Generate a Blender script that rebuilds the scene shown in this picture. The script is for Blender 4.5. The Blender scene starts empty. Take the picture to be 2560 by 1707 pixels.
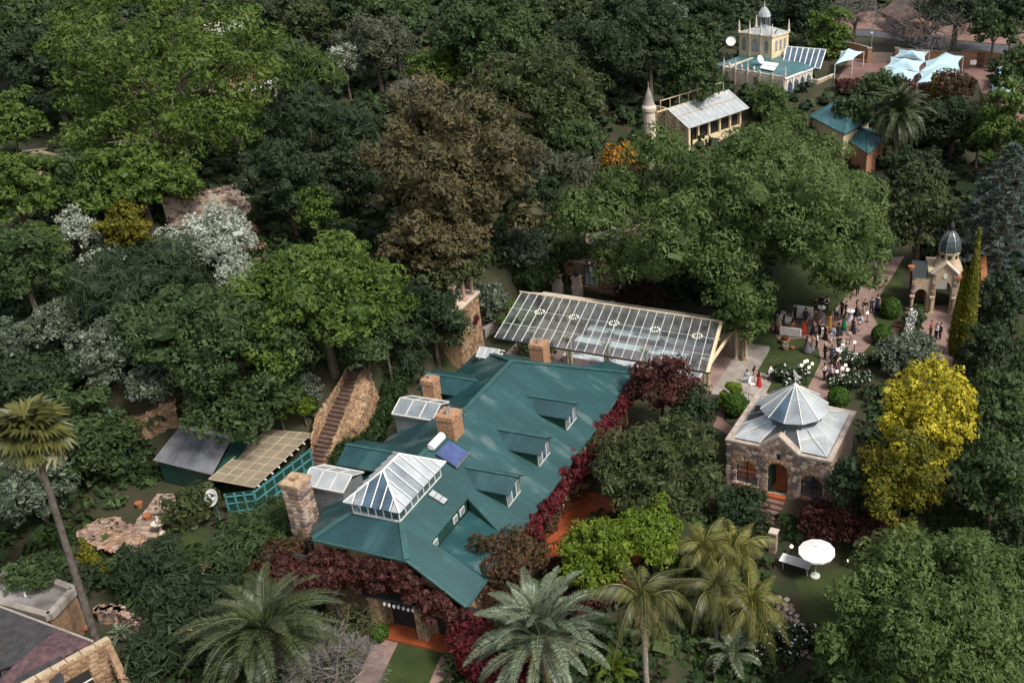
import bpy, math, random
import numpy as np
from mathutils import Vector, Matrix
R = math.radians
random.seed(7); rng = np.random.default_rng(11)
sc = bpy.context.scene
COL = sc.collection

# ------------------------------------------------------------------ camera, sky, sun, exposure
PITCH, HEIGHT, FPX, PCX, PCY = 28.287, 45.0, 2500.0, 1800.0, 853.5      # the photograph is 2560 x 1707
cam_d = bpy.data.cameras.new('camera'); cam = bpy.data.objects.new('camera', cam_d); COL.objects.link(cam)
cam.location = (0, 0, HEIGHT); cam.rotation_euler = (R(90 - PITCH), 0, 0)
cam_d.sensor_width = 36; cam_d.lens = FPX / 2560 * 36; cam_d.shift_x = (1280 - PCX) / 2560
cam_d.clip_start = 0.5; cam_d.clip_end = 1500
sc.camera = cam
SUN_EL, SUN_AZ = 52, 124            # azimuth clockwise from +Y (north)
w = bpy.data.worlds.new('World'); sc.world = w; w.use_nodes = True
wn = w.node_tree.nodes; wl = w.node_tree.links
sky = wn.new('ShaderNodeTexSky'); sky.sky_type = 'NISHITA'; sky.sun_disc = False
sky.sun_elevation = R(SUN_EL); sky.sun_rotation = R(SUN_AZ); sky.air_density = 1.2; sky.dust_density = 3.0; sky.ozone_density = 1.0
bg = wn['Background']; bg.inputs[1].default_value = 0.12
hsv = wn.new('ShaderNodeHueSaturation'); hsv.inputs['Saturation'].default_value = 0.38
wl.new(sky.outputs[0], hsv.inputs['Color']); wl.new(hsv.outputs[0], bg.inputs[0])
sd = bpy.data.lights.new('sun', 'SUN'); sun = bpy.data.objects.new('sun', sd); COL.objects.link(sun)
sd.energy = 3.0; sd.angle = R(11); sd.color = (1.0, 0.95, 0.88)
_d = Vector((math.sin(R(SUN_AZ)) * math.cos(R(SUN_EL)), math.cos(R(SUN_AZ)) * math.cos(R(SUN_EL)), math.sin(R(SUN_EL))))
sun.rotation_euler = _d.to_track_quat('Z', 'Y').to_euler(); sun.location = (60, 60, 120)
sc.view_settings.view_transform = 'Standard'; sc.view_settings.look = 'None'
sc.view_settings.exposure = 0.4; sc.view_settings.gamma = 1.0; sc.view_settings.use_curve_mapping = False
sc.cycles.use_denoising = True
sc.cycles.max_bounces = 8; sc.cycles.diffuse_bounces = 3; sc.cycles.glossy_bounces = 3
sc.cycles.transparent_max_bounces = 24; sc.cycles.transmission_bounces = 4

# ------------------------------------------------------------------ terrain and pixel -> place
CONT = [(-260, 20), (-75, 50), (-60, 57), (-48, 63), (-37, 62.5), (-31.2, 64.2), (-27.6, 68), (-24, 77), (-19, 91), (-12, 100), (-4, 105), (8, 107), (28, 109), (60, 108), (300, 100)]
def sm(t):
    t = min(1.0, max(0.0, t)); return t * t * (3 - 2 * t)
def sdist(x, y):
    best, sg = 1e9, 1
    for (ax, ay), (bx, by) in zip(CONT, CONT[1:]):
        dx, dy = bx - ax, by - ay
        t = max(0, min(1, ((x - ax) * dx + (y - ay) * dy) / (dx * dx + dy * dy)))
        qx, qy = ax + t * dx, ay + t * dy
        d = math.hypot(x - qx, y - qy)
        if d < best:
            best = d; sg = 1 if dx * (y - ay) - dy * (x - ax) > 0 else -1
    return best * sg
def terr(x, y):
    d = sdist(x, y); h = 0.0
    if d > 0:
        k = sm((x + 18) / 26)                      # 0 on the wooded left hill, 1 on the right
        A = 5.2 * (1 - k) + 2.6 * k; wd = 3.6 + 10 * k
        h = A * sm(d / wd)
        e = max(0, d - wd)
        h += (0.13 * min(e, 90)) * (1 - k) + (0.30 * min(e, 22) + 0.05 * max(0, min(e - 22, 80))) * k
    ly = 61.35 - 0.384 * (x - 0.5) - 0.25
    h -= 2.2 * sm((ly - y) / 3.0) * sm((x + 4) / 4)
    return h
CP, SP = math.cos(R(PITCH)), math.sin(R(PITCH))
def ray(px, py):
    a, b = px - PCX, PCY - py
    return Vector((a, FPX * CP + b * SP, -FPX * SP + b * CP)) / FPX      # per metre of depth
def atz(px, py, z):
    r = ray(px, py); return Vector((0, 0, HEIGHT)) + r * ((z - HEIGHT) / r.z)
def at(px, py, dz=0.0):
    """where the line of sight meets the ground raised by dz"""
    r = ray(px, py); t = 25.0; step = 1.5; O = Vector((0, 0, HEIGHT))
    while t < 420:
        p = O + r * t
        if p.z <= terr(p.x, p.y) + dz:
            lo, hi = t - step, t
            for _ in range(14):
                m = (lo + hi) / 2; p = O + r * m
                if p.z <= terr(p.x, p.y) + dz: hi = m
                else: lo = m
            return O + r * hi
        t += step
    return O + r * t
def depth(p): return (p[1] * CP - (p[2] - HEIGHT) * SP)
def ppm(p): return FPX / depth(p)

# ------------------------------------------------------------------ materials
def newmat(n):
    m = bpy.data.materials.new(n); m.use_nodes = True; t = m.node_tree
    return m, t.nodes, t.links, t.nodes['Principled BSDF']
def mat(n, c, r=0.8, var=0.18, scale=1.5, c2=None, bump=0.0, bscale=12, metal=0.0, spec=0.4, detail=5, emit=None):
    m, N, L, b = newmat(n)
    b.inputs['Roughness'].default_value = r; b.inputs['Metallic'].default_value = metal; b.inputs['Specular IOR Level'].default_value = spec
    tc = N.new('ShaderNodeTexCoord')
    if var or c2:
        nz = N.new('ShaderNodeTexNoise'); nz.inputs['Scale'].default_value = scale; nz.inputs['Detail'].default_value = detail
        L.new(tc.outputs['Object'], nz.inputs['Vector'])
        rp = N.new('ShaderNodeValToRGB'); L.new(nz.outputs[0], rp.inputs[0])
        lo = c2 if c2 else tuple(x * (1 - var) for x in c); hi = c if c2 else tuple(min(1, x * (1 + var)) for x in c)
        rp.color_ramp.elements[0].color = (*lo, 1); rp.color_ramp.elements[0].position = 0.34
        rp.color_ramp.elements[1].color = (*hi, 1); rp.color_ramp.elements[1].position = 0.66
        L.new(rp.outputs[0], b.inputs['Base Color'])
    else:
        b.inputs['Base Color'].default_value = (*c, 1)
    if bump:
        n2 = N.new('ShaderNodeTexNoise'); n2.inputs['Scale'].default_value = bscale; n2.inputs['Detail'].default_value = 6
        L.new(tc.outputs['Object'], n2.inputs['Vector'])
        bp = N.new('ShaderNodeBump'); bp.inputs['Strength'].default_value = bump; bp.inputs['Distance'].default_value = 0.05
        L.new(n2.outputs[0], bp.inputs['Height']); L.new(bp.outputs[0], b.inputs['Normal'])
    if emit:
        b.inputs['Emission Color'].default_value = (*c, 1); b.inputs['Emission Strength'].default_value = emit
    return m
def roofmat(n, c, axis, c2, per=0.14, sheets=(2.6, 0.8)):
    """painted corrugated iron: ribs run down the slope, sheets differ a little, chalky worn patches"""
    m, N, L, b = newmat(n)
    b.inputs['Roughness'].default_value = 0.42; b.inputs['Specular IOR Level'].default_value = 0.5
    tc = N.new('ShaderNodeTexCoord')
    wv = N.new('ShaderNodeTexWave'); wv.bands_direction = axis; wv.inputs['Scale'].default_value = 0.314 / per; wv.inputs['Distortion'].default_value = 0
    L.new(tc.outputs['Object'], wv.inputs['Vector'])
    bp = N.new('ShaderNodeBump'); bp.inputs['Strength'].default_value = 0.55; bp.inputs['Distance'].default_value = 0.03
    L.new(wv.outputs['Fac'], bp.inputs['Height']); L.new(bp.outputs[0], b.inputs['Normal'])
    mp = N.new('ShaderNodeMapping'); L.new(tc.outputs['Object'], mp.inputs[0])
    br = N.new('ShaderNodeTexBrick'); br.inputs['Scale'].default_value = 1
    br.inputs['Color1'].default_value = (0.42, 0.42, 0.42, 1); br.inputs['Color2'].default_value = (0.62, 0.62, 0.62, 1); br.inputs['Mortar'].default_value = (0.3, 0.3, 0.3, 1)
    br.inputs['Mortar Size'].default_value = 0.012
    br.inputs['Brick Width'].default_value = sheets[1] if axis == 'X' else sheets[0]; br.inputs['Row Height'].default_value = sheets[0] if axis == 'X' else sheets[1]
    L.new(mp.outputs[0], br.inputs['Vector'])
    nz = N.new('ShaderNodeTexNoise'); nz.inputs['Scale'].default_value = 0.55; nz.inputs['Detail'].default_value = 7; nz.inputs['Roughness'].default_value = 0.62
    mp2 = N.new('ShaderNodeMapping'); mp2.inputs['Scale'].default_value = (1.6, 0.5, 1) if axis == 'X' else (0.5, 1.6, 1)
    L.new(tc.outputs['Object'], mp2.inputs[0]); L.new(mp2.outputs[0], nz.inputs['Vector'])
    ad = N.new('ShaderNodeMath'); ad.operation = 'ADD'; L.new(nz.outputs[0], ad.inputs[0]); L.new(br.outputs['Color'], ad.inputs[1])
    rp = N.new('ShaderNodeValToRGB'); L.new(ad.outputs[0], rp.inputs[0])
    e = rp.color_ramp.elements
    e[0].position = 0.72; e[0].color = (*[x * 0.7 for x in c], 1); e[1].position = 1.0; e[1].color = (*c, 1)
    q = e.new(1.2); q = rp.color_ramp.elements[-1]; q.position = 1.0
    rp.color_ramp.elements[1].position = 0.9; rp.color_ramp.elements[1].color = (*c, 1); q.color = (*c2, 1)
    mu = N.new('ShaderNodeMath'); mu.operation = 'MULTIPLY'; mu.inputs[1].default_value = 0.82; L.new(ad.outputs[0], mu.inputs[0]); L.new(mu.outputs[0], rp.inputs[0])
    rw = N.new('ShaderNodeMath'); rw.operation = 'MULTIPLY_ADD'; rw.inputs[1].default_value = 0.22; rw.inputs[2].default_value = 0.88; L.new(wv.outputs['Fac'], rw.inputs[0])
    mx = N.new('ShaderNodeMixRGB'); mx.blend_type = 'MULTIPLY'; mx.inputs[0].default_value = 1; L.new(rp.outputs[0], mx.inputs[1]); L.new(rw.outputs[0], mx.inputs[2])
    L.new(mx.outputs[0], b.inputs['Base Color'])
    return m
def glass(n, milk, c=(0.8, 0.84, 0.88), gloss=0.25, clear=(0.85, 0.9, 0.92), scale=0.8):
    """window or roof glass: see-through share, dusty milky share (patchy), sky reflection"""
    m = bpy.data.materials.new(n); m.use_nodes = True; N = m.node_tree.nodes; L = m.node_tree.links
    N.remove(N['Principled BSDF']); out = N['Material Output']
    tr = N.new('ShaderNodeBsdfTransparent'); tr.inputs[0].default_value = (*clear, 1)
    df = N.new('ShaderNodeBsdfDiffuse'); df.inputs[0].default_value = (*c, 1)
    gl = N.new('ShaderNodeBsdfGlossy'); gl.inputs['Roughness'].default_value = 0.06
    tc = N.new('ShaderNodeTexCoord'); nz = N.new('ShaderNodeTexNoise'); nz.inputs['Scale'].default_value = scale; nz.inputs['Detail'].default_value = 6
    L.new(tc.outputs['Object'], nz.inputs['Vector'])
    mr = N.new('ShaderNodeMapRange'); mr.inputs[1].default_value = 0.3; mr.inputs[2].default_value = 0.7
    sp_ = min(.2, milk * .8); mr.inputs[3].default_value = max(0, milk - sp_); mr.inputs[4].default_value = min(1, milk + sp_); L.new(nz.outputs[0], mr.inputs[0])
    m1 = N.new('ShaderNodeMixShader'); L.new(mr.outputs[0], m1.inputs[0]); L.new(tr.outputs[0], m1.inputs[1]); L.new(df.outputs[0], m1.inputs[2])
    lw = N.new('ShaderNodeLayerWeight'); lw.inputs[0].default_value = 0.3
    mu = N.new('ShaderNodeMath'); mu.operation = 'MULTIPLY_ADD'; mu.inputs[1].default_value = 0.8; mu.inputs[2].default_value = gloss * 0.5; L.new(lw.outputs['Facing'], mu.inputs[0])
    mu2 = N.new('ShaderNodeMath'); mu2.operation = 'MULTIPLY'; mu2.inputs[1].default_value = gloss * 2; L.new(mu.outputs[0], mu2.inputs[0])
    m2 = N.new('ShaderNodeMixShader'); L.new(mu2.outputs[0], m2.inputs[0]); L.new(m1.outputs[0], m2.inputs[1]); L.new(gl.outputs[0], m2.inputs[2])
    L.new(m2.outputs[0], out.inputs[0])
    return m
def leafmat(n, a, b_, c, trans=0.25, spec=0.25, rough=0.6):
    """foliage: every leaf takes its own hue between three leaf colours"""
    m, N, L, b = newmat(n); out = N['Material Output']
    at_ = N.new('ShaderNodeAttribute'); at_.attribute_name = 'tint'
    rp = N.new('ShaderNodeValToRGB'); L.new(at_.outputs['Fac'], rp.inputs[0])
    e = rp.color_ramp.elements; e[0].color = (*a, 1); e[0].position = 0.1; e[1].color = (*c, 1); e[1].position = 0.95
    q = e.new(0.55); q.color = (*b_, 1)
    L.new(rp.outputs[0], b.inputs['Base Color']); b.inputs['Roughness'].default_value = rough; b.inputs['Specular IOR Level'].default_value = spec
    tl = N.new('ShaderNodeBsdfTranslucent'); L.new(rp.outputs[0], tl.inputs[0])
    mx = N.new('ShaderNodeMixShader'); mx.inputs[0].default_value = trans
    L.new(b.outputs[0], mx.inputs[1]); L.new(tl.outputs[0], mx.inputs[2]); L.new(mx.outputs[0], out.inputs[0])
    return m

# ------------------------------------------------------------------ mesh building
class MB:
    def __init__(s): s.v = []; s.f = []
    def add(s, vs, fs):
        o = len(s.v); s.v += [tuple(p) for p in vs]; s.f += [tuple(i + o for i in f) for f in fs]; return s
    def box(s, c, d, rz=0.0, tilt=None):
        hx, hy, hz = d[0] / 2, d[1] / 2, d[2] / 2; ca, sa = math.cos(rz), math.sin(rz)
        vs = []
        for z in (-hz, hz):
            for x, y in ((-hx, -hy), (hx, -hy), (hx, hy), (-hx, hy)):
                p = Vector((x, y, z))
                if tilt is not None: p = tilt @ p
                vs.append((c[0] + p.x * ca - p.y * sa, c[1] + p.x * sa + p.y * ca, c[2] + p.z))
        return s.add(vs, [(3, 2, 1, 0), (4, 5, 6, 7), (0, 1, 5, 4), (1, 2, 6, 5), (2, 3, 7, 6), (3, 0, 4, 7)])
    def bb(s, x0, x1, y0, y1, z0, z1): return s.box(((x0 + x1) / 2, (y0 + y1) / 2, (z0 + z1) / 2), (x1 - x0, y1 - y0, z1 - z0))
    def bar(s, p, q, w, h=None):
        p, q = Vector(p), Vector(q); h = h or w; d = q - p; L = d.length
        if L < 1e-6: return s
        d = d / L; up = Vector((0, 0, 1)) if abs(d.z) < 0.95 else Vector((1, 0, 0))
        a = d.cross(up).normalized() * w / 2; b = a.normalized().cross(d).normalized() * h / 2
        vs = [p - a - b, p + a - b, p + a + b, p - a + b, q - a - b, q + a - b, q + a + b, q - a + b]
        return s.add(vs, [(3, 2, 1, 0), (4, 5, 6, 7), (0, 1, 5, 4), (1, 2, 6, 5), (2, 3, 7, 6), (3, 0, 4, 7)])
    def slab(s, pts, t=0.08, dirn=(0, 0, -1)):
        n = len(pts); d = Vector(dirn) * t
        a = [Vector(p) for p in pts]; b = [p + d for p in a]
        return s.add(a + b, [tuple(range(n)), tuple(range(2 * n - 1, n - 1, -1))] + [(i, i + n, (i + 1) % n + n, (i + 1) % n) for i in range(n)])
    def prism(s, poly, z0, z1):
        n = len(poly)
        return s.add([(x, y, z0) for x, y in poly] + [(x, y, z1) for x, y in poly],
                     [tuple(range(n - 1, -1, -1)), tuple(range(n, 2 * n))] + [(i, (i + 1) % n, (i + 1) % n + n, i + n) for i in range(n)])
    def tube(s, pts, rad, n=8, cap=True):
        pts = [Vector(p) for p in pts]; rad = rad if hasattr(rad, '__len__') else [rad] * len(pts); o = len(s.v)
        for i, p in enumerate(pts):
            d = (pts[min(i + 1, len(pts) - 1)] - pts[max(i - 1, 0)]).normalized()
            up = Vector((0, 0, 1)) if abs(d.z) < 0.9 else Vector((1, 0, 0))
            a = d.cross(up).normalized(); b = a.cross(d)
            for k in range(n):
                t = 2 * math.pi * k / n; s.v.append(tuple(p + (a * math.cos(t) + b * math.sin(t)) * rad[i]))
        for i in range(len(pts) - 1):
            for k in range(n):
                s.f.append((o + i * n + k, o + i * n + (k + 1) % n, o + (i + 1) * n + (k + 1) % n, o + (i + 1) * n + k))
        if cap:
            s.f.append(tuple(o + k for k in range(n - 1, -1, -1))); s.f.append(tuple(o + (len(pts) - 1) * n + k for k in range(n)))
        return s
    def lathe(s, prof, c=(0, 0, 0), n=12, ph=0.0):
        o = len(s.v)
        for r, z in prof:
            for k in range(n):
                t = 2 * math.pi * k / n + ph; s.v.append((c[0] + r * math.cos(t), c[1] + r * math.sin(t), c[2] + z))
        for i in range(len(prof) - 1):
            for k in range(n):
                s.f.append((o + i * n + k, o + i * n + (k + 1) % n, o + (i + 1) * n + (k + 1) % n, o + (i + 1) * n + k))
        s.f.append(tuple(o + k for k in range(n - 1, -1, -1))); s.f.append(tuple(o + (len(prof) - 1) * n + k for k in range(n)))
        return s
    def ball(s, c, r, n=10, m=6, sq=1.0):
        return s.lathe([(max(1e-3, r * math.sin(math.pi * i / m)), -r * sq * math.cos(math.pi * i / m)) for i in range(m + 1)], c, n)
    def mesh(s, name, m=None, smooth=False):
        me = bpy.data.meshes.new(name); me.from_pydata(s.v, [], s.f)
        if m: me.materials.append(m)
        if smooth: me.shade_smooth()
        return me
    def build(s, name, m, parent=None, smooth=False, **kw): return inst(name, s.mesh(name, m, smooth), parent, **kw)
def inst(name, me, parent=None, loc=None, rz=None, scale=None, rot=None, label=None, kind=None):
    o = bpy.data.objects.new(name, me); COL.objects.link(o)
    if parent: o.parent = parent
    if loc is not None: o.location = loc
    if rot is not None: o.rotation_euler = rot
    elif rz is not None: o.rotation_euler = (0, 0, rz)
    if scale is not None: o.scale = scale if hasattr(scale, '__len__') else (scale,) * 3
    if label: o['label'] = label
    if kind: o['kind'] = kind
    return o
def tag(o, label, cat, group=None):
    o['label'] = label; o['category'] = cat
    if group: o['group'] = group
    return o
def thing(name, label, cat, loc=(0, 0, 0), rz=0.0, group=None):
    o = bpy.data.objects.new(name, None); COL.objects.link(o); o.location = loc; o.rotation_euler = (0, 0, rz); o.empty_display_size = 0.3
    return tag(o, label, cat, group)
def copy_tree(o, parent=None):
    c = o.copy(); COL.objects.link(c)
    if parent: c.parent = parent
    for ch in [x for x in KIDS.get(o.name, [])]: copy_tree(ch, c)
    return c
KIDS = {}
def index_kids(root):
    st = [root]
    while st:
        o = st.pop(); KIDS[o.name] = list(o.children); st += o.children
M = {}
M['roof_x'] = roofmat('teal_iron_x', (0.014, 0.068, 0.072), 'X', (0.068, 0.120, 0.118))
M['roof_y'] = roofmat('teal_iron_y', (0.015, 0.062, 0.070), 'Y', (0.03, 0.085, 0.088))
M['teal_trim'] = mat('teal_trim', (0.035, 0.095, 0.092), 0.5)
M['green_board'] = mat('dark_green_board', (0.012, 0.05, 0.035), 0.6)
M['blue_roof'] = roofmat('blue_green_iron', (0.05, 0.15, 0.17), 'X', (0.10, 0.21, 0.23), 0.35)
M['brick'] = mat('brick', (0.42, 0.22, 0.12), 0.9, c2=(0.25, 0.12, 0.07), scale=3, bump=0.5)
M['brick_l'] = mat('pale_brick', (0.50, 0.29, 0.16), 0.9, c2=(0.20, 0.10, 0.06), scale=7, bump=0.5)
M['mortar'] = mat('mortar', (0.42, 0.34, 0.27), 0.95, bump=0.4)
for i, cc in enumerate([(0.33, 0.24, 0.19), (0.20, 0.13, 0.105), (0.46, 0.37, 0.31), (0.13, 0.11, 0.105), (0.36, 0.22, 0.145)]):
    M['stone%d' % i] = mat('rough_stone_%s' % 'abcde'[i], cc, 0.92, 0.35, 3, bump=0.8, bscale=9)
for i, cc in enumerate([(0.36, 0.235, 0.135), (0.29, 0.175, 0.10), (0.39, 0.27, 0.17), (0.22, 0.135, 0.08)]):
    M['tan%d' % i] = mat('tan_stone_%s' % 'abcd'[i], cc, 0.92, 0.3, 3, bump=0.8, bscale=9)
M['sand'] = mat('sandstone', (0.50, 0.40, 0.27), 0.9, c2=(0.36, 0.27, 0.18), scale=1.2, bump=0.3)
M['cream'] = mat('cream_plaster', (0.74, 0.60, 0.38), 0.85, c2=(0.60, 0.47, 0.29), scale=0.9, bump=0.15)
M['cap_stone'] = mat('weathered_cap_stone', (0.48, 0.40, 0.34), 0.9, c2=(0.30, 0.24, 0.20), scale=1.6, bump=0.3)
M['cream_l'] = mat('pale_plaster', (0.68, 0.58, 0.48), 0.85, c2=(0.52, 0.43, 0.34), scale=0.8, bump=0.2)
M['white'] = mat('white_paint', (0.78, 0.77, 0.75), 0.5, 0.05)
M['cloth'] = mat('white_cloth', (0.80, 0.78, 0.76), 0.85, 0.06, 4)
M['cloth_pink'] = mat('rose_cloth', (0.55, 0.40, 0.40), 0.85, 0.1, 4)
M['grey_metal'] = mat('grey_metal', (0.35, 0.36, 0.36), 0.4, 0.1, metal=0.6)
M['frame_w'] = mat('pale_frame', (0.62, 0.60, 0.55), 0.5, 0.1)
M['frame_d'] = mat('dark_frame', (0.03, 0.035, 0.035), 0.5, 0.1)
M['black'] = mat('black_iron', (0.012, 0.012, 0.013), 0.5, 0.1)
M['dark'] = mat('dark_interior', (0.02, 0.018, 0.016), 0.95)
M['red_floor'] = mat('red_polished_floor', (0.38, 0.10, 0.036), 0.45, c2=(0.28, 0.066, 0.025), scale=1.1)
M['terra'] = mat('terracotta', (0.33, 0.12, 0.05), 0.85, 0.2, 4)
M['concrete'] = mat('concrete', (0.36, 0.32, 0.28), 0.9, c2=(0.22, 0.19, 0.165), scale=0.9, bump=0.3)
M['bark'] = mat('bark', (0.13, 0.10, 0.075), 0.95, 0.35, 4, bump=0.8)
M['bark_pale'] = mat('pale_bark', (0.26, 0.22, 0.18), 0.95, 0.3, 4, bump=0.6)
M['palm_bark'] = mat('palm_bark', (0.075, 0.062, 0.053), 0.95, 0.35, 3, bump=0.8)
M['soil'] = mat('leaf_litter_soil', (0.050, 0.040, 0.022), 0.95, c2=(0.020, 0.032, 0.010), scale=0.45, bump=0.8, bscale=4)
M['lawn'] = mat('lawn_turf', (0.046, 0.064, 0.015), 0.95, c2=(0.026, 0.043, 0.010), scale=0.7, bump=0.9, bscale=30)
M['paving'] = mat('brick_paving', (0.30, 0.20, 0.165), 0.9, c2=(0.21, 0.135, 0.115), scale=1.4, bump=0.4)
M['paver_red'] = mat('red_paving', (0.21, 0.12, 0.10), 0.9, c2=(0.13, 0.075, 0.065), scale=0.5, bump=0.4)
M['asphalt'] = mat('asphalt', (0.075, 0.075, 0.085), 0.9, 0.2)
M['dirt'] = mat('red_dirt', (0.24, 0.145, 0.115), 0.95, c2=(0.17, 0.10, 0.08), scale=0.3, bump=0.4)
M['gl_clear'] = glass('clear_glass', 0.04, gloss=.06)
M['gl_dusty'] = glass('dusty_glass', 0.42, (0.42, 0.46, 0.49))
M['gl_milk'] = glass('milky_glass', 0.72, (0.50, 0.53, 0.54))
M['gl_frost'] = glass('frosted_glass', 0.92, (0.74, 0.78, 0.80), .1)
M['gl_blue'] = glass('blue_glass', 0.35, (0.16, 0.26, 0.36), 0.3, (0.45, 0.6, 0.72))
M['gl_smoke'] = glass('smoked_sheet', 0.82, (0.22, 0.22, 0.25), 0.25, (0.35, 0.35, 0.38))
M['gl_tan'] = glass('weathered_sheet', 0.9, (0.27, 0.23, 0.17), 0.12, (0.4, 0.36, 0.28))
M['bulb'] = mat('lit_globe', (1.0, 0.86, 0.58), 0.4, 0, emit=2.2)
M['lamp_white'] = mat('lit_white_globe', (1.0, 0.95, 0.85), 0.4, 0, emit=1.0)
M['water'] = mat('dark_water', (0.010, 0.013, 0.018), 0.15, 0, spec=0.25)
M['teal_post'] = mat('teal_painted_timber', (0.08, 0.24, 0.25), 0.6, 0.15)
M['tent'] = mat('pale_blue_shade_cloth', (0.42, 0.58, 0.64), 0.8, c2=(0.36, 0.52, 0.58), scale=0.5)
STONES = [M['stone%d' % i] for i in range(5)]; TANS = [M['tan%d' % i] for i in range(4)]

def rock_mesh(name, m, seed):
    """a rough block of unit size with knocked-off corners"""
    r = random.Random(seed); vs = []
    for z in (-0.5, 0.5):
        for k in range(6):
            t = 2 * math.pi * k / 6 + r.uniform(-.22, .22); a = 0.62 * r.uniform(.86, 1.08)
            vs.append((max(-.5, min(.5, a * math.cos(t))), z * (1 if z < 0 else r.uniform(.8, 1.05)), max(-.5, min(.5, a * math.sin(t)))))
    b = MB(); b.add(vs, [(0, 1, 2, 3, 4, 5), (11, 10, 9, 8, 7, 6)] + [((i + 1) % 6, i, i + 6, (i + 1) % 6 + 6) for i in range(6)])
    return b.mesh(name, m)
ROCKS = [rock_mesh('stone', m, i) for i, m in enumerate(STONES * 2)]
TROCKS = [rock_mesh('stone', m, i + 50) for i, m in enumerate(TANS * 2)]
def stones_on(parent, x0, x1, z0, z1, y, skip=lambda x, z: False, rocks=ROCKS, hs=(0.24, 0.4), ws=(0.28, 0.62), th=0.14, rot=None, frame=None, limit=300, name='stone'):
    """lay rough stones over a wall face in the plane y = const (facing -y), one object each"""
    n = 0; z = z0
    while z < z1 - 0.08 and n < limit:
        h = min(random.uniform(*hs), z1 - z); x = x0 - random.uniform(0, .15)
        while x < x1 - 0.05 and n < limit:
            ww = min(random.uniform(*ws), x1 - x + .05)
            cx, cz = x + ww / 2, z + h / 2
            if not skip(cx, cz) and ww > 0.12:
                o = inst(name, random.choice(rocks), parent, (cx, y + random.uniform(-.012, .025), cz), scale=(ww * .96, th, h * .96), rot=(0, random.uniform(-.06, .06), 0))
                n += 1
            x += ww
        z += h
    return n
# ------------------------------------------------------------------ foliage
def _ico():
    t = (1 + 5 ** .5) / 2
    v = np.array([(-1, t, 0), (1, t, 0), (-1, -t, 0), (1, -t, 0), (0, -1, t), (0, 1, t), (0, -1, -t), (0, 1, -t), (t, 0, -1), (t, 0, 1), (-t, 0, -1), (-t, 0, 1)], float)
    v /= np.linalg.norm(v[0])
    f = [(0, 11, 5), (0, 5, 1), (0, 1, 7), (0, 7, 10), (0, 10, 11), (1, 5, 9), (5, 11, 4), (11, 10, 2), (10, 7, 6), (7, 1, 8), (3, 9, 4), (3, 4, 2), (3, 2, 6), (3, 6, 8), (3, 8, 9), (4, 9, 5), (2, 4, 11), (6, 2, 10), (8, 6, 7), (9, 8, 1)]
    vs = [tuple(p) for p in v]; mid = {}; out = []
    def m(a, b):
        k = (min(a, b), max(a, b))
        if k not in mid:
            p = np.array(vs[a]) + np.array(vs[b]); vs.append(tuple(p / np.linalg.norm(p))); mid[k] = len(vs) - 1
        return mid[k]
    for a, b, c in f:
        x, y, z = m(a, b), m(b, c), m(c, a); out += [(a, x, z), (x, b, y), (z, y, c), (x, y, z)]
    return np.array(vs), np.array(out)
ICO_V, ICO_F = _ico()
def unit(a): return a / np.maximum(1e-9, np.linalg.norm(a, axis=-1, keepdims=True))
def quads_mesh(name, P, tint, m, tris=None, ttint=None):
    """P: (n,4,3) leaf quads, tris: (k,3,3) extra triangles -> one mesh with a per-leaf 'tint'"""
    n = len(P); k = 0 if tris is None else len(tris)
    co = P.reshape(-1, 3) if not k else np.vstack([P.reshape(-1, 3), tris.reshape(-1, 3)])
    me = bpy.data.meshes.new(name)
    me.vertices.add(len(co)); me.vertices.foreach_set('co', co.astype(np.float32).ravel())
    me.loops.add(n * 4 + k * 3); me.loops.foreach_set('vertex_index', np.arange(n * 4 + k * 3, dtype=np.int32))
    me.polygons.add(n + k)
    me.polygons.foreach_set('loop_start', np.concatenate([np.arange(n) * 4, n * 4 + np.arange(k) * 3]).astype(np.int32))
    me.polygons.foreach_set('loop_total', np.concatenate([np.full(n, 4), np.full(k, 3)]).astype(np.int32))
    at_ = me.attributes.new('tint', 'FLOAT', 'FACE')
    t = tint if not k else np.concatenate([tint, ttint]); at_.data.foreach_set('value', t.astype(np.float32))
    me.materials.append(m); me.update(); me.validate(clean_customdata=False)
    return me
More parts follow.
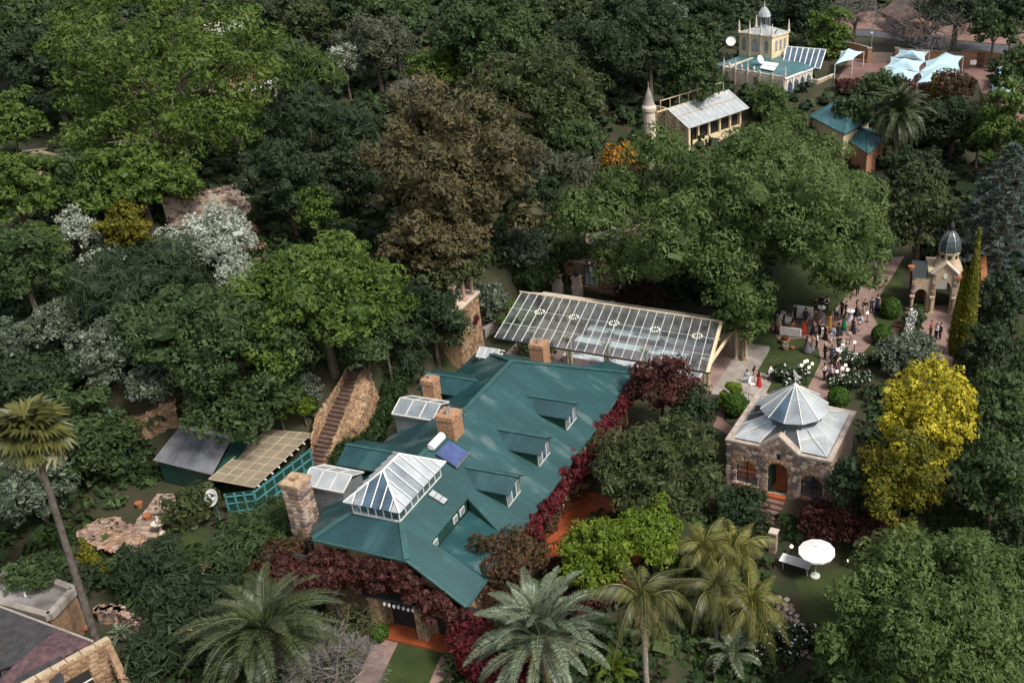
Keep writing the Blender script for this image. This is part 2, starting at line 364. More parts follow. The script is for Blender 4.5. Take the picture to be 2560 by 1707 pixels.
def leaves_on(lobes, leaf, cov, long=2.0, jit=0.6, zmin=-0.55, droop=0.0, out=0.0, shell=(0.80, 1.08), ltint=0.4, cap=90000, eye=None, grp=None):
    """leaf blades over the outer part of every clump; clumps (n,5): x,y,z,r,flatten; cov = leaf area over clump area"""
    Ps, Ts = [], []
    C = lobes[:, :3]; Rr = lobes[:, 3]; gt = {}
    for i, (x, y, z, r, fl) in enumerate(lobes):
        n = max(8, int(cov * 19.3 * r * r * (0.4 + 0.6 * fl) * long / (leaf * leaf)))
        d = unit(rng.normal(size=(n, 3))); k = d[:, 2] > zmin
        if eye is not None: k &= (d @ eye > -.2) | (rng.uniform(size=n) < .25)
        d = d[k]
        rad = r * rng.uniform(shell[0] ** 2, shell[1] ** 2, len(d)) ** .5
        p = C[i] + d * rad[:, None] * np.array([1, 1, fl])
        near = np.where((np.linalg.norm(C - C[i], axis=1) < (Rr + r)) & (np.arange(len(C)) != i))[0]
        keep = np.ones(len(p), bool)
        for j in near:
            q = (p - C[j]) / np.array([1, 1, lobes[j, 4]])
            keep &= np.einsum('ij,ij->i', q, q) > (0.80 * Rr[j]) ** 2
        p = p[keep]; d = d[keep]; n = len(p)
        if not n: continue
        nr = unit(d * np.array([1, 1, 1 / max(.3, fl)]) + rng.normal(size=(n, 3)) * jit + np.array([0, 0, .25]))
        t1 = rng.normal(size=(n, 3)) + d * out * 2 - np.array([0, 0, droop * 2.5])
        if out > .7: nr = unit(rng.normal(size=(n, 3)))
        t1 = unit(t1 - nr * np.einsum('ij,ij->i', t1, nr)[:, None]); t2 = np.cross(nr, t1)
        a = (leaf * np.exp(rng.normal(0, .38, n)) * .47)[:, None]; b = a / long * rng.uniform(.75, 1.3, n)[:, None]
        Ps.append(np.stack([p - t1 * a * .8 - t2 * b * .9, p + t1 * a * .95 - t2 * b * .55, p + t1 * a * .8 + t2 * b * .9, p - t1 * a * .95 + t2 * b * .55], 1))
        g = i if grp is None else grp[i]
        if g not in gt: gt[g] = rng.uniform(0, 1)
        Ts.append(np.clip((.6 * gt[g] + .4 * rng.uniform(0, 1)) * ltint + rng.uniform(0, 1, n) * (1 - ltint), 0, 1))
    P = np.concatenate(Ps); T = np.concatenate(Ts)
    if len(P) > cap:
        k = rng.permutation(len(P))[:cap]; P, T = P[k], T[k]
    return P, T
ICO0_V = ICO_V[:12]; ICO0_F = np.array([(0, 11, 5), (0, 5, 1), (0, 1, 7), (0, 7, 10), (0, 10, 11), (1, 5, 9), (5, 11, 4), (11, 10, 2), (10, 7, 6), (7, 1, 8), (3, 9, 4), (3, 4, 2), (3, 2, 6), (3, 6, 8), (3, 8, 9), (4, 9, 5), (2, 4, 11), (6, 2, 10), (8, 6, 7), (9, 8, 1)])
def cores(lobes, s=0.74, lo=False):
    """leafy mass inside each clump, so that one cannot look right through it"""
    V0, F0 = (ICO0_V, ICO0_F) if lo else (ICO_V, ICO_F); tr, tt = [], []
    for x, y, z, r, fl in lobes:
        v = V0 * (r * s) * rng.uniform(.8, 1.12, (len(V0), 1)) * np.array([1, 1, fl]) + np.array([x, y, z])
        tr.append(v[F0]); tt.append(rng.uniform(0.0, .35, len(F0)))
    return np.concatenate(tr), np.concatenate(tt)
def dome_lobes(R_, Rz, frac, n=None, zlow=-0.45, jit=0.18, fl=0.8, size_j=0.25):
    """clumps over an uneven ellipsoid crown centred on the origin"""
    n = n or int(3.4 / frac ** 2 * 0.62)
    L = []; g = math.pi * (3 - 5 ** .5); ph = rng.uniform(0, 6.28); w = rng.uniform(.8, 1.18, 7); k = rng.integers(2, 4)
    for i in range(n):
        z = 1 - (1 - zlow) * (i + .5) / n; q = math.sqrt(max(0, 1 - z * z)); t = g * i + ph + rng.normal() * .25
        a = 1 + .12 * math.sin(k * t + w[0] * 6) + .09 * math.sin(3 * t + w[1] * 9 + z * 3)
        rl = frac * R_ * rng.uniform(1 - size_j, 1 + size_j)
        s = (1 - frac * .7) * a * (1 + rng.normal() * jit * .55)
        L.append((q * math.cos(t) * R_ * s, q * math.sin(t) * R_ * s, z * Rz * s, rl, fl))
    for i in range(max(4, n // 2)):
        d = unit(rng.normal(size=3)); d[2] = abs(d[2]) * .8 - .15; s = rng.uniform(.25, .62)
        L.append((d[0] * R_ * s, d[1] * R_ * s, d[2] * Rz * s, frac * R_ * 1.35, .9))
    return np.array(L)
def sublobes(L, frac, keep=0.86):
    """break each clump into smaller ones on its upper side; returns the clumps and the index of their parent"""
    o, gi = [], []
    for j, (x, y, z, r, fl) in enumerate(L):
        n = int(2.0 / frac ** 2); g = math.pi * (3 - 5 ** .5); ph = rng.uniform(0, 6)
        for i in range(n):
            if rng.uniform() > keep: continue
            zz = 1 - 1.45 * (i + .5) / n; q = math.sqrt(max(0, 1 - zz * zz)); t = g * i + ph
            s = (1 - frac * .55) * rng.uniform(.9, 1.15)
            o.append((x + q * math.cos(t) * r * s, y + q * math.sin(t) * r * s, z + zz * r * fl * s, r * frac * rng.uniform(.75, 1.25), .8)); gi.append(j)
    return np.array(o), gi
LM = {
    'jac': leafmat('feathery_green_leaves', (0.039, 0.068, 0.015), (0.074, 0.114, 0.030), (0.116, 0.157, 0.045)),
    'bright': leafmat('bright_green_leaves', (0.039, 0.073, 0.014), (0.080, 0.128, 0.020), (0.128, 0.167, 0.031)),
    'mid': leafmat('mid_green_leaves', (0.027, 0.050, 0.015), (0.051, 0.083, 0.026), (0.077, 0.111, 0.038)),
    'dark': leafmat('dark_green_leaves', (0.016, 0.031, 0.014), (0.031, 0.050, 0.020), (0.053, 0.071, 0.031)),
    'olive': leafmat('olive_green_leaves', (0.032, 0.045, 0.015), (0.058, 0.072, 0.024), (0.093, 0.106, 0.035)),
    'rust': leafmat('bronze_green_leaves', (0.040, 0.040, 0.014), (0.078, 0.066, 0.025), (0.125, 0.085, 0.038), trans=.15, spec=.35),
    'lime': leafmat('lime_leaves', (0.058, 0.095, 0.008), (0.110, 0.165, 0.012), (0.165, 0.215, 0.020)),
    'yellow': leafmat('yellowing_leaves', (0.15, 0.15, 0.008), (0.42, 0.36, 0.02), (0.66, 0.54, 0.06)),
    'yelgreen': leafmat('yellow_green_leaves', (0.06, 0.075, 0.008), (0.13, 0.125, 0.010), (0.24, 0.19, 0.014)),
    'orange': leafmat('orange_flowers', (0.10, 0.07, 0.012), (0.38, 0.17, 0.015), (0.60, 0.27, 0.02)),
    'silver': leafmat('silver_leaves', (0.15, 0.18, 0.13), (0.32, 0.35, 0.28), (0.52, 0.55, 0.47), trans=.12, spec=.3),
    'silverd': leafmat('dull_silver_leaves', (0.045, 0.062, 0.038), (0.09, 0.115, 0.075), (0.22, 0.25, 0.18), trans=.12, spec=.3),
    'grey': leafmat('grey_green_leaves', (0.045, 0.052, 0.030), (0.080, 0.088, 0.052), (0.13, 0.135, 0.08), trans=.12),
    'cedar': leafmat('blue_cedar_needles', (0.027, 0.043, 0.038), (0.059, 0.084, 0.073), (0.135, 0.169, 0.146), trans=.1),
    'red': leafmat('crimson_creeper_leaves', (0.040, 0.012, 0.010), (0.120, 0.014, 0.020), (0.22, 0.022, 0.034)),
    'maroon': leafmat('maroon_leaves', (0.034, 0.012, 0.011), (0.070, 0.022, 0.018), (0.120, 0.040, 0.028)),
    'redgreen': leafmat('red_and_green_leaves', (0.030, 0.035, 0.012), (0.075, 0.045, 0.020), (0.150, 0.040, 0.028)),
    'twig': leafmat('bare_twigs', (0.10, 0.085, 0.08), (0.17, 0.15, 0.145), (0.26, 0.23, 0.21), trans=.0),
    'twigolive': leafmat('bare_twigs_with_buds', (0.10, 0.09, 0.05), (0.16, 0.15, 0.075), (0.24, 0.23, 0.12), trans=.0),
    'cypress': leafmat('golden_cypress_leaves', (0.065, 0.075, 0.008), (0.15, 0.145, 0.012), (0.25, 0.23, 0.02)),
    'topiary': leafmat('clipped_leaves', (0.023, 0.061, 0.007), (0.042, 0.094, 0.010), (0.068, 0.128, 0.014)),
    'palm': leafmat('palm_leaflets', (0.046, 0.055, 0.015), (0.078, 0.084, 0.023), (0.130, 0.126, 0.034), trans=.12, spec=.5, rough=.45),
    'palmdark': leafmat('dark_palm_leaflets', (0.026, 0.038, 0.014), (0.046, 0.060, 0.022), (0.075, 0.088, 0.034), trans=.08, spec=.4, rough=.5),
    'palmgrey': leafmat('grey_palm_leaflets', (0.070, 0.095, 0.055), (0.110, 0.140, 0.082), (0.18, 0.21, 0.13), trans=.1, spec=.5, rough=.45),
    'palmdry': leafmat('dry_palm_leaflets', (0.14, 0.10, 0.05), (0.24, 0.18, 0.09), (0.36, 0.28, 0.14), trans=.1),
    'palmyel': leafmat('yellow_palm_leaflets', (0.065, 0.078, 0.018), (0.125, 0.132, 0.03), (0.24, 0.215, 0.05), trans=.15, spec=.4),
    'white_fl': leafmat('white_blossoms', (0.55, 0.55, 0.50), (0.75, 0.74, 0.70), (0.85, 0.84, 0.80), trans=.1),
    'ivy': leafmat('ivy_leaves', (0.014, 0.034, 0.009), (0.025, 0.049, 0.012), (0.046, 0.075, 0.017)),
}
#        material leaf dens long lobe sub fl  jit droop out  core zlow
SPEC = {
    'jac':    ('jac', .40, 1.35, 2.2, .235, .40, .70, .55, .0, .0, .76, -.45),
    'bright': ('bright', .42, 1.2, 1.9, .26, .5, .75, .6, .0, .0, .72, -.5),
    'open':   ('bright', .44, 1.3, 2.0, .17, .6, .7, .7, .1, .0, 0, -.7),
    'mid':    ('mid', .40, 1.2, 1.9, .27, .5, .8, .6, .0, .0, .74, -.5),
    'dark':   ('dark', .38, 1.2, 1.8, .28, .5, .8, .65, .0, .0, .75, -.5),
    'olive':  ('olive', .40, 1.1, 2.0, .27, .5, .8, .65, .0, .0, .72, -.5),
    'rust':   ('rust', .44, 1.25, 2.0, .21, .55, .9, .6, .0, .0, .76, -.65),
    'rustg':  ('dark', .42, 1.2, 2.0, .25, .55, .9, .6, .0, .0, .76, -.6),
    'lime':   ('lime', .30, 1.2, 1.7, .25, .5, .75, .6, .0, .0, .72, -.5),
    'yellow': ('yellow', .30, 1.0, 1.7, .20, .55, .95, .7, .15, .0, .66, -.8),
    'yelgreen': ('yelgreen', .30, 1.0, 1.7, .24, .55, .9, .7, .1, .0, .68, -.8),
    'orange': ('orange', .30, 1.0, 1.7, .30, None, .9, .7, .1, .0, .6, -.6),
    'silver': ('silver', .30, 1.0, 2.0, .26, .5, .85, .7, .0, .1, .66, -.6),
    'silverd': ('silverd', .32, .95, 1.9, .28, .5, .85, .7, .0, .1, .68, -.6),
    'grey':   ('grey', .42, 1.0, 3.2, .30, None, .9, .7, .0, .5, .76, -.6),
    'feather': ('mid', .62, .9, 6.0, .34, None, .75, .7, .35, .3, .66, -.5),
    'featherd': ('dark', .70, .9, 6.0, .34, None, .75, .7, .4, .3, .68, -.5),
    'willow': ('jac', .55, .9, 5.0, .34, None, .85, .7, .5, .0, .7, -.6),
    'maroon': ('maroon', .30, 1.0, 1.6, .28, .5, .85, .7, .0, .0, .66, -.6),
    'redgreen': ('redgreen', .30, 1.0, 1.8, .28, .5, .8, .8, .0, .0, .66, -.6),
    'loquat': ('olive', .44, 1.1, 2.6, .22, .55, .8, .75, .0, .2, .7, -.6),
    'twig':   ('twig', .8, 1.1, 30., .40, None, .9, .8, .0, .9, 0, -.5),
    'twigolive': ('twigolive', .8, 1.1, 26., .40, None, .9, .8, .0, .9, 0, -.5),
    'grassy': ('grey', .8, .9, 9.0, .36, None, .8, .7, .3, .6, .55, -.5),
}
NLEAF = [0]; COV = .44
def trunk_mb(h, r, crownR, limbs=5, lean=(0, 0), top=1.0):
    b = MB(); b.tube([(0, 0, -.4), (lean[0] * .4, lean[1] * .4, h * .45), (lean[0], lean[1], h * .8)], [r * 1.25, r * .95, r * .7], 8)
    for i in range(limbs):
        t = 6.28 * i / limbs + random.uniform(-.3, .3); q = crownR * random.uniform(.45, .75)
        b.tube([(lean[0] * .7, lean[1] * .7, h * random.uniform(.5, .75)), (lean[0] + math.cos(t) * q * .5, lean[1] + math.sin(t) * q * .5, h * .95), (lean[0] + math.cos(t) * q, lean[1] + math.sin(t) * q, h * (1 + .1 * top))], [r * .55, r * .36, r * .12], 6, cap=False)
    return b
def tree(name, label, cat, px, py, rx, ry, sp, hc=None, group=None, bark='bark', z=None, branches=False, dens=1.0, leaf=1.0):
    """crown centre (px, py) and half-sizes in photograph pixels; hc = height of the crown's centre above the ground"""
    mm, lf, de, lo, fr, sub, fl, ji, dr, ou, co, zl = SPEC[sp]
    if hc is None: hc = 4.0
    c = at(px, py, hc) if z is None else atz(px, py, z)
    s = ppm(c); Rw = rx / s; dip = math.atan2(HEIGHT - c.z, math.hypot(c.x, c.y))
    rz = math.sqrt(max((0.5 * Rw) ** 2, ((ry / s) ** 2 - (Rw * math.sin(dip)) ** 2))) / math.cos(dip)
    rz = min(rz, 2.2 * Rw)
    g = terr(c.x, c.y); h = max(.3, c.z - g)
    o = thing(name, label, cat, (c.x, c.y, g), 0, group)
    far = depth(c) / 85.0; lf = lf * leaf * .70 * (.45 + .55 * far) * (1 if Rw > 2.5 else max(.5, .4 + .6 * Rw / 2.5))
    if sp in ('twig', 'twigolive', 'grassy', 'feather', 'featherd', 'grey', 'willow'): L = dome_lobes(Rw, rz, fr, fl=fl, zlow=zl)
    else: L = dome_lobes(Rw, rz, fr * (1 if Rw > 3 else 1.25), fl=fl, zlow=zl)
    tr = tt = None
    if co: k_ = int(len(L) * 2 / 3); q1, q2 = cores(L[:k_], co - .13), cores(L[k_:], co - .05, True); tr, tt = np.concatenate([q1[0], q2[0]]), np.concatenate([q1[1], q2[1]])
    L2, gi = sublobes(L, sub) if sub else (L, None)
    ev = unit(np.array([-c.x, -c.y, HEIGHT - c.z]))
    P, T = leaves_on(L2, lf, de * dens * COV * (1 if co else .55), lo, ji * .85, zl if not sub else -.6, dr, ou, shell=(.5, 1.1) if not co else (.80, 1.1), eye=ev, grp=gi)
    off = np.array([0, 0, h]); P = P + off
    if tr is not None: tr = tr + off
    NLEAF[0] += len(P)
    inst('crown', quads_mesh('crown', P, T, LM[mm], tr, tt), o)
    r = max(.06, min(.5, Rw * .06))
    if h > .8:
        tb = trunk_mb(h, r, Rw, 7 if branches else 4)
        if branches:
            for k in range(34):
                t = random.uniform(0, 6.28); q = Rw * random.uniform(.3, .95); zz = h + rz * random.uniform(-.5, .7)
                a = Vector((math.cos(t) * q * .35, math.sin(t) * q * .35, h * .8)); e = Vector((math.cos(t) * q, math.sin(t) * q, zz))
                m_ = (a + e) / 2 + Vector((random.uniform(-.6, .6), random.uniform(-.6, .6), random.uniform(-.2, .9)))
                tb.tube([a, m_, e], [r * .22, r * .14, r * .04], 5, cap=False)
        tb.build('trunk', M[bark], o)
    return o
def lobes_thing(name, label, cat, loc, lobes, mm, leaf, dens, group=None, core=.74, long=1.8, jit=.65, part='foliage', **kw):
    """a plant whose clumps are given one by one in local metres"""
    o = thing(name, label, cat, loc, 0, group); L = np.array(lobes, float)
    P, T = leaves_on(L, leaf, dens, long, jit, **kw); NLEAF[0] += len(P)
    tr, tt = cores(L, core) if core else (None, None)
    inst(part, quads_mesh(part, P, T, LM[mm], tr, tt), o)
    return o
# ---- palms: one frond mesh per variety, every frond its own object
def frond_mesh(length, n, wid, sag, ang, m, seed, vee=.5, hang=0.0):
    """feather frond along +x: curved midrib with two rows of leaflets"""
    r = np.random.default_rng(seed); b = MB(); pts = []
    for i in range(9):
        t = i / 8; pts.append(Vector((length * (t - .12 * sag * t * t), 0, length * (ang * t - sag * .55 * t * t * t))))
    b.tube(pts, [length * .012 * (1 - .85 * i / 8) + .006 for i in range(9)], 4, cap=False)
    P, T = [], []
    def pos(t):
        k = min(7, int(t * 8)); q = t * 8 - k; return pts[k].lerp(pts[k + 1], q), (pts[k + 1] - pts[k]).normalized()
    for i in range(n):
        t = .10 + .9 * i / (n - 1); p, d = pos(min(.999, t)); lw = wid * (math.sin(math.pi * min(1, (t * .86 + .13))) ** .6) * r.uniform(.85, 1.1)
        for sgn in (-1, 1):
            side = Vector((0, sgn, 0)); up = side.cross(d) * sgn
            v = (side * 1.0 + d * .55 + Vector((0, 0, vee - hang * 1.5 + r.uniform(-.15, .15)))).normalized() * lw
            ww = d * length / n * .62
            e = p + v; mid = p + v * .5 + Vector((0, 0, .0)); e = e - Vector((0, 0, lw * (.18 + hang * .6)))
            P.append([p - ww * .35, mid - ww * .75, e, mid + ww * .75]); T.append(r.uniform(0, 1))
    P = np.array([[tuple(q) for q in x] for x in P])
    tv = [(f[0], f[1], f[2]) for f in b.f] + [(f[0], f[2], f[3]) for f in b.f if len(f) == 4]
    tr = np.array([[b.v[i] for i in f] for f in tv])
    return quads_mesh('frond', P, np.array(T), m, tr, np.full(len(tr), .95))
def palm(label, px, py, hc, rad, sp='palm', n=46, trunk_r=.32, sag=1.0, group=None, n_dry=0, z=None, up=.9, low=-.75, wid=.16, nl=42, hang=.0, lean=(0, 0), vee=.45, name='palm_tree', bark='palm_bark', dates=False):
    """feather palm; (px, py) is the heart of the crown"""
    c = at(px, py, hc) if z is None else atz(px, py, z); g = terr(c.x, c.y)
    base = (c.x - lean[0], c.y - lean[1]); g = terr(*base); h = c.z - g
    o = thing(name, label, 'palm', (base[0], base[1], g), 0, group)
    if h > .5:
        b = MB(); k = 9
        b.tube([(lean[0] * (i / k) ** 1.3, lean[1] * (i / k) ** 1.3, -.3 + (h + .3) * i / k) for i in range(k + 1)], [trunk_r * (1.25 if i == 0 else 1 if i % 2 else .93) for i in range(k + 1)], 10)
        b.build('trunk', M[bark], o)
    MB().ball((lean[0], lean[1], h - .1), trunk_r * 1.7, 10, 6, .9).build('crown_heart', M['bark'], o)
    ms = [frond_mesh(rad, nl, rad * wid, sag * (.7 + .3 * i), .42, LM[sp], 100 + i + int(px), vee, hang) for i in range(3)]
    md = [frond_mesh(rad * .85, nl, rad * wid * .8, sag * 1.2, .3, LM['palmdry'], 300 + int(px), -.2, .4)] if n_dry else []
    g_ = math.pi * (3 - 5 ** .5)
    for i in range(n + n_dry):
        t = g_ * i + random.uniform(-.2, .2)
        if i < n:
            q = i / max(1, n - 1); el = up * (1 - q) * 1.35 + low * q + random.uniform(-.1, .1); me = random.choice(ms); s = random.uniform(.86, 1.06) * (.78 + .22 * min(1, q * 3))
        else:
            el = low - random.uniform(.2, .5); me = md[0]; s = random.uniform(.7, 1)
        inst('frond', me, o, (lean[0], lean[1], h), rot=(random.uniform(-.25, .25), -el, t), scale=s)
    if dates:
        for i in range(5):
            t = 6.28 * i / 5 + .6; L = [(math.cos(t) * rad * .2 + random.uniform(-.15, .15), math.sin(t) * rad * .2 + random.uniform(-.15, .15), h - .1 - random.uniform(0, .5), .32, 1.2) for _ in range(4)]
            P, T = leaves_on(np.array(L), .16, .5, 3, .8, out=.6); inst('date_cluster', quads_mesh('date_cluster', P, T, LM['orange']), o)
    return o
def fan_mesh(rad, m, seed, n=26):
    """folded fan leaf on a stalk along +x"""
    r = np.random.default_rng(seed); P, T = [], []
    st = rad * .75
    P.append([(0, -.03, 0), (st, -.03, .06), (st, .03, .06), (0, .03, 0)]); T.append(.9)
    for i in range(n):
        a = -2.3 + 4.6 * i / (n - 1); L = rad * (.72 + .28 * math.cos(a * .45)) * r.uniform(.92, 1.05)
        d = np.array([math.cos(a), math.sin(a), 0]); s = np.array([-math.sin(a), math.cos(a), 0]); o = np.array([st, 0, .06])
        mid = o + d * L * .6 + np.array([0, 0, .10 * rad]); e = o + d * L + np.array([0, 0, -.22 * rad * r.uniform(.5, 1.4)])
        w_ = L * .085; k = .06 * rad * (1 if i % 2 else -1)
        P.append([tuple(o), tuple(mid - s * w_ + np.array([0, 0, k])), tuple(e), tuple(mid + s * w_ - np.array([0, 0, k]))]); T.append(r.uniform(.1, 1))
    return quads_mesh('fan_leaf', np.array(P), np.array(T), m)
# ------------------------------------------------------------------ ground
def structure(o): o['kind'] = 'structure'; return o
def gridmesh(xs, ys):
    vs = [(x, y, terr(x, y)) for y in ys for x in xs]; n = len(xs)
    fs = [(j * n + i, j * n + i + 1, (j + 1) * n + i + 1, (j + 1) * n + i) for j in range(len(ys) - 1) for i in range(n - 1)]
    return MB().add(vs, fs)
xs = list(np.concatenate([np.arange(-300, -112, 12), np.arange(-112, 90, 1.4), np.arange(92, 300, 12)]))
ys = list(np.concatenate([np.arange(-60, 28, 8), np.arange(28, 212, 1.4), np.arange(214, 460, 14)]))
structure(gridmesh(xs, ys).build('ground', M['soil'], smooth=True))
import bmesh
def drape(name, pts, m, dz=0.02, cell=2.0, parent=None, flat=False):
    """a ground sheet with the given plan outline, laid dz over the terrain"""
    bm = bmesh.new(); f = bm.faces.new([bm.verts.new((p[0], p[1], 0)) for p in pts]); bmesh.ops.triangulate(bm, faces=[f])
    if not flat:
        for _ in range(6):
            e = [e for e in bm.edges if e.calc_length() > cell]
            if not e: break
            bmesh.ops.subdivide_edges(bm, edges=e, cuts=1); bmesh.ops.triangulate(bm, faces=bm.faces[:])
    for v in bm.verts: v.co.z = terr(v.co.x, v.co.y) + dz
    bmesh.ops.recalc_face_normals(bm, faces=bm.faces[:])
    me = bpy.data.meshes.new(name); bm.to_mesh(me); bm.free(); me.materials.append(m)
    if len(me.polygons) and me.polygons[0].normal.z < 0: me.flip_normals()
    return structure(inst(name, me, parent))
def pts(*a): return [at(x, y) for x, y in a]
drape('lawn', pts((1818, 1000), (1790, 890), (1880, 770), (1960, 660), (2080, 600), (2230, 600), (2262, 660), (2240, 800), (2160, 900), (2112, 1000), (2000, 1052), (1900, 1020)), M['lawn'], .02)
drape('garden_path', pts((1962, 1035), (2012, 985), (2052, 905), (2046, 872), (2010, 846), (1948, 852), (1922, 812), (1958, 782), (2070, 792), (2118, 740), (2143, 695), (2168, 655), (2262, 640), (2232, 690), (2200, 740), (2182, 790), (2204, 832), (2160, 880), (2122, 905), (2110, 960), (2092, 1000), (2050, 1042)), M['paving'], .045)
drape('gate_forecourt', pts((2262, 770), (2385, 762), (2388, 870), (2370, 962), (2285, 962), (2292, 900)), M['paving'], .03)
drape('car_park', pts((2085, 215), (2130, 140), (2190, 152), (2560, 160), (2620, 330), (2480, 310), (2430, 190), (2290, 215), (2150, 235)), M['paver_red'], .06)
drape('road', pts((2060, 88), (2170, 92), (2290, 108), (2440, 128), (2560, 146), (2700, 150), (2700, 128), (2420, 108), (2290, 92), (2170, 76), (2060, 74)), M['asphalt'], .07)
drape('dirt_verge', pts((2000, 70), (2170, 74), (2290, 90), (2420, 104), (2660, 126), (2660, 90), (2440, 60), (2180, 30), (2040, 40)), M['dirt'], .05)
drape('terrace_path', pts((1420, 650), (1440, 660), (1500, 560), (1525, 520), (1490, 520), (1455, 570)), M['paving'], .12)
drape('service_path', pts((1812, 985), (1830, 990), (1806, 1050), (1850, 1080), (1838, 1096), (1782, 1066)), M['paver_red'], .03)
drape('lower_lawn', pts((1985, 1440), (2150, 1410), (2160, 1500), (2100, 1640), (2040, 1640)), M['lawn'], .02)
drape('courtyard_lawn', pts((1000, 1600), (1112, 1618), (1060, 1740), (930, 1740)), M['lawn'], .06)
drape('courtyard_paving', pts((960, 1560), (1140, 1590), (1160, 1640), (1100, 1760), (860, 1760)), M['paving'], .03)
drape('fountain_lawn', pts((395, 1330), (470, 1300), (530, 1330), (500, 1400), (410, 1400)), M['lawn'], .03)
drape('upper_lawn', pts((80, 420), (250, 330), (330, 330), (230, 440), (120, 470)), M['lawn'], .06)
drape('cedar_lawn', pts((2330, 420), (2400, 400), (2440, 450), (2360, 470)), M['lawn'], .05)
# crazy paving: each flag is its own stone
cp = structure(drape('crazy_path', pts((1935, 1492), (1990, 1478), (2010, 1530), (2046, 1600), (2040, 1640), (2000, 1640), (1990, 1580)), M['soil'], .03))
for i in range(12):
    for j in range(4):
        t = (i + .5) / 12; a = Vector((1950, 1488)).lerp(Vector((2012, 1640)), t); wd_ = 27 - 6 * t
        px_ = a.x - 14 + wd_ * 2 * (j - 1.5) / 3.2 + (i % 2) * 5 + random.uniform(-3, 3) + 14 * (1 - abs(2 * t - 1)) ; py_ = a.y + (j - 1.5) * 5 + random.uniform(-3, 3)
        p = at(px_, py_); n = random.choice((5, 6)); r_ = random.uniform(.17, .25)
        poly = [(math.cos(6.283 * k / n + i) * r_ * random.uniform(.85, 1.15), math.sin(6.283 * k / n + i) * r_ * random.uniform(.8, 1.1)) for k in range(n)]
        MB().prism(poly, 0, .05).build('flagstone', M[random.choice(['paving', 'stone0', 'stone2'])], cp, loc=(p.x, p.y, p.z + .035))
# ------------------------------------------------------------------ the green-roofed house (local x runs up the ridge, y to its far side)
def zE(y): return 4 + .553 * y
def zW(y): return 4 + .553 * (14.1 - y)
HO = (-7.02, 70.64, 0)
H = thing('green_roofed_house', 'large house under a teal corrugated iron roof with dormers and a glass roof lantern', 'house', HO, R(74))
mb = MB()
E_ = lambda x, y, d=0: (x, y, zE(y) + d)
mb.slab([E_(0, 0), (-7.05, 7.05, 7.9), E_(-20.6, 7.05), E_(-20.9, 3.47), E_(-21.9, .9), E_(-21.9, 0)][::-1])
mb.slab([E_(-20.6, 7.05), (-22.9, 7.05, 7.9), (-25.4, 5.3, zE(5.3)), (-25.4, 3.47, zE(3.47)), E_(-20.9, 3.47)][::-1])
mb.slab([(-25.4, 5.3, zE(5.3)), (-27.4, 3.85, 6.13), (-27.9, .0, 4.0), (-25.5, 0, 4.0), (-25.4, 3.47, zE(3.47))][::-1])
mb.slab([E_(-21.9, .9), E_(-25.45, .9), E_(-25.45, 0), E_(-21.9, 0)][::-1])
mb.build('roof_slope', M['roof_x'], H)
MB().slab([(-20.9, 3.47, 5.0), (-21.9, .88, 4.5), (-25.45, .88, 4.5), (-25.4, 3.47, 5.05)][::-1], .06).build('roof_slope', M['roof_x'], H, label='low roof patch in the recess')
Wp_ = lambda x, y: (x, y, zW(y))
MB().slab([Wp_(.2, 14.1), (-7.05, 7.05, 7.9), (-22.9, 7.05, 7.9), (-27.2, 10.4, zW(10.4)), Wp_(-26.4, 11.3), Wp_(-22.3, 13.2), Wp_(-21.4, 14.1)]).build('roof_slope', M['roof_x'], H)
MB().slab([(0, 0, 4), (.2, 14.1, 4), (-7.05, 7.05, 7.9)]).build('roof_slope', M['roof_y'], H)
MB().slab([(-22.9, 7.05, 7.9), (-27.4, 3.85, 6.13), (-27.2, 10.4, 6.05)][::-1]).build('roof_slope', M['roof_y'], H)
mb = MB()
for a, b in [((-7.05, 7.05, 7.95), (-20.6, 7.05, 7.95)), ((0, 0, 4.06), (-7.05, 7.05, 7.95)), ((.2, 14.1, 4.06), (-7.05, 7.05, 7.95)), ((-25.3, 5.35, 7.0), (-27.4, 3.85, 6.19)), ((-25.2, 8.8, 6.95), (-27.2, 10.4, 6.1))]:
    mb.bar(a, b, .34, .07)
mb.build('ridge_cap', M['teal_trim'], H)
mb = MB()
for a, b in [((0.05, -.08, 3.95), (-27.9, -.08, 3.95)), ((-27.45, 3.85, 6.08), (-27.95, 0, 3.95)), ((-27.45, 3.85, 6.05), (-27.25, 10.4, 6.0))]: mb.bar(a, b, .14, .12)
mb.build('gutter', M['teal_trim'], H)
# walls
mb = MB(); mb.bb(-21.4, -.6, .7, 13.4, -.6, 3.95); mb.bb(-27.0, -21.4, .7, 10.6, -.6, 3.95)
mb.add([(-27.0, 3.9, 3.9), (-27.0, 10.3, 3.9), (-27.0, 10.3, 5.9), (-27.0, 3.9, 5.9), (-24, 3.9, 3.9), (-24, 10.3, 3.9), (-24, 10.3, 5.9), (-24, 3.9, 5.9)], [(0, 1, 2, 3), (4, 7, 6, 5), (3, 2, 6, 7), (0, 3, 7, 4), (1, 5, 6, 2)])
mb.add([(-27.0, .7, 3.95), (-27.0, 3.9, 3.95), (-27.0, 3.9, 5.9)], [(0, 1, 2)]); mb.bb(-26.6, -21.4, 10.6, 11.0, -.6, 5.2)
mb.build('wall', M['tan1'], H)
mb = MB()                                                # side walls of the roof recess
mb.slab([(-20.95, 3.44, 5.83), (-21.9, .9, 4.42), (-20.95, 3.44, 4.9)], .05, (1, 0, 0)); mb.slab([(-20.9, 3.6, 5.86), (-25.4, 3.6, 5.86), (-25.4, 3.6, 4.9), (-20.9, 3.6, 4.9)], .05, (0, 1, 0))
mb.build('recess_wall', M['green_board'], H)
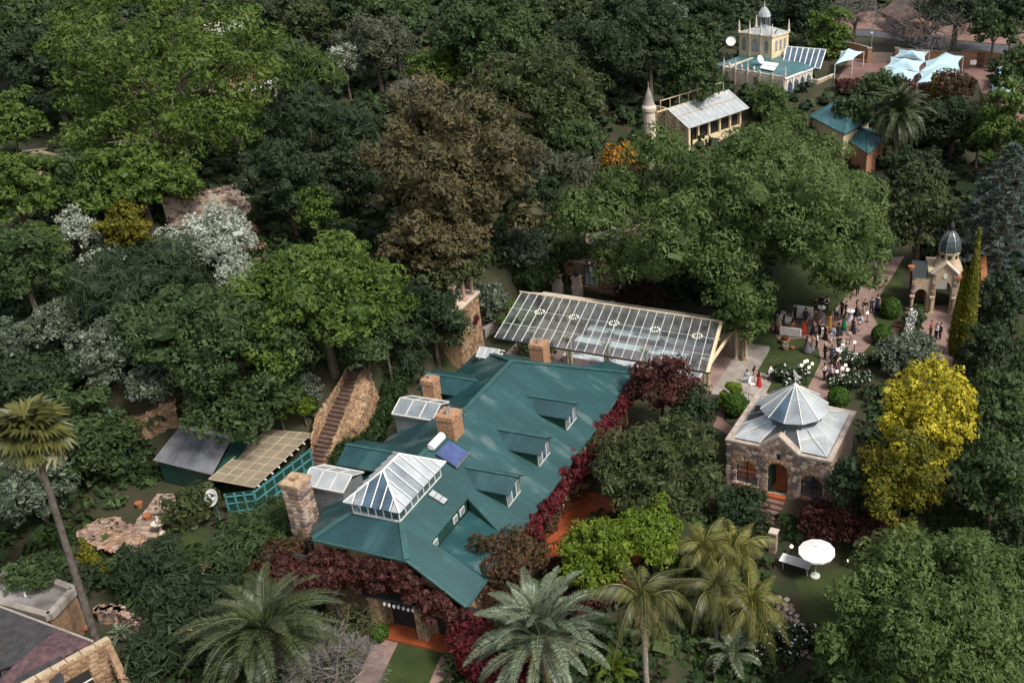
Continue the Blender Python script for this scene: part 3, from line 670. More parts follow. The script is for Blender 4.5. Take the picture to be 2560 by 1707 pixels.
for x0, x1 in ((-25.1, -24.6), (-21.9, -21.3), (-22.7, -22.2)):
    f = MB().bb(x0, x1, 3.53, 3.58, 5.15, 5.65).build('window', M['frame_w'], H); MB().bb(x0 + .06, x1 - .06, 3.50, 3.52, 5.2, 5.6).build('pane', M['gl_dusty'], f)
# brick arcade on the terrace side and the red floors
for k in range(9):
    x = -1.6 - k * 1.45
    c = MB(); c.bb(x - .22, x + .22, .15, .6, -.2, 2.2)
    for s in range(5):
        t0, t1 = math.pi * s / 5, math.pi * (s + 1) / 5
        c.bar((x - .72 + .52 * math.cos(t0), .36, 2.2 + .52 * math.sin(t0)), (x - .72 + .52 * math.cos(t1), .36, 2.2 + .52 * math.sin(t1)), .4, .22)
    c.bb(x - 1.4, x + .22, .2, .55, 2.74, 3.2); c.build('arch_pillar', M['brick_l'], H)
MB().bb(-19.5, -11.0, -7.0, .7, -.25, .12).build('terrace_floor', M['red_floor'], H)
MB().bb(-19.7, -10.8, -7.2, -7.0, -.3, .18).build('terrace_kerb', M['brick'], H)
MB().bb(-28.2, -27.0, -.2, 7.5, -.25, .22).build('porch_floor', M['red_floor'], H)
for y in (.4, 3.5, 6.6):
    p_ = MB().bb(-27.75, -27.0, y - .32, y + .32, .22, 3.0).build('porch_pillar', M['tan2'], H)
    for k in range(26):
        inst('stone', random.choice(TROCKS), p_, (-27.78, y + random.uniform(-.25, .25), .3 + 2.6 * k / 26), scale=(.3, .1, .17), rot=(0, 0, R(90)))
MB().bb(-27.9, -27.05, -.3, 7.6, 3.0, 3.12).build('porch_lintel', M['frame_d'], H)
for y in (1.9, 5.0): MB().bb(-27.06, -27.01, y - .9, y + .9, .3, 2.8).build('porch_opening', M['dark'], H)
for k in range(5):
    y = 4.3 + k * 1.05
    f = MB().bb(-27.12, -27.02, y - .42, y + .42, 3.75, 4.75).build('window', M['frame_d'], H)
    MB().bb(-27.15, -27.13, y - .34, y + .34, 3.83, 4.67).build('pane', M['gl_blue' if k % 2 else 'gl_dusty'], f)
MB().bb(-27.5, -27.02, 3.6, 9.6, 3.45, 3.6).build('window_sill', M['brick'], H)
# creeper-clad awning and fence on the front
MB().slab([(-27.0, 8.2, 4.4), (-29.0, 8.2, 3.4), (-29.0, 12.6, 3.4), (-27.0, 12.6, 4.4)], .08).build('awning', M['frame_d'], H)
for y in (8.3, 10.4, 12.5): MB().bb(-29.0, -28.88, y - .06, y + .06, -.3, 3.4).build('awning_post', M['frame_d'], H)
for z in (.9, 1.5): MB().bar((-28.95, 8.3, z), (-28.95, 12.5, z), .06).build('awning_rail', M['bark'], H)
# the three east dormers
def dormer(x, kind, y0, yb_e, yb_r, hw, ze, zr, side):
    d = inst('dormer', MB().mesh('dormer'), H)
    r = MB(); f = (lambda y: y) if side > 0 else (lambda y: 14.1 - y)
    for s in (-1, 1):
        q = [(x + s * hw, f(y0 - .25), ze), (x + s * hw, f(yb_e), ze), (x, f(yb_r), zr), (x, f(y0 - .4), zr)]
        r.slab(q, .06)
    d.data = r.mesh('dormer', M['roof_y'])
    MB().bar((x, f(y0 - .42), zr + .03), (x, f(yb_r), zr + .03), .22, .06).build('dormer_ridge', M['teal_trim'], d)
    g = MB(); wz = zE(y0)
    for s in (-1, 1):
        a = x + s * (hw - .2)
        g.slab([(a, f(y0), wz - .05), (a, f(y0), ze - .02), (a, f(yb_e - .05), ze - .02)], .08, (-s, 0, 0))
    g.slab([(x - hw + .2, f(y0), ze - .06), (x + hw - .2, f(y0), ze - .06), (x, f(y0), zr - .09)], .06, (0, 1 if side > 0 else -1, 0))
    g.build('dormer_cheek', M['green_board'], d)
    if side > 0:
        fr = MB(); n = 3; wd_ = 2 * (hw - .22)
        fr.bb(x - hw + .2, x + hw - .2, f(y0) + .0, f(y0) + .05, wz, wz + .07)
        fr.bb(x - hw + .2, x + hw - .2, f(y0) + .0, f(y0) + .05, ze - .12, ze - .04)
        for k in range(n + 1): fr.bb(x - wd_ / 2 + wd_ * k / n - .04, x - wd_ / 2 + wd_ * k / n + .04, f(y0) + .002, f(y0) + .052, wz + .07, ze - .12)
        fr.build('window_frame', M['frame_w'], d)
        for k in range(n):
            MB().bb(x - wd_ / 2 + wd_ * k / n + .05, x - wd_ / 2 + wd_ * (k + 1) / n - .05, f(y0) + .02, f(y0) + .04, wz + .08, ze - .13).build('pane', M['gl_dusty' if k != 1 else 'gl_blue'], d)
    else:
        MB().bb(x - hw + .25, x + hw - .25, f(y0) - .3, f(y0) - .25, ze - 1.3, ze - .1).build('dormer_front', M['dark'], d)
        MB().bb(x - hw + .2, x + hw - .2, f(y0 - .0) - .25, f(yb_e), zE(yb_e) - 3.2, ze - .07).build('dormer_body', M['green_board'], d)
    return d
for x in (-9.4, -14.1, -18.75): dormer(x, 'e', 1.33, 3.45, 4.75, 1.15, 5.92, 6.62, 1)
for x in (-8.5, -18.6): dormer(x, 'w', .7, 4.0, 4.8, 1.55, 6.05, 6.62, -1)
# glazed west dormer, small far dormer, glazed box by the tall chimney
def glazed(x0, x1, y0, y1, zb, ze, zr, pm, wall):
    d = inst('glazed_dormer', MB().bb(x0 + .12, x1 - .12, y0 + .1, y1 - .1, zb, ze - .02).mesh('glazed_dormer', M[wall]), H)
    xm = (x0 + x1) / 2; f = MB()
    for x_, z_ in ((x0, ze), (xm, zr), (x1, ze)): f.bar((x_, y0, z_), (x_, y1, z_), .09)
    n = 3
    for k in range(n + 1):
        y = y0 + (y1 - y0) * k / n
        for s in (x0, x1): f.bar((s, y, ze), (xm, y, zr), .07)
    f.build('glazing_bar', M['frame_w'], d)
    for k in range(n):
        ya, yb = y0 + (y1 - y0) * k / n + .05, y0 + (y1 - y0) * (k + 1) / n - .05
        for s in (x0, x1): MB().slab([(s, ya, ze), (s, yb, ze), (xm, yb, zr), (xm, ya, zr)], .015).build('pane', M[pm], d)
    return d
glazed(-13.5, -10.9, 10.3, 13.6, 3.0, 6.0, 6.6, 'gl_dusty', 'grey_metal')
glazed(-3.2, -1.7, 10.6, 12.4, 4.2, 5.4, 5.9, 'gl_milk', 'frame_w')
glazed(-22.9, -20.6, 11.2, 14.3, 3.0, 6.2, 6.75, 'gl_milk', 'grey_metal')
MB().slab([(1.2, -.6, 3.5), (-2.0, 1.0, 4.2), (-1.4, 4.6, 4.6), (1.8, 3.0, 3.8)], .1).build('lean_to_roof', M['roof_y'], H)
# roof lantern
L_ = inst('roof_lantern', MB().bb(-25.28, -20.52, 5.5, 8.6, 6.2, 6.98).mesh('roof_lantern', M['frame_w']), H)
x0, x1, y0, y1, zb, ze, zr = -25.3, -20.5, 5.45, 8.65, 6.98, 7.95, 9.45
f = MB()
for k in range(8):
    x = x0 + (x1 - x0) * k / 7
    for y in (y0, y1): f.bar((x, y, zb), (x, y, ze), .06)
for k in range(1, 6):
    y = y0 + (y1 - y0) * k / 6
    for x in (x0, x1): f.bar((x, y, zb), (x, y, ze), .06)
for z in (zb, ze): 
    for a, b in (((x0, y0), (x1, y0)), ((x1, y0), (x1, y1)), ((x1, y1), (x0, y1)), ((x0, y1), (x0, y0))): f.bar((*a, z), (*b, z), .1)
f.build('lantern_frame', M['frame_w'], L_)
for k in range(7):
    xa, xb = x0 + (x1 - x0) * k / 7 + .05, x0 + (x1 - x0) * (k + 1) / 7 - .05
    for y in (y0, y1): MB().bb(xa, xb, y - .01, y + .01, zb + .06, ze - .06).build('side_pane', M['gl_clear'], L_)
for k in range(6):
    ya, yb = y0 + (y1 - y0) * k / 6 + .05, y0 + (y1 - y0) * (k + 1) / 6 - .05
    for x in (x0, x1): MB().bb(x - .01, x + .01, ya, yb, zb + .06, ze - .06).build('side_pane', M['gl_clear'], L_)
ov = .32; X0, X1, Y0, Y1 = x0 - ov, x1 + ov, y0 - ov, y1 + ov; ym = (y0 + y1) / 2; xa_, xb_ = -23.9, -22.1; zo = ze - .05
def pane4(p, m, **k): MB().slab(p, .015).build('roof_pane', M[m], L_, **k)
def onslope(t, side):          # a point along the eave and the matching point on hip or ridge
    x = X0 + (X1 - X0) * t
    if x < xa_: q = (x - X0) / (xa_ - X0)
    elif x > xb_: q = (X1 - x) / (X1 - xb_)
    else: q = 1
    y = Y0 if side < 0 else Y1
    return Vector((x, y, zo)), Vector((x, y + (ym - y) * q, zo + (zr - zo) * q))
N_ = 8; rb = MB()
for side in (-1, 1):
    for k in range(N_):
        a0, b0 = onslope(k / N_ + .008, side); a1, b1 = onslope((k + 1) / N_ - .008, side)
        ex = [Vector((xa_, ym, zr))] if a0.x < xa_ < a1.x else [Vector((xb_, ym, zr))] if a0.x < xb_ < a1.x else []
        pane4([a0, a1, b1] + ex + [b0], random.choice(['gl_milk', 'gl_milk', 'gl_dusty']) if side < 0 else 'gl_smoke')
        if k: rb.bar(a0 + Vector((-.02, 0, .03)), b0 + Vector((-.02, 0, .03)), .05, .06)
for xe, xr, s in ((X0, xa_, 0), (X1, xb_, 1)):
    n = 6
    for k in range(n):
        u0, u1 = k / n + .01, (k + 1) / n - .01
        pt = lambda u: (Vector((xe, Y0 + (Y1 - Y0) * u, zo)), Vector((xe, Y0 + (Y1 - Y0) * u, zo)).lerp(Vector((xr, ym, zr)), 1) if False else None)
        def top(u):
            q = 1 - abs(2 * u - 1); return Vector((xe + (xr - xe) * q, Y0 + (Y1 - Y0) * u, zo + (zr - zo) * q))
        a0, a1 = Vector((xe, Y0 + (Y1 - Y0) * u0, zo)), Vector((xe, Y0 + (Y1 - Y0) * u1, zo))
        pane4([a0, a1, top(u1), top(u0)], ['gl_milk', 'gl_blue', 'gl_blue', 'gl_blue', 'gl_dusty', 'gl_milk'][k] if s == 0 else 'gl_dusty')
        if k: rb.bar(a0 + Vector((0, 0, .03)), top(u0) + Vector((0, 0, .03)), .05, .06)
for a, b in (((X0, Y0, zo), (xa_, ym, zr)), ((X0, Y1, zo), (xa_, ym, zr)), ((X1, Y0, zo), (xb_, ym, zr)), ((X1, Y1, zo), (xb_, ym, zr)), ((xa_, ym, zr), (xb_, ym, zr))):
    rb.bar(Vector(a) + Vector((0, 0, .04)), Vector(b) + Vector((0, 0, .04)), .11, .06)
rb.build('glazing_bar', M['white'], L_)
sk = MB().slab([(-22.5, 5.25, zE(5.25) + .1), (-21.9, 5.25, zE(5.25) + .1), (-21.9, 4.2, zE(4.2) + .1), (-22.5, 4.2, zE(4.2) + .1)][::-1], .1).build('skylight', M['frame_d'], H)
for k in range(3):
    a, b = 5.2 - .34 * k, 5.2 - .34 * (k + 1) + .04
    MB().slab([(-22.45, a, zE(a) + .125), (-21.95, a, zE(a) + .125), (-21.95, b, zE(b) + .125), (-22.45, b, zE(b) + .125)][::-1], .015).build('pane', M['gl_milk'], sk)
# brick chimneys on the roof
def chimney(x, y, z0, z1, w_, d_, pots, m='brick_l'):
    c = MB().bb(x - w_ / 2, x + w_ / 2, y - d_ / 2, y + d_ / 2, z0, z1 - .3).build('chimney', M['mortar'], H)
    b = MB(); z = z0 + .05
    while z < z1 - .4:
        off = .12 if int(z * 9) % 2 else 0
        for s in (-1, 1):
            for k in range(int(w_ / .24) + 1): b.box((x - w_ / 2 + .12 + k * .24 - off * .5, y + s * d_ / 2, z + .05), (.21, .05 + random.uniform(0, .03), .085))
            for k in range(int(d_ / .24) + 1): b.box((x + s * w_ / 2, y - d_ / 2 + .12 + k * .24 - off * .5, z + .05), (.05 + random.uniform(0, .03), .21, .085))
        z += .105
    q = b.build('brickwork', M[m], c); q['kind'] = 'stuff'
    MB().bb(x - w_ / 2 - .08, x + w_ / 2 + .08, y - d_ / 2 - .08, y + d_ / 2 + .08, z1 - .32, z1).build('chimney_cap', M['brick_l'], c)
    for k in range(pots): MB().lathe([(.13, 0), (.14, .16), (.1, .24), (.12, .34), (.07, .35)], (x + (k - (pots - 1) / 2) * .32, y, z1), 8).build('chimney_pot', M['grey_metal'], c)
    return c
chimney(-16.7, 6.75, 7.0, 9.25, 1.15, 1.15, 2)
chimney(-10.4, 12.1, 4.4, 7.5, .85, .9, 1)
chimney(-2.7, 6.9, 5.0, 7.3, 1.1, 1.1, 2)
c = MB().bb(-24.8, -23.6, 12.9, 14.1, -.3, 7.5).build('chimney', M['mortar'], H, label='tall rough stone chimney at the house corner')
z = 0.0
while z < 7.4:
    for (ax, sg) in (('x', -1), ('y', -1), ('x', 1)):
        for k in range(3):
            w_ = .4; t = -.4 + .4 * k + random.uniform(-.05, .05); hh = random.uniform(.2, .3)
            if z < 3.4 and ax == 'x' and sg == 1: continue
            if ax == 'y': inst('stone', random.choice(ROCKS), c, (-24.2 + t, 12.9, z + .14), scale=(.4, .14, .28))
            else: inst('stone', random.choice(ROCKS), c, (-24.2 + sg * .6, 13.5 + t, z + .14), scale=(.4, .14, .28), rz=R(90))
    z += .3
MB().bb(-24.9, -23.5, 12.8, 14.2, 7.5, 7.7).build('chimney_cap', M['tan2'], c)
MB().bb(-24.4, -24.0, 13.3, 13.7, 7.7, 7.95).build('chimney_pot', M['tan0'], c)
# solar geyser resting on the roof
def hw(x, y, z):
    a = R(74); return (HO[0] + x * math.cos(a) - y * math.sin(a), HO[1] + x * math.sin(a) + y * math.cos(a), z)
sg = thing('solar_water_heater', 'white cylinder solar geyser with blue tube panel on the green roof', 'solar heater', hw(-18.5, 5.8, zE(5.8)), R(74))
zz = lambda y: zE(y + 5.8) - zE(5.8) + .16
MB().tube([(-.75, .95, zz(.95) + .22), (-.68, .95, zz(.95) + .22), (.68, .95, zz(.95) + .22), (.75, .95, zz(.95) + .22)], [.2, .29, .29, .2], 14).build('tank', M['white'], sg, smooth=False)
MB().slab([(-.85, .6, zz(.6)), (.85, .6, zz(.6)), (.85, -.8, zz(-.8)), (-.85, -.8, zz(-.8))][::-1], .05).build('panel', M['frame_d'], sg)
tb = mat('blue_collector_tube', (0.10, 0.14, 0.32), .25, .15, spec=.7); 
for k in range(17):
    x = -.76 + 1.52 * k / 16; MB().tube([(x, .58, zz(.58) + .05), (x, -.76, zz(-.76) + .05)], .032, 6).build('collector_tube', tb, sg)
MB().bar((-.85, -.8, zz(-.8)), (.85, -.8, zz(-.8)), .08).build('bracket', M['grey_metal'], sg)
# ------------------------------------------------------------------ glass banquet hall (local x along the ridge to the right, y away)
GZ = 0.4; GO = (-0.72, 72.5, 0); GA = R(-18)
G = thing('glass_banquet_hall', 'long glass roofed banquet hall with candle chandeliers and set tables', 'glasshouse', GO, GA)
MB().bb(-20.6, -.4, .9, 9.6, -.3, GZ).build('floor', M['paving'], G); MB().bb(-.39, 2.2, .9, 10.6, -.3, GZ).build('side_platform', M['concrete'], G)
MB().bb(-20.5, 0.2, 9.4, 9.75, GZ, 3.1).build('back_wall', M['cream_l'], G)
rz_, ez, by = 5.0, 3.0, 9.6
rf = []
NB = 23
for k in range(NB + 1):
    x = -20.4 + 20.1 * k / NB; xr = -20.4 + 19.4 * k / NB
    rf = MB(); rf.bar((x, 0, ez), (xr, 5.45, rz_), .045, .08); rf.bar((xr, 5.45, rz_), (x, by, ez), .045, .08); rf.build('rafter', M['frame_w'], G)
for k in range(NB):
    xa, xb = -20.4 + 20.1 * k / NB + .05, -20.4 + 20.1 * (k + 1) / NB - .05
    ra, rb_ = -20.4 + 19.4 * k / NB + .05, -20.4 + 19.4 * (k + 1) / NB - .05
    for j in range(3):
        t0, t1 = j / 3 + .006, (j + 1) / 3 - .006
        P_ = lambda xx, rr, t: (xx + (rr - xx) * t, 5.45 * t, ez + (rz_ - ez) * t)
        MB().slab([P_(xa, ra, t0), P_(xb, rb_, t0), P_(xb, rb_, t1), P_(xa, ra, t1)], .012).build('pane', M['gl_clear'], G)
    MB().slab([(ra, 5.5, rz_ - .02), (rb_, 5.5, rz_ - .02), (xb, by, ez), (xa, by, ez)], .012).build('pane', M['gl_clear'], G)
for t in (.33, .66): MB().bar((-20.4, 5.45 * t, ez + 2 * t - .06), (-.4, 5.45 * t, ez + 2 * t - .06), .06).build('purlin', M['frame_w'], G)
MB().bar((-20.6, 5.45, rz_ + .04), (-.8, 5.45, rz_ + .04), .13, .08).build('ridge_beam', M['cream'], G)
MB().bar((-20.5, -.03, ez - .05), (-.1, -.03, ez - .05), .12, .12).build('gutter', M['frame_d'], G)
gb = MB(); gb.bar((-.35, 0, ez - .1), (-.9, 5.45, rz_ - .05), .28, .22); gb.bar((-.9, 5.45, rz_ - .05), (-.35, by, ez - .1), .22, .22); gb.bar((-.6, 1.2, ez), (-.6, 9.4, ez), .2, .25); gb.build('gable_beam', M['cream'], G)
def column(x, y, z0, z1, r, m, par, name='column', n=12):
    h = z1 - z0
    b = MB(); b.bb(x - r * 1.6, x + r * 1.6, y - r * 1.6, y + r * 1.6, z0, z0 + .12)
    b.lathe([(r * 1.35, .12), (r * 1.3, .2), (r, .28), (r * .94, h * .6), (r * .86, h - .3), (r * 1.1, h - .24), (r * 1.35, h - .14)], (x, y, z0), n)
    b.bb(x - r * 1.5, x + r * 1.5, y - r * 1.5, y + r * 1.5, z1 - .14, z1)
    return b.build(name, m, par)
for x in (-17.5, -13.9, -10.2, -6.6, -.95):
    for dx in (-.17, .17): column(x + dx, 1.5, GZ, ez + .42, .15, M['sand'], G)
for dx in (-.2, .2, .6): column(.15 + dx, 7.4 + dx * .4, GZ, ez + .5, .16, M['sand'], G)
for k in range(12):
    x = -19.8 + 1.75 * k; d_ = MB()
    for i in range(8):
        y = 9.3 - .1 * math.sin(i); d_.bb(x + i * .15, x + i * .15 + .13, y - .12 - .08 * (i % 2), y, GZ, 2.9)
    d_.build('drape', M['sand'], G)
for k in range(10):                                       # scalloped white swags under the far slope
    b = MB(); x = -19 + 1.3 * k
    for i in range(6):
        t = i / 5; b.slab([(x + 1.25 * t, 7.2, 3.9 - .45 * math.sin(math.pi * t)), (x + 1.25 * min(1, t + .2), 7.2, 3.9 - .45 * math.sin(math.pi * min(1, t + .2))), (x + 1.25 * min(1, t + .2), 7.2, 4.15), (x + 1.25 * t, 7.2, 4.15)], .04, (0, 1, 0))
    b.build('swag', M['concrete'], G)
def gw(x, y, z):
    return (GO[0] + x * math.cos(GA) - y * math.sin(GA), GO[1] + x * math.sin(GA) + y * math.cos(GA), z)
LT = ['front long table under the glass roof with rose cloth', 'middle long table under the glass roof with white runner', 'far long table under the glass roof beside the drapes']
for j, (y, xa, xb) in enumerate(((2.35, -14.8, -1.7), (5.2, -15.0, -4.0), (7.6, -14.8, -2.6))):
    t = thing('banquet_table', LT[j], 'table', gw((xa + xb) / 2, y, GZ), GA, 'banquet tables in the glass hall'); L = xb - xa
    MB().bb(-L / 2, L / 2, -.5, .5, .70, .76).build('tabletop', M['cloth'], t)
    b = MB(); n = int(L / .22)
    for i in range(n):
        for s in (-1, 1): b.bb(-L / 2 + L * i / n, -L / 2 + L * (i + .8) / n, s * .5 - .02 + .02 * (i % 2), s * .5 + .03 * (i % 2), .02, .70)
    b.build('table_skirt', M['cloth_pink'], t)
    pl = MB()
    for i in range(int(L / .6)):
        for s in (-1, 1): pl.lathe([(.12, 0), (.14, .02)], (-L / 2 + .35 + i * .6, s * .32, .765), 8)
    q = pl.build('place_setting', M['white'], t); q['kind'] = 'stuff'
for j, (x, y) in enumerate(((-13, 2.4), (-9.8, 2.3), (-5.6, 2.5), (-2.4, 2.4), (-11.5, 5.2), (-6.5, 5.2), (-9.2, 7.5))):
    lb = ['at the left end of the front table', 'at the middle of the front table', 'right of the middle on the front table', 'at the right end of the front table', 'on the left half of the middle table', 'on the right half of the middle table', 'on the far table by the drapes'][j]
    o = thing('flower_centrepiece', 'tall blue grey flower vase ' + lb, 'flowers', gw(x, y, GZ + .76), 0, 'flower stands on the banquet tables')
    MB().lathe([(.1, 0), (.03, .08), (.03, .7), (.1, .8)], (0, 0, 0), 8).build('vase', M['gl_milk'], o)
    P, T = leaves_on(np.array([(0, 0, 1.0, .32, .9), (.16, .1, .86, .22, .9), (-.18, -.05, .9, .2, .9)]), .12, .8, 1.6); inst('bouquet', quads_mesh('bouquet', P, T, LM['silverd'], *cores(np.array([(0, 0, 1.0, .3, .9)]))), o)
CH = ['first', 'second', 'third', 'fourth', 'fifth']
ch_me = MB(); 
for i in range(14):
    t0, t1 = 6.283 * i / 14, 6.283 * (i + 1) / 14; ch_me.bar((.42 * math.cos(t0), .42 * math.sin(t0), 0), (.42 * math.cos(t1), .42 * math.sin(t1), 0), .035)
for i in range(3): ch_me.bar((.42 * math.cos(2.1 * i), .42 * math.sin(2.1 * i), 0), (0, 0, .45), .02)
ch_me.bar((0, 0, .45), (0, 0, 1.0), .025); ch_me = ch_me.mesh('ring', M['black']); bulb_me = MB().ball((0, 0, .08), .045, 8, 6, 1.3).mesh('bulb', M['bulb'])
for j, x in enumerate((-18.3, -14.85, -10.85, -6.9, -2.9)):
    o = thing('chandelier', 'ring chandelier with lit bulbs under the glass roof, %s from the left' % CH[j], 'chandelier', gw(x, 4.75, 3.55), 0, 'ring chandeliers in the glass hall')
    inst('ring', ch_me, o)
    for i in range(12): inst('bulb', bulb_me, o, (.42 * math.cos(6.283 * i / 12), .42 * math.sin(6.283 * i / 12), 0))
# garden steps beside the hall and their rail
st = thing('garden_steps', 'broad pale steps at the right end of the glass hall', 'steps', (*gw(2.6, 3.6, 0)[:2], 0), GA)
for k in range(4): MB().bb(-.4 + .42 * k, .1 + .42 * k, -2.6, 2.2, -.2, .40 - .1 * k).build('step', M['concrete'], st)
rl = MB(); rl.bar((-.4, -2.8, 1.2), (1.3, -2.8, .9), .04)
for k in range(3): rl.bar((-.3 + .75 * k, -2.8, .0), (-.3 + .75 * k, -2.8, 1.2 - .13 * k), .04)
rl.build('handrail', M['black'], st)

# ------------------------------------------------------------------ stone pavilion with the glass cone roof (x along its front, y away from it)
PO = (0.5, 61.35, 0); PA = R(-21); V = thing('stone_pavilion', 'square rough stone pavilion with arched windows and a conical glass roof', 'pavilion', PO, PA)
W_, D_, HP = 7.9, 7.0, 3.72
def arch_hole(x0, x1, z0, zs):       # returns test for being inside an arched opening
    xm, r = (x0 + x1) / 2, (x1 - x0) / 2
    return lambda x, z, g=.0: x0 - g < x < x1 + g and z0 < z < zs + g or (x - xm) ** 2 + (z - zs) ** 2 < (r + g) ** 2 and z >= zs
def arch_wall(b, x0, x1, zt, holes, y, t, zb=-.4):
    """front wall in columns, open under each arch"""
    n = 150
    for i in range(n):
        xa, xb = x0 + (x1 - x0) * i / n, x0 + (x1 - x0) * (i + 1) / n; xm = (xa + xb) / 2; top = zt(xm)
        lo = [(zb, top)]
        for h in holes:
            hx0, hx1, hz0, hzs = h
            if hx0 < xm < hx1:
                c, r = (hx0 + hx1) / 2, (hx1 - hx0) / 2; ht = hzs + math.sqrt(max(0, r * r - (xm - c) ** 2))
                lo = [(zb, hz0), (ht, top)]
        for a, c_ in lo:
            if c_ - a > .01: b.bb(xa, xb, y, y + t, a, c_)
HOL = [(.75, 2.4, .2, 1.45), (3.2, 4.8, -.05, 1.95), (5.75, 7.4, .2, 1.45)]
gz = lambda x: HP if not 2.55 < x < 5.5 else HP + (1.47 - abs(x - 4.02)) * .85 - .05
b = MB(); arch_wall(b, 0, W_, gz, HOL, 0, .45); b.build('front_wall', M['mortar'], V)
hs_ = [arch_hole(*h) for h in HOL]
fwall = [o for o in V.children if o.name.startswith('front_wall')][0]
stones_on(fwall, .02, W_ - .02, -.3, HP - .12, -.01, lambda x, z: any(h(x, z, .10) for h in hs_) or (3.86 < x < 4.18 and 2.9 < z), hs=(.26, .42), ws=(.3, .62), limit=230)
stones_on(fwall, 2.7, 5.35, HP - .1, HP + 1.0, -.01, lambda x, z: z > gz(x) - .22 or (3.82 < x < 4.22 and z < 3.95), hs=(.24, .34), ws=(.28, .5), limit=40)
for (hx0, hx1, hz0, hzs) in HOL:
    xm, r = (hx0 + hx1) / 2, (hx1 - hx0) / 2
    for k in range(9):
        t = math.pi * (k + .5) / 9
        inst('arch_stone', random.choice(TROCKS), fwall, (xm + (r + .12) * math.cos(t), -.04, hzs + (r + .12) * math.sin(t)), scale=(.24, .16, .26), rot=(0, -t + math.pi / 2, 0))
b = MB(); b.bb(0, .45, .45, D_, -.4, HP); b.bb(W_ - .45, W_, .45, D_, -.4, HP); b.bb(0, W_, D_ - .45, D_, -.4, HP); b.build('wall', M['stone0'], V)
q = MB()
for k in range(7 * 9):
    q.box((-.01, .3 + (k % 14) * .5 + random.uniform(-.05, .05), -.1 + (k // 14) * .85 + random.uniform(-.1, .1)), (.06, .4, .3))
q = q.build('side_stonework', M['stone2'], V); q['kind'] = 'stuff'
MB().bb(.45, W_ - .45, .45, D_ - .45, -.3, .04).build('floor', M['red_floor'], V)
for (hx0, hx1, hz0, hzs) in (HOL[0], HOL[2]):
    f = MB(); xm, r = (hx0 + hx1) / 2, (hx1 - hx0) / 2
    for x in (hx0 + .04, xm, hx1 - .04): f.bb(x - .035, x + .035, .2, .26, hz0, hzs + (r if x == xm else .1) - .05)
    for z in (hz0 + .04, 1.0, hzs): f.bb(hx0, hx1, .201, .259, z - .03, z + .03)
    for k in range(8):
        a0, a1 = math.pi * k / 8, math.pi * (k + 1) / 8
        f.bar((xm + (r - .04) * math.cos(a0), .23, hzs + (r - .04) * math.sin(a0)), (xm + (r - .04) * math.cos(a1), .23, hzs + (r - .04) * math.sin(a1)), .07)
    wnd = f.build('arched_window', M['frame_d'], V)
    poly = [(hx0, .24, hz0), (hx1, .24, hz0)] + [(xm + r * math.cos(math.pi * k / 10), .24, hzs + r * math.sin(math.pi * k / 10)) for k in range(11)]
    MB().slab(poly, .012, (0, 1, 0)).build('pane', M['gl_clear'], wnd)
    MB().bb(hx0 - .1, hx1 + .1, -.14, .2, hz0 - .14, hz0 - .03).build('window_sill', M['terra'], V)
MB().bb(3.3, 3.45, .1, 1.4, .04, 2.1).build('door', M['green_board'], V)
for x in (.9, 1.9, 6.3, 7.0):
    MB().bb(x - .12, x + .12, -.1, .1, HP - .42, HP - .18).build('corbel', M['stone3'], V)
MB().bb(3.88, 4.16, -.03, .02, 2.95, 3.5).build('niche', M['dark'], V)
b = MB(); b.bb(-.1, .5, -.1, D_ + .1, HP, HP + .16); b.bb(W_ - .3, W_ + .08, -.1, D_ + .1, HP, HP + .16); b.bb(.5, W_ - .3, D_ - .3, D_ + .1, HP, HP + .16)
b.bb(.5, 2.55, -.1, .2, HP + .002, HP + .162); b.bb(5.5, W_ - .3, -.1, .2, HP + .002, HP + .162)
b.bar((2.45, .2, HP + .02), (4.02, .2, HP + 1.35), .62, .16); b.bar((5.6, .2, HP + .02), (4.02, .2, HP + 1.35), .62, .16); b.build('parapet', M['cap_stone'], V)
# lower glass roof: octagon drum down to the square parapet
cx_, cy_, ro, ri = 4.02, 3.6, 2.1, 2.55
octp = [Vector((cx_ + ro * math.cos(R(22.5 + 45 * k)), cy_ + ro * math.sin(R(22.5 + 45 * k)), 4.75)) for k in range(8)]
sqp = [Vector(p) for p in ((W_ - .35, 5.1, 3.9), (5.6, D_ - .35, 3.9), (2.4, D_ - .35, 3.9), (.35, 5.1, 3.9), (.35, 2.2, 3.9), (2.4, .35, 3.9), (5.6, .35, 3.9), (W_ - .35, 2.2, 3.9))]
crn = [Vector(p) for p in ((W_ - .35, D_ - .35, 3.88), (.35, D_ - .35, 3.88), (.35, .35, 3.88), (W_ - .35, .35, 3.88))]
rb = MB(); gm = ['gl_milk', 'gl_dusty', 'gl_milk', 'gl_clear', 'gl_milk', 'gl_clear', 'gl_milk', 'gl_milk']
for k in range(8):
    a, b_, c_, d_ = octp[k], octp[(k + 1) % 8], sqp[(k + 1) % 8], sqp[k]
    if k in (0, 2, 4, 6):
        cn = crn[k // 2]
        m1, m2 = (a + d_) / 2, (b_ + c_) / 2
        MB().slab([a, b_, m2, m1], .012).build('roof_pane', M[gm[k]], V); MB().slab([m1, m2, c_, cn, d_], .012).build('roof_pane', M[gm[(k + 2) % 8]], V); rb.bar(m1, m2, .05); rb.bar((a + b_) / 2, cn, .05)
    else:
        MB().slab([a, b_, c_, d_], .012).build('roof_pane', M[gm[k]], V); rb.bar((a + b_) / 2, (c_ + d_) / 2, .05)
    rb.bar(a, d_, .07)
rb.build('glazing_bar', M['frame_w'], V)
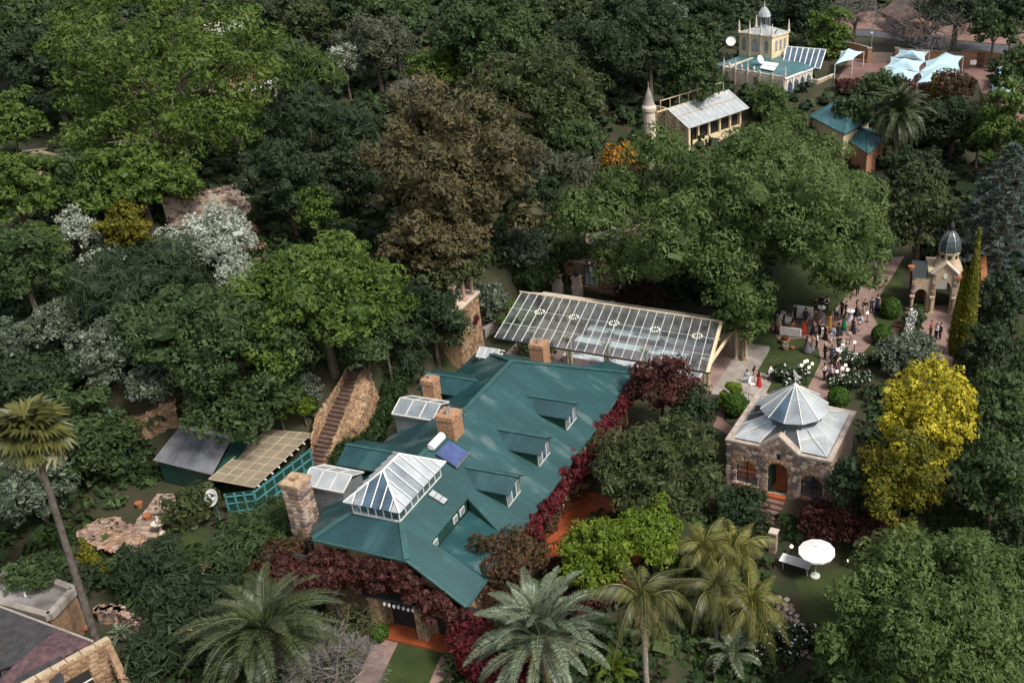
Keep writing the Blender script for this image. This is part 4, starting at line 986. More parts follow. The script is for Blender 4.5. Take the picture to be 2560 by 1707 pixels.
# drum and cone
dr = MB(); tv = []
for k in range(12):
    a0, a1 = R(30 * k), R(30 * (k + 1)); p = lambda a, r, z: Vector((cx_ + r * math.cos(a), cy_ + r * math.sin(a), z))
    dr.bar(p(a0, 2.05, 4.6), p(a0, 2.25, 5.5), .07); dr.bar(p(a0, 2.05, 4.65), p(a1, 2.05, 4.65), .1); dr.bar(p(a0, 2.3, 5.45), p(a1, 2.3, 5.45), .08)
    MB().slab([p(a0 + .02, 2.06, 4.72), p(a1 - .02, 2.06, 4.72), p(a1 - .02, 2.24, 5.4), p(a0 + .02, 2.24, 5.4)], .012, (0, 0, 1)).build('drum_pane', M['gl_clear'], V)
dr.build('drum_frame', M['teal_trim'], V)
cone = MB(); cm = ['gl_milk', 'gl_dusty', 'gl_milk', 'gl_milk', 'gl_dusty', 'gl_dusty', 'gl_milk', 'gl_dusty', 'gl_blue', 'gl_dusty', 'gl_dusty', 'gl_milk']
for k in range(12):
    a0, a1 = R(30 * k), R(30 * (k + 1)); p = lambda a, r, z: Vector((cx_ + r * math.cos(a), cy_ + r * math.sin(a), z))
    MB().slab([p(a0 + .015, 2.58, 5.5), p(a1 - .015, 2.58, 5.5), p(a1 - .03, .12, 7.3), p(a0 + .03, .12, 7.3)], .014).build('cone_pane', M[cm[k]], V)
    cone.bar(p(a0, 2.6, 5.52), p(a0, .1, 7.34), .06)
cone.lathe([(.24, 7.2), (.2, 7.38), (.05, 7.5)], (cx_, cy_, 0), 10); cone.build('cone_rib', M['frame_w'], V)
fn = MB(); fn.lathe([(.03, 7.5), (.03, 7.75), (.08, 7.8), (.02, 7.9)], (cx_, cy_, 0), 8)
fn.slab([(cx_ - .05, cy_, 7.85), (cx_ + .32, cy_, 7.9), (cx_ + .4, cy_, 8.05), (cx_ + .15, cy_, 8.12), (cx_ - .15, cy_, 8.5), (cx_ - .22, cy_, 8.45), (cx_ - .1, cy_, 8.05)], .07, (0, 1, 0)); fn.build('weathercock', M['frame_w'], V)
MB().bb(2.9, 5.2, 5.2, 5.3, .04, 1.6).build('inner_screen', M['sand'], V)
# front steps of the pavilion
def vw(x, y, z): return (PO[0] + x * math.cos(PA) - y * math.sin(PA), PO[1] + x * math.sin(PA) + y * math.cos(PA), z)
st = thing('pavilion_steps', 'dark red steps leading down from the pavilion doorway', 'steps', vw(4.0, -.1, 0), PA)
for k in range(10): MB().bb(-.75 - .05 * k, .75, -.45 - .36 * k, -.05 - .36 * k, -2.3, .02 - .22 * k).build('step', M['paver_red' if k else 'red_floor'], st)
pp = thing('gate_pillar', 'short stone pillar at the foot of the pavilion steps', 'pillar', vw(5.0, -3.8, -2.2), PA)
MB().bb(-.25, .25, -.25, .25, 0, 1.7).build('shaft', M['stone0'], pp); MB().bb(-.32, .32, -.32, .32, 1.7, 1.85).build('cap', M['cream_l'], pp)

# ------------------------------------------------------------------ helper for buildings fixed by their seen corners
def zat(px_foot, py_foot, py_top, foot=None):
    p = foot or at(px_foot, py_foot); r = ray(px_foot, py_top); return HEIGHT + r.z / r.y * p.y
def B(name, label, cat, origin, ang, group=None): return thing(name, label, cat, (origin[0], origin[1], origin[2]), R(ang), group)
# ---- gate tower with the ribbed dome
gc = atz(2352, 783, 0); T_ = B('domed_gatehouse', 'sandstone gatehouse with a ribbed grey dome and an arched passage', 'gatehouse', (gc.x, gc.y, 0), -6); T_.scale = (.78, .78, 1.08)
def archwall(par, name, x0, x1, zt, holes, y, t, m):
    b = MB(); arch_wall(b, x0, x1, zt, holes, y, t, -.3); return b.build(name, M[m], par)
gab = lambda x: 5.0 - abs(x) * .62 if abs(x) < 1.5 else 4.07
fw = archwall(T_, 'gable_wall', -1.5, 1.5, gab, [(-.95, .95, -.3, 2.3)], 0, .5, 'sand')
lw = archwall(T_, 'side_wall', -4.0, -1.5, lambda x: 3.5, [(-3.6, -1.9, -.3, 1.5)], .1, .45, 'sand')
for x, y in ((-1.35, -.2), (1.35, -.2), (-3.85, -.1)): column(x, y, 0, 1.75, .2, M['sand'], T_)
for sx in (-1.3, 1.3):
    for k in range(8): inst('quoin', random.choice(ROCKS[:4]), fw, (sx + random.uniform(-.04, .04), -.05, 1.95 + k * .3), scale=(.5, .2, .27))
for k in range(7): inst('quoin', random.choice(ROCKS[:4]), lw, (-3.8, .05, 1.9 + k * .24), scale=(.42, .2, .22))
b = MB(); b.bar((-1.75, .2, 4.0), (0, .2, 5.12), .9, .12); b.bar((1.75, .2, 4.0), (0, .2, 5.12), .9, .12); b.build('gable_coping', M['cream_l'], T_)
b = MB(); b.bb(-2.0, -1.5, .5, 5.5, -.3, 3.4); b.bb(1.5, 2.0, .5, 5.5, -.3, 3.4); b.bb(-2.0, 2.0, .51, 5.5, 3.4, 3.9); b.build('passage_wall', M['sand'], T_)
MB().slab([(-4.0, .1, 3.5), (-2.0, .1, 3.5), (-2.0, 3.2, 4.2), (-4.0, 3.2, 4.2)], .12).build('side_roof', M['frame_d'], T_)
MB().bb(-4.0, -2.0, 3.0, 3.3, -.3, 3.6).build('wall', M['paver_red'], T_)
MB().bb(1.55, 2.2, -.1, 5.5, 3.4, 3.7).build('parapet', M['terra'], T_)
b = MB(); b.lathe([(2.1, 3.7), (1.85, 4.1), (1.32, 4.75), (1.27, 5.25), (1.42, 5.33), (1.42, 5.46)], (.55, 2.9, 0), 8, R(22.5)); b.build('drum', M['sand'], T_)
for k in range(8):
    a = R(45 * k); MB().lathe([(.01, -.02), (.3, 0), (.3, .01)], (0, 0, 0), 10).build('lunette', M['dark'], T_, loc=(.55 + 1.25 * math.cos(a), 2.9 + 1.25 * math.sin(a), 5.05), rot=(0, R(84), a), scale=(.6, .9, 1))
dm = [(1.38, 0), (1.44, .33), (1.39, .66), (1.2, 1.12), (.88, 1.5), (.48, 1.78), (.16, 1.9)]
b = MB(); b.lathe(dm, (.55, 2.9, 5.46), 8, R(22.5)); b.build('dome', mat('grey_lead', (0.075, 0.095, 0.10), .38, .2, 1.2, metal=.3), T_)
b = MB()
for k in range(8):
    a = R(22.5 + 45 * k)
    for (r0, z0), (r1, z1) in zip(dm, dm[1:]): b.bar((.55 + (r0 + .02) * math.cos(a), 2.9 + (r0 + .02) * math.sin(a), 5.46 + z0), (.55 + (r1 + .02) * math.cos(a), 2.9 + (r1 + .02) * math.sin(a), 5.46 + z1), .06)
b.build('dome_rib', M['grey_metal'], T_)
b = MB(); b.lathe([(.25, 0), (.2, .2), (.33, .38), (.34, .55), (.22, .8), (.08, .95), (.04, 1.1), (.02, 1.5)], (.55, 2.9, 7.3), 10); b.build('finial', M['frame_d'], T_)
b = MB()
for k in range(6): b.lathe([(.01, 0), (.07, .01), (.01, .02)], (0, 0, 0), 8)
ros = inst('rosette', MB().mesh('rosette'), T_); b = MB()
for k in range(6): b.box((.16 * math.cos(R(60 * k)), -.04, 3.75 + .16 * math.sin(R(60 * k))), (.14, .06, .14))
b.box((0, -.04, 3.75), (.12, .06, .12)); ros.data = b.mesh('rosette', M['cloth'])
MB().bb(-1.6, 1.4, 7.4, 7.5, 0, 2.4).build('bright_view_panel', M['cloth'], T_)  # white panel added to stand for the bright view beyond the arch
for i, (px_, py_, lb) in enumerate(((2278, 680, 'terracotta urn on the left corner of the gatehouse wall'), (2436, 700, 'terracotta urn on the right wall by the cypress'))):
    p = atz(px_, py_, 3.7); o = thing('urn', lb, 'urn', (p.x, p.y, 3.45), 0, 'terracotta urns on the gatehouse')
    MB().lathe([(.22, 0), (.14, .1), (.3, .4), (.36, .62), (.28, .8), (.38, .9)], (0, 0, 0), 10).build('urn_body', M['terra'], o)
p = atz(2440, 760, 0); o = B('boundary_wall', 'tall weathered wall right of the cypress trees', 'wall', (p.x + .4, p.y, 0), 78); MB().bb(-2, 7, -.2, .2, -.3, 3.3).build('wall_body', M['sand'], o); MB().bb(-2.05, 7.05, -.3, .3, 3.3, 3.45).build('coping', M['terra'], o)
# ------------------------------------------------------------------ buildings on the slope, placed by their seen corners
def frame(pl, pr, z):
    """origin at the left end of a seen horizontal edge, heading towards its right end"""
    a, b = atz(*pl, z), atz(*pr, z); ang = math.atan2(b.y - a.y, b.x - a.x); L = math.hypot(b.x - a.x, b.y - a.y)
    def loc(p, zz):
        q = atz(*p, zz) - a; return (q.x * math.cos(ang) + q.y * math.sin(ang), -q.x * math.sin(ang) + q.y * math.cos(ang))
    return a, ang, L, loc
# ---- castle villa
cf = at(1961, 258); zt = zat(0, 0, 195, cf); a, ang, LX, loc = frame((1808, 168), (1962, 193), zt); zg = cf.z - .6
K = thing('castle_villa', 'cream castle villa with a pinnacled tower, glass dome and teal roof', 'villa', (a.x, a.y, 0), ang)
DY = max(4.0, loc((2006, 163), zt)[1])
b = MB(); b.bb(0, LX, .3, DY, zg - 2, zt - .35); b.bb(0, LX, 0, .3, zt - 2.6, zt); b.bb(0, .3, .3, DY, zg, zt); b.build('wall', M['cream_l'], K)
MB().slab([(.3, .3, zt - .32), (LX + .1, .3, zt - .32), (LX + .1, DY, zt - .1), (.3, DY + 5, zt + .15)][::1], .1).build('roof', M['blue_roof'], K)
MB().slab([(-3.5, 2.5, zt - .6), (.2, 1.0, zt - .3), (.2, DY + 5, zt + .15), (-2.0, DY + 6, zt)], .1).build('roof', M['blue_roof'], K)
for k in range(5):                                              # stepped parapet panels and piers on the front
    x = LX * k / 5; pl = MB().bb(x + .15, x + LX / 5 - .15, -.06, 0, zt - 2.0 + .0, zt - .35).build('parapet_panel', M['cream_l'], K)
    MB().bb(x - .12, x + .12, -.12, .14, zt - 2.7, zt + .25).build('pier', M['cream_l'], K)
pin = MB().lathe([(.14, 0), (.15, .12), (.10, .2), (.09, .5), (.02, 1.1)], (0, 0, 0), 8).mesh('pinnacle', M['cream_l'])
for x in (.05, LX * .2, LX * .4, LX): inst('pinnacle', pin, K, (x, .1, zt + .2), scale=1.15)
bl = MB().lathe([(.16, 0), (.12, .2), (.2, .42), (.14, .6), (.05, .8)], (0, 0, 0), 8).mesh('urn_finial', M['cream_l'])
for x in (LX * .1, LX * .3, LX * .5): inst('urn_finial', bl, K, (x, .1, zt + .02))
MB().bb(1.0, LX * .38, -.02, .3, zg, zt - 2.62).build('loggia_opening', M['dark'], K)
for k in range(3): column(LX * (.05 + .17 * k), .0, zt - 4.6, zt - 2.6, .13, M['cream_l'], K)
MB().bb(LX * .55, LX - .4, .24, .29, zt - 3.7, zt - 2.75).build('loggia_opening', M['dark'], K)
for k in range(8): MB().lathe([(.06, 0), (.03, .1), (.08, .3), (.03, .55), (.06, .65)], (LX * .58 + k * (LX * .34) / 8, .12, zt - 3.6), 6).build('baluster', M['white'], K)
# right side: two storeys of pointed arches
n = 4
for k in range(n):
    y = .5 + (DY - .8) * (k + .5) / n; wd_ = (DY - .8) / n * .36
    poly = [(LX + .015, y - wd_, zt - 3.0), (LX + .015, y + wd_, zt - 3.0), (LX + .015, y + wd_, zt - 1.3), (LX + .015, y, zt - .75), (LX + .015, y - wd_, zt - 1.3)]
    f = MB().slab(poly, .03, (1, 0, 0)).build('arched_window', M['tan3'], K)
    MB().slab([(LX + .05, p[1] * 1 if i else p[1], p[2]) for i, p in enumerate(poly)], .01, (1, 0, 0)).build('pane', M['gl_blue'], f)
    MB().slab([(LX + .015, y - wd_, zt - 4.6), (LX + .015, y + wd_, zt - 4.6), (LX + .015, y + wd_, zt - 3.8), (LX + .015, y, zt - 3.5), (LX + .015, y - wd_, zt - 3.8)], .03, (1, 0, 0)).build('arched_opening', M['dark'], K)
b = MB()
for k in range(n + 1): b.bb(LX, LX + .14, .5 + (DY - .8) * k / n - .1, .5 + (DY - .8) * k / n + .1, zg, zt - .3)
b.bb(LX, LX + .12, .4, DY - .2, zt - 3.4, zt - 3.15); b.bb(LX - .1, LX + .2, 0, DY, zt - .35, zt - .18); b.build('pilaster', M['white'], K)
# tower
p1, p2 = loc((1845, 136), zt), loc((1931, 147), zt); tx0, tx1 = p1[0], p2[0]; ty = (p1[1] + p2[1]) / 2; tw = tx1 - tx0; td = tw * .8
pf = atz(1931, 147, zt); th = zat(0, 0, 95, pf) - zt
tow = MB().bb(tx0, tx1, ty, ty + td, zt - .6, zt + th).build('tower', M['cream'], K)
for x in (.16, .5, .84):
    xm = tx0 + tw * x; hw_ = tw * (.10 if x == .5 else .055)
    MB().slab([(xm - hw_, ty - .03, zt + th * .22), (xm + hw_, ty - .03, zt + th * .22), (xm + hw_, ty - .03, zt + th * .72), (xm, ty - .03, zt + th * .88), (xm - hw_, ty - .03, zt + th * .72)], .03, (0, 1, 0)).build('lancet_window', M['gl_milk' if x == .5 else 'gl_dusty'], tow)
for k in range(3): MB().slab([(tx1 + .02, ty + td * (.2 + .25 * k), zt + th * .3), (tx1 + .02, ty + td * (.33 + .25 * k), zt + th * .3), (tx1 + .02, ty + td * (.33 + .25 * k), zt + th * .8), (tx1 + .02, ty + td * (.2 + .25 * k), zt + th * .8)], .03, (1, 0, 0)).build('lancet_window', M['gl_dusty'], tow)
b = MB(); b.bb(tx0 - .15, tx1 + .15, ty - .15, ty + td + .15, zt + th, zt + th + .2)
for x in (tx0 + tw * .33, tx0 + tw * .67): b.bb(x - .1, x + .1, ty - .18, ty, zt - .3, zt + th + .2)
b.build('cornice', M['cream_l'], tow)
tc = ((tx0 + tx1) / 2, ty + td / 2)
MB().add([(tx0, ty, zt + th + .2), (tx1, ty, zt + th + .2), (tx1, ty + td, zt + th + .2), (tx0, ty + td, zt + th + .2), (tc[0], tc[1], zt + th + 1.3)], [(0, 1, 4), (1, 2, 4), (2, 3, 4), (3, 0, 4)]).build('tower_roof', M['gl_milk'], tow)
for x, y in ((tx0, ty), (tx1, ty), (tx0 + tw * .33, ty - .05), (tx0 + tw * .67, ty - .05), (tx0, ty + td), (tx1, ty + td)): inst('pinnacle', pin, tow, (x, y, zt + th + .15), scale=1.7)
lr = tw * .155; pz = zt + th + .9
b = MB()
for k in range(8): b.bar((tc[0] + lr * math.cos(R(45 * k)), tc[1] + lr * math.sin(R(45 * k)), pz), (tc[0] + lr * math.cos(R(45 * k)), tc[1] + lr * math.sin(R(45 * k)), pz + 1.5), .09)
b.lathe([(lr + .1, 1.45), (lr + .12, 1.6)], (tc[0], tc[1], pz), 8); b.build('lantern_frame', M['grey_metal'], tow)
MB().lathe([(lr - .04, 0), (lr - .04, 1.45)], (tc[0], tc[1], pz), 8).build('lantern_glass', M['gl_clear'], tow)
MB().lathe([(lr + .12, 1.6), (lr * .95, 2.1), (lr * .6, 2.6), (.15, 2.95), (.12, 3.3), (.05, 3.6), (.02, 4.3)], (tc[0], tc[1], pz), 10).build('dome', M['gl_milk'], tow)
st = inst('winged_statue', MB().lathe([(.18, 0), (.2, .3), (.1, .7), (.13, .8), (.02, 1.0)], (tx1 + .1, ty + .1, zt + th + .2), 8).slab([(tx1 + .1, ty + .1, zt + th + .7), (tx1 + .9, ty + .2, zt + th + 1.5), (tx1 + .5, ty + .2, zt + th + .6)], .08, (0, 1, 0)).mesh('winged_statue', M['cream_l']), tow)
# solar glass terrace to the right of the tower, balcony below it
q = [loc((1966, 117), zt + 1.3), loc((2065, 125), zt + 1.3), loc((2050, 172), zt - .4), loc((1957, 160), zt - .4)]
zz = [zt + 1.3, zt + 1.3, zt - .4, zt - .4]; cor = [Vector((*p, z)) for p, z in zip(q, zz)]
b = MB()
for k in range(8):
    t = k / 7; b.bar(cor[0].lerp(cor[1], t), cor[3].lerp(cor[2], t), .12)
b.bar(cor[0], cor[1], .16); b.bar(cor[3], cor[2], .12); b.build('pergola_frame', M['white'], K)
for k in range(7):
    for j in range(3):
        f = lambda t, s: cor[0].lerp(cor[1], t).lerp(cor[3].lerp(cor[2], t), s)
        MB().slab([f((k + .06) / 7, (j + .02) / 3), f((k + .94) / 7, (j + .02) / 3), f((k + .94) / 7, (j + .98) / 3), f((k + .06) / 7, (j + .98) / 3)], .02).build('glass_panel', M['gl_blue'], K)
bx = loc((2003, 192), zt - 1.6); bx2 = loc((2045, 196), zt - 1.6)
b = MB(); b.bb(bx[0] - .3, bx2[0] + .4, bx[1] - .2, bx[1] + 4.5, zt - 2.9, zt - 2.7); b.build('balcony_floor', M['cream_l'], K)
for k in range(9):
    x = bx[0] - .2 + (bx2[0] - bx[0] + .5) * k / 8; MB().bb(x - .12, x + .12, bx[1] - .2, bx[1] - .05, zt - 2.7, zt - 1.8).build('baluster', M['cream'], K)
for k in range(8): MB().bb(bx2[0] + .28, bx2[0] + .42, bx[1] + .3 + .5 * k, bx[1] + .55 + .5 * k, zt - 2.7, zt - 1.8).build('baluster', M['cream'], K)
b = MB(); b.bb(bx[0] - .3, bx2[0] + .45, bx[1] - .25, bx[1] - .02, zt - 1.8, zt - 1.65); b.bb(bx2[0] + .22, bx2[0] + .45, bx[1] - .02, bx[1] + 4.5, zt - 1.8, zt - 1.65); b.build('balcony_rail', M['cream_l'], K)
MB().bb(bx[0] - .2, bx2[0] + .2, bx[1] + .6, bx[1] + 4.4, zg - 2, zt - 2.9).build('wing_wall', M['white'], K)
MB().bb(bx[0] + .6, bx[0] + 1.2, bx[1] + .55, bx[1] + .6, zt - 5, zt - 3.4).build('doorway', M['dark'], K)
q = [loc((1912, 155), zt), loc((1947, 160), zt), loc((1934, 178), zt), loc((1899, 171), zt)]
for j in range(2):
    s0, s1 = j * .52, j * .52 + .44; L4 = lambda t, s: Vector((*q[0], zt + .05)).lerp(Vector((*q[1], zt + .05)), t).lerp(Vector((*q[3], zt - .0)).lerp(Vector((*q[2], zt - .0)), t), s)
    MB().slab([L4(0, s0), L4(1, s0), L4(1, s1), L4(0, s1)], .06).build('skylight', M['cloth'], K)
def dish(lb, p, r, aim, post, m='white', grp='satellite dishes', mark=False):
    o = thing('satellite_dish', lb, 'satellite dish', p, 0, grp)
    rot = Vector(aim).to_track_quat('Z', 'Y').to_euler()
    b = MB(); b.lathe([(.01, -.03), (r * .5, r * .04), (r * .9, r * .16), (r, r * .22), (r * .97, r * .23), (r * .88, r * .19), (r * .5, r * .08), (.01, .02)], (0, 0, 0), 20)
    inst('dish', b.mesh('dish', M[m]), o, (0, 0, post), rot=rot)
    if post > .2: MB().tube([(0, .1, 0), (0, .1, post)], .05, 6).build('mast', M['teal_post'], o)
    d = Vector(aim).normalized(); MB().bar(Vector((0, 0, post)) + Vector((0, 0, -r)), Vector((0, 0, post)) + d * r * 1.1 + Vector((0, 0, -.2 * r)), .04).build('feed_arm', M['frame_w'], o)
    if mark: 
        for k, w_ in enumerate((.5, .22)): inst('printed_mark', MB().bb(-w_ * r, w_ * r, .30 * r - .16 * k * r, .42 * r - .16 * k * r, r * .12, r * .125).mesh('printed_mark', M['frame_d']), o, (0, 0, post), rot=rot)
    return o
TOC = (0, -.8, .6)
p = atz(1827, 105, zt + .8); dish('white satellite dish on the left of the castle villa tower', (p.x, p.y, p.z - .2), .75, TOC, .2)
p = atz(1900, 150, zt + .6); dish('white satellite dish on the teal roof of the castle villa', (p.x, p.y, p.z - .4), .62, (.7, -.6, .5), .4)
# ---- glass-roofed chapel with corner turret
tf = at(1628, 432); ze = zat(0, 0, 322, at(1722, 400)) ; a, ang, LX2, loc2 = frame((1722, 322), (1873, 271), ze)
best = min((abs(loc2((1666, 272), ze + .1 * k)[0] - .0), ze + .1 * k) for k in range(-5, 50)); zr2 = best[1]; dy2 = loc2((1666, 272), zr2)[1]
C_ = thing('glass_roof_chapel', 'cream chapel with a sloping glass roof, pierced screen wall and round turret', 'chapel', (a.x, a.y, 0), ang)
zg2 = min(terr(a.x, a.y), tf.z) - 1
for k in range(12):
    x0, x1 = LX2 * k / 12 + .04, LX2 * (k + 1) / 12 - .04
    for t0, t1 in ((0, .56), (.585, 1)):
        MB().slab([(x0, dy2 * t0, ze + (zr2 - ze) * t0), (x1, dy2 * t0, ze + (zr2 - ze) * t0), (x1, dy2 * t1, ze + (zr2 - ze) * t1), (x0, dy2 * t1, ze + (zr2 - ze) * t1)], .015).build('roof_pane', M['gl_milk'], C_)
b = MB()
for k in range(13): b.bar((LX2 * k / 12, 0, ze + .02), (LX2 * k / 12, dy2, zr2 + .02), .06)
b.build('glazing_bar', M['white'], C_); MB().bar((0, dy2 * .572, ze + (zr2 - ze) * .572 + .02), (LX2, dy2 * .572, ze + (zr2 - ze) * .572 + .02), .2, .06).build('purlin', M['sand'], C_)
b = MB(); b.bb(.6, LX2 - .6, .9, 1.2, zg2, ze - 2.2); b.bb(.6, LX2 - .6, .9, 1.2, ze - .5, ze - .1); b.bb(LX2 - .9, LX2 - .6, .9, dy2, zg2, ze); b.bb(.2, LX2 - .4, dy2 - .4, dy2, zg2, zr2 - .15); b.build('wall', M['cream'], C_)
for k in range(6): MB().bb(.6 + (LX2 - 1.5) * k / 5, .9 + (LX2 - 1.5) * k / 5, .85, 1.15, ze - 2.2, ze - .5).build('pier', M['cream'], C_)
MB().bb(.9, LX2 - .9, 1.3, 1.35, ze - 2.2, ze - .5).build('window_opening', M['dark'], C_)
# pierced screen on the left end
zs0, zs1 = ze - 2.9, ze + .9; yl0, yl1 = .3, dy2 + 2.2; zk = lambda y: ze + (zr2 - ze) * min(1, y / dy2) - .25
sw = MB().bb(.2, .45, yl0, yl1, zg2, zs0).build('screen_wall', M['cream'], C_)
for k in range(4): MB().bb(.14, .5, yl0 + (yl1 - yl0) * k / 3 - .14, yl0 + (yl1 - yl0) * k / 3 + .14, zs0, zk(yl0 + (yl1 - yl0) * k / 3) + .1).build('pier', M['cream'], sw)
for k in range(3):
    ya, yb = yl0 + (yl1 - yl0) * k / 3 + .14, yl0 + (yl1 - yl0) * (k + 1) / 3 - .14; ht = zk(ya) - zs0
    lt = MB(); n = 3; m_ = max(4, int(ht / .62))
    for i in range(m_):
        for j in range(n):
            yy, z_ = ya + (yb - ya) * (j + .5) / n, zs0 + ht * (i + .5) / m_; dyy, dz = (yb - ya) / n / 2, ht / m_ / 2
            lt.bar((.32, yy - dyy, z_ - dz), (.32, yy + dyy, z_ + dz), .13, .09); lt.bar((.34, yy - dyy, z_ + dz), (.34, yy + dyy, z_ - dz), .13, .09)
    lt.bb(.26, .42, ya, yb, zk(ya) - .05, zk(ya) + .2); lt.build('lattice_panel', M['cream'], sw)
MB().bb(1.0, 1.05, yl0, yl1 - .2, zs0, ze - .3).build('screen_back', M['dark'], sw)
b = MB()
for k in range(8):
    x = LX2 * .0 - .6 + (LX2 + .2) * k / 7; b.bar((x, dy2 + .5, zr2 - .3), (x, dy2 + .5, zr2 + 1.0), .06)
b.bar((-.6, dy2 + .5, zr2 + 1.0), (LX2 - .4, dy2 + .5, zr2 + 1.0), .07); b.bar((-1.5, dy2 + .3, zr2 - .2), (LX2, dy2 + .3, zr2 - .2), .2, .12); b.build('roof_railing', M['cream'], C_)
s = ppm(tf); tr_ = 15 / s; zz = lambda py: zat(0, 0, py, tf)
TU = thing('corner_turret', 'slim round cream turret with a pointed cone roof at the chapel corner', 'turret', (tf.x, tf.y, 0), 0)
b = MB(); b.lathe([(.25, terr(tf.x, tf.y) - .5 - 0), (.4, zz(418)), (tr_ * .8, zz(402)), (tr_ * 1.15, zz(384)), (tr_, zz(378)), (tr_ * .96, zz(282)), (tr_ * 1.15, zz(276)), (tr_ * 1.2, zz(268)), (tr_ * 1.0, zz(262))], (0, 0, 0), 16); b.build('shaft', M['cream_l'], TU)
MB().lathe([(tr_ * 1.0, zz(264)), (tr_ * .55, zz(240)), (.06, zz(218)), (.03, zz(205))], (0, 0, 0), 12).build('cone_roof', M['concrete'], TU)
MB().bb(-.22, .22, -tr_ * 1.0 - .03, -tr_ + .1, zz(360), zz(330)).build('niche', M['dark'], TU)
MB().lathe([(.14, zz(360)), (.16, zz(352)), (.1, zz(344)), (.09, zz(338)), (.02, zz(334))], (0, -tr_ - .05, 0), 8).build('statue', M['cream_l'], TU)
# ---- stone cottage under the great tree
r0 = at(1537, 738); zt3 = zat(0, 0, 668, r0); a, ang, LX3, loc3 = frame((1407, 648), (1535, 668), zt3)
S_ = thing('stone_cottage', 'brown stone cottage with a white gridded window and a roof terrace', 'cottage', (a.x, a.y, 0), ang); zg3 = r0.z - .4
d3 = loc3((1490, 540), zt3 + .02)[1]; d3 = max(5, min(13, d3))
b = MB(); b.bb(0, LX3, 0, d3, zg3, zt3 - .12); cw = b.build('wall', M['tan1'], S_)
stones_on(cw, LX3 * .68, LX3, zg3 + .3, zt3 - .35, -.02, rocks=TROCKS, hs=(.16, .26), ws=(.25, .5), limit=90)
MB().slab([(-.2, -.25, zt3), (LX3 + .2, -.25, zt3), (LX3 + .2, d3, zt3), (-.2, d3, zt3)], .12).build('roof_terrace', M['paving'], S_)
wx0, wx1 = loc3((1461, 690), zt3 - 1.5)[0], loc3((1501, 700), zt3 - 1.5)[0]; wx0 = LX3 * .42; wx1 = LX3 * .70
wf = MB(); 
for k in range(4): wf.bb(wx0 + (wx1 - wx0) * k / 3 - .04, wx0 + (wx1 - wx0) * k / 3 + .04, -.09, -.01, zg3 + 1.05, zt3 - .25)
for z in (zg3 + 1.08, zt3 - 1.05, zt3 - .28): wf.bb(wx0, wx1, -.089, -.012, z - .04, z + .04)
wf = wf.build('window', M['frame_d'], S_)
for k in range(3):
    xa, xb = wx0 + (wx1 - wx0) * k / 3 + .05, wx0 + (wx1 - wx0) * (k + 1) / 3 - .05
    MB().bb(xa, xb, -.06, -.03, zg3 + 1.13, zt3 - 1.1).build('lower_pane', M['gl_frost'], wf); MB().bb(xa, xb, -.06, -.03, zt3 - 1.0, zt3 - .33).build('upper_pane', M['cloth' if k == 1 else 'gl_smoke'], wf)
    g_ = MB()
    for i in range(1, 4): g_.bb(xa, xb, -.075, -.065, zg3 + 1.13 + (zt3 - zg3 - 2.25) * i / 4 - .012, zg3 + 1.13 + (zt3 - zg3 - 2.25) * i / 4 + .012); g_.bb(xa + (xb - xa) * i / 4 - .012, xa + (xb - xa) * i / 4 + .012, -.078, -.066, zg3 + 1.13, zt3 - 1.1)
    g_.build('window_grid', M['grey_metal'], wf)
MB().bb(wx0 - .1, wx1 + .1, -.2, 0, zg3 + .92, zg3 + 1.03).build('window_sill', M['sand'], S_)
pc = MB(); pc.bb(LX3 + .2, LX3 + 2.6, .8, 3.2, zt3 - .9, zt3 - .7); pc.build('portico_roof', M['sand'], S_)
for x in (LX3 + .5, LX3 + 2.3): column(x, 1.0, zg3 + .2, zt3 - .9, .13, M['sand'], S_)
MB().bb(LX3 + .2, LX3 + 2.6, 2.9, 3.1, zg3, zt3 - .9).build('portico_back', M['dark'], S_)
gx, gy = loc3((1500, 630), zt3)
gh = thing('roof_greenhouse', 'small white glass cabin on the cottage roof terrace', 'greenhouse', (a.x + gx * math.cos(ang) - gy * math.sin(ang), a.y + gx * math.sin(ang) + gy * math.cos(ang), zt3), ang)
gw_, gd, gh_ = 2.1, 3.0, 1.35; b = MB()
for x in (-gw_ / 2, -gw_ / 6, gw_ / 6, gw_ / 2):
    for y in (0, gd): b.bar((x, y, 0), (x, y, gh_), .05)
for k in range(4):
    y = gd * k / 3; b.bar((-gw_ / 2, y, gh_), (0, y, gh_ + .6), .04); b.bar((gw_ / 2, y, gh_), (0, y, gh_ + .6), .04)
b.build('frame', M['frame_d'], gh)
for k in range(3): MB().bb(-gw_ / 2 + gw_ * k / 3 + .04, -gw_ / 2 + gw_ * (k + 1) / 3 - .04, -.01, .01, .05, gh_).build('front_pane', M['gl_frost'], gh)
for k in range(3):
    for s in (-1, 1):
        MB().slab([(s * gw_ / 2, gd * k / 3 + .03, gh_), (s * gw_ / 2, gd * (k + 1) / 3 - .03, gh_), (0, gd * (k + 1) / 3 - .03, gh_ + .6), (0, gd * k / 3 + .03, gh_ + .6)], .015).build('roof_pane', M['gl_frost'], gh)
        MB().bb(s * gw_ / 2 - .01, s * gw_ / 2 + .01, gd * k / 3 + .03, gd * (k + 1) / 3 - .03, .05, gh_).build('side_pane', M['gl_frost'], gh)
PT = [('left', 1466), ('middle', 1495), ('right', 1522)]
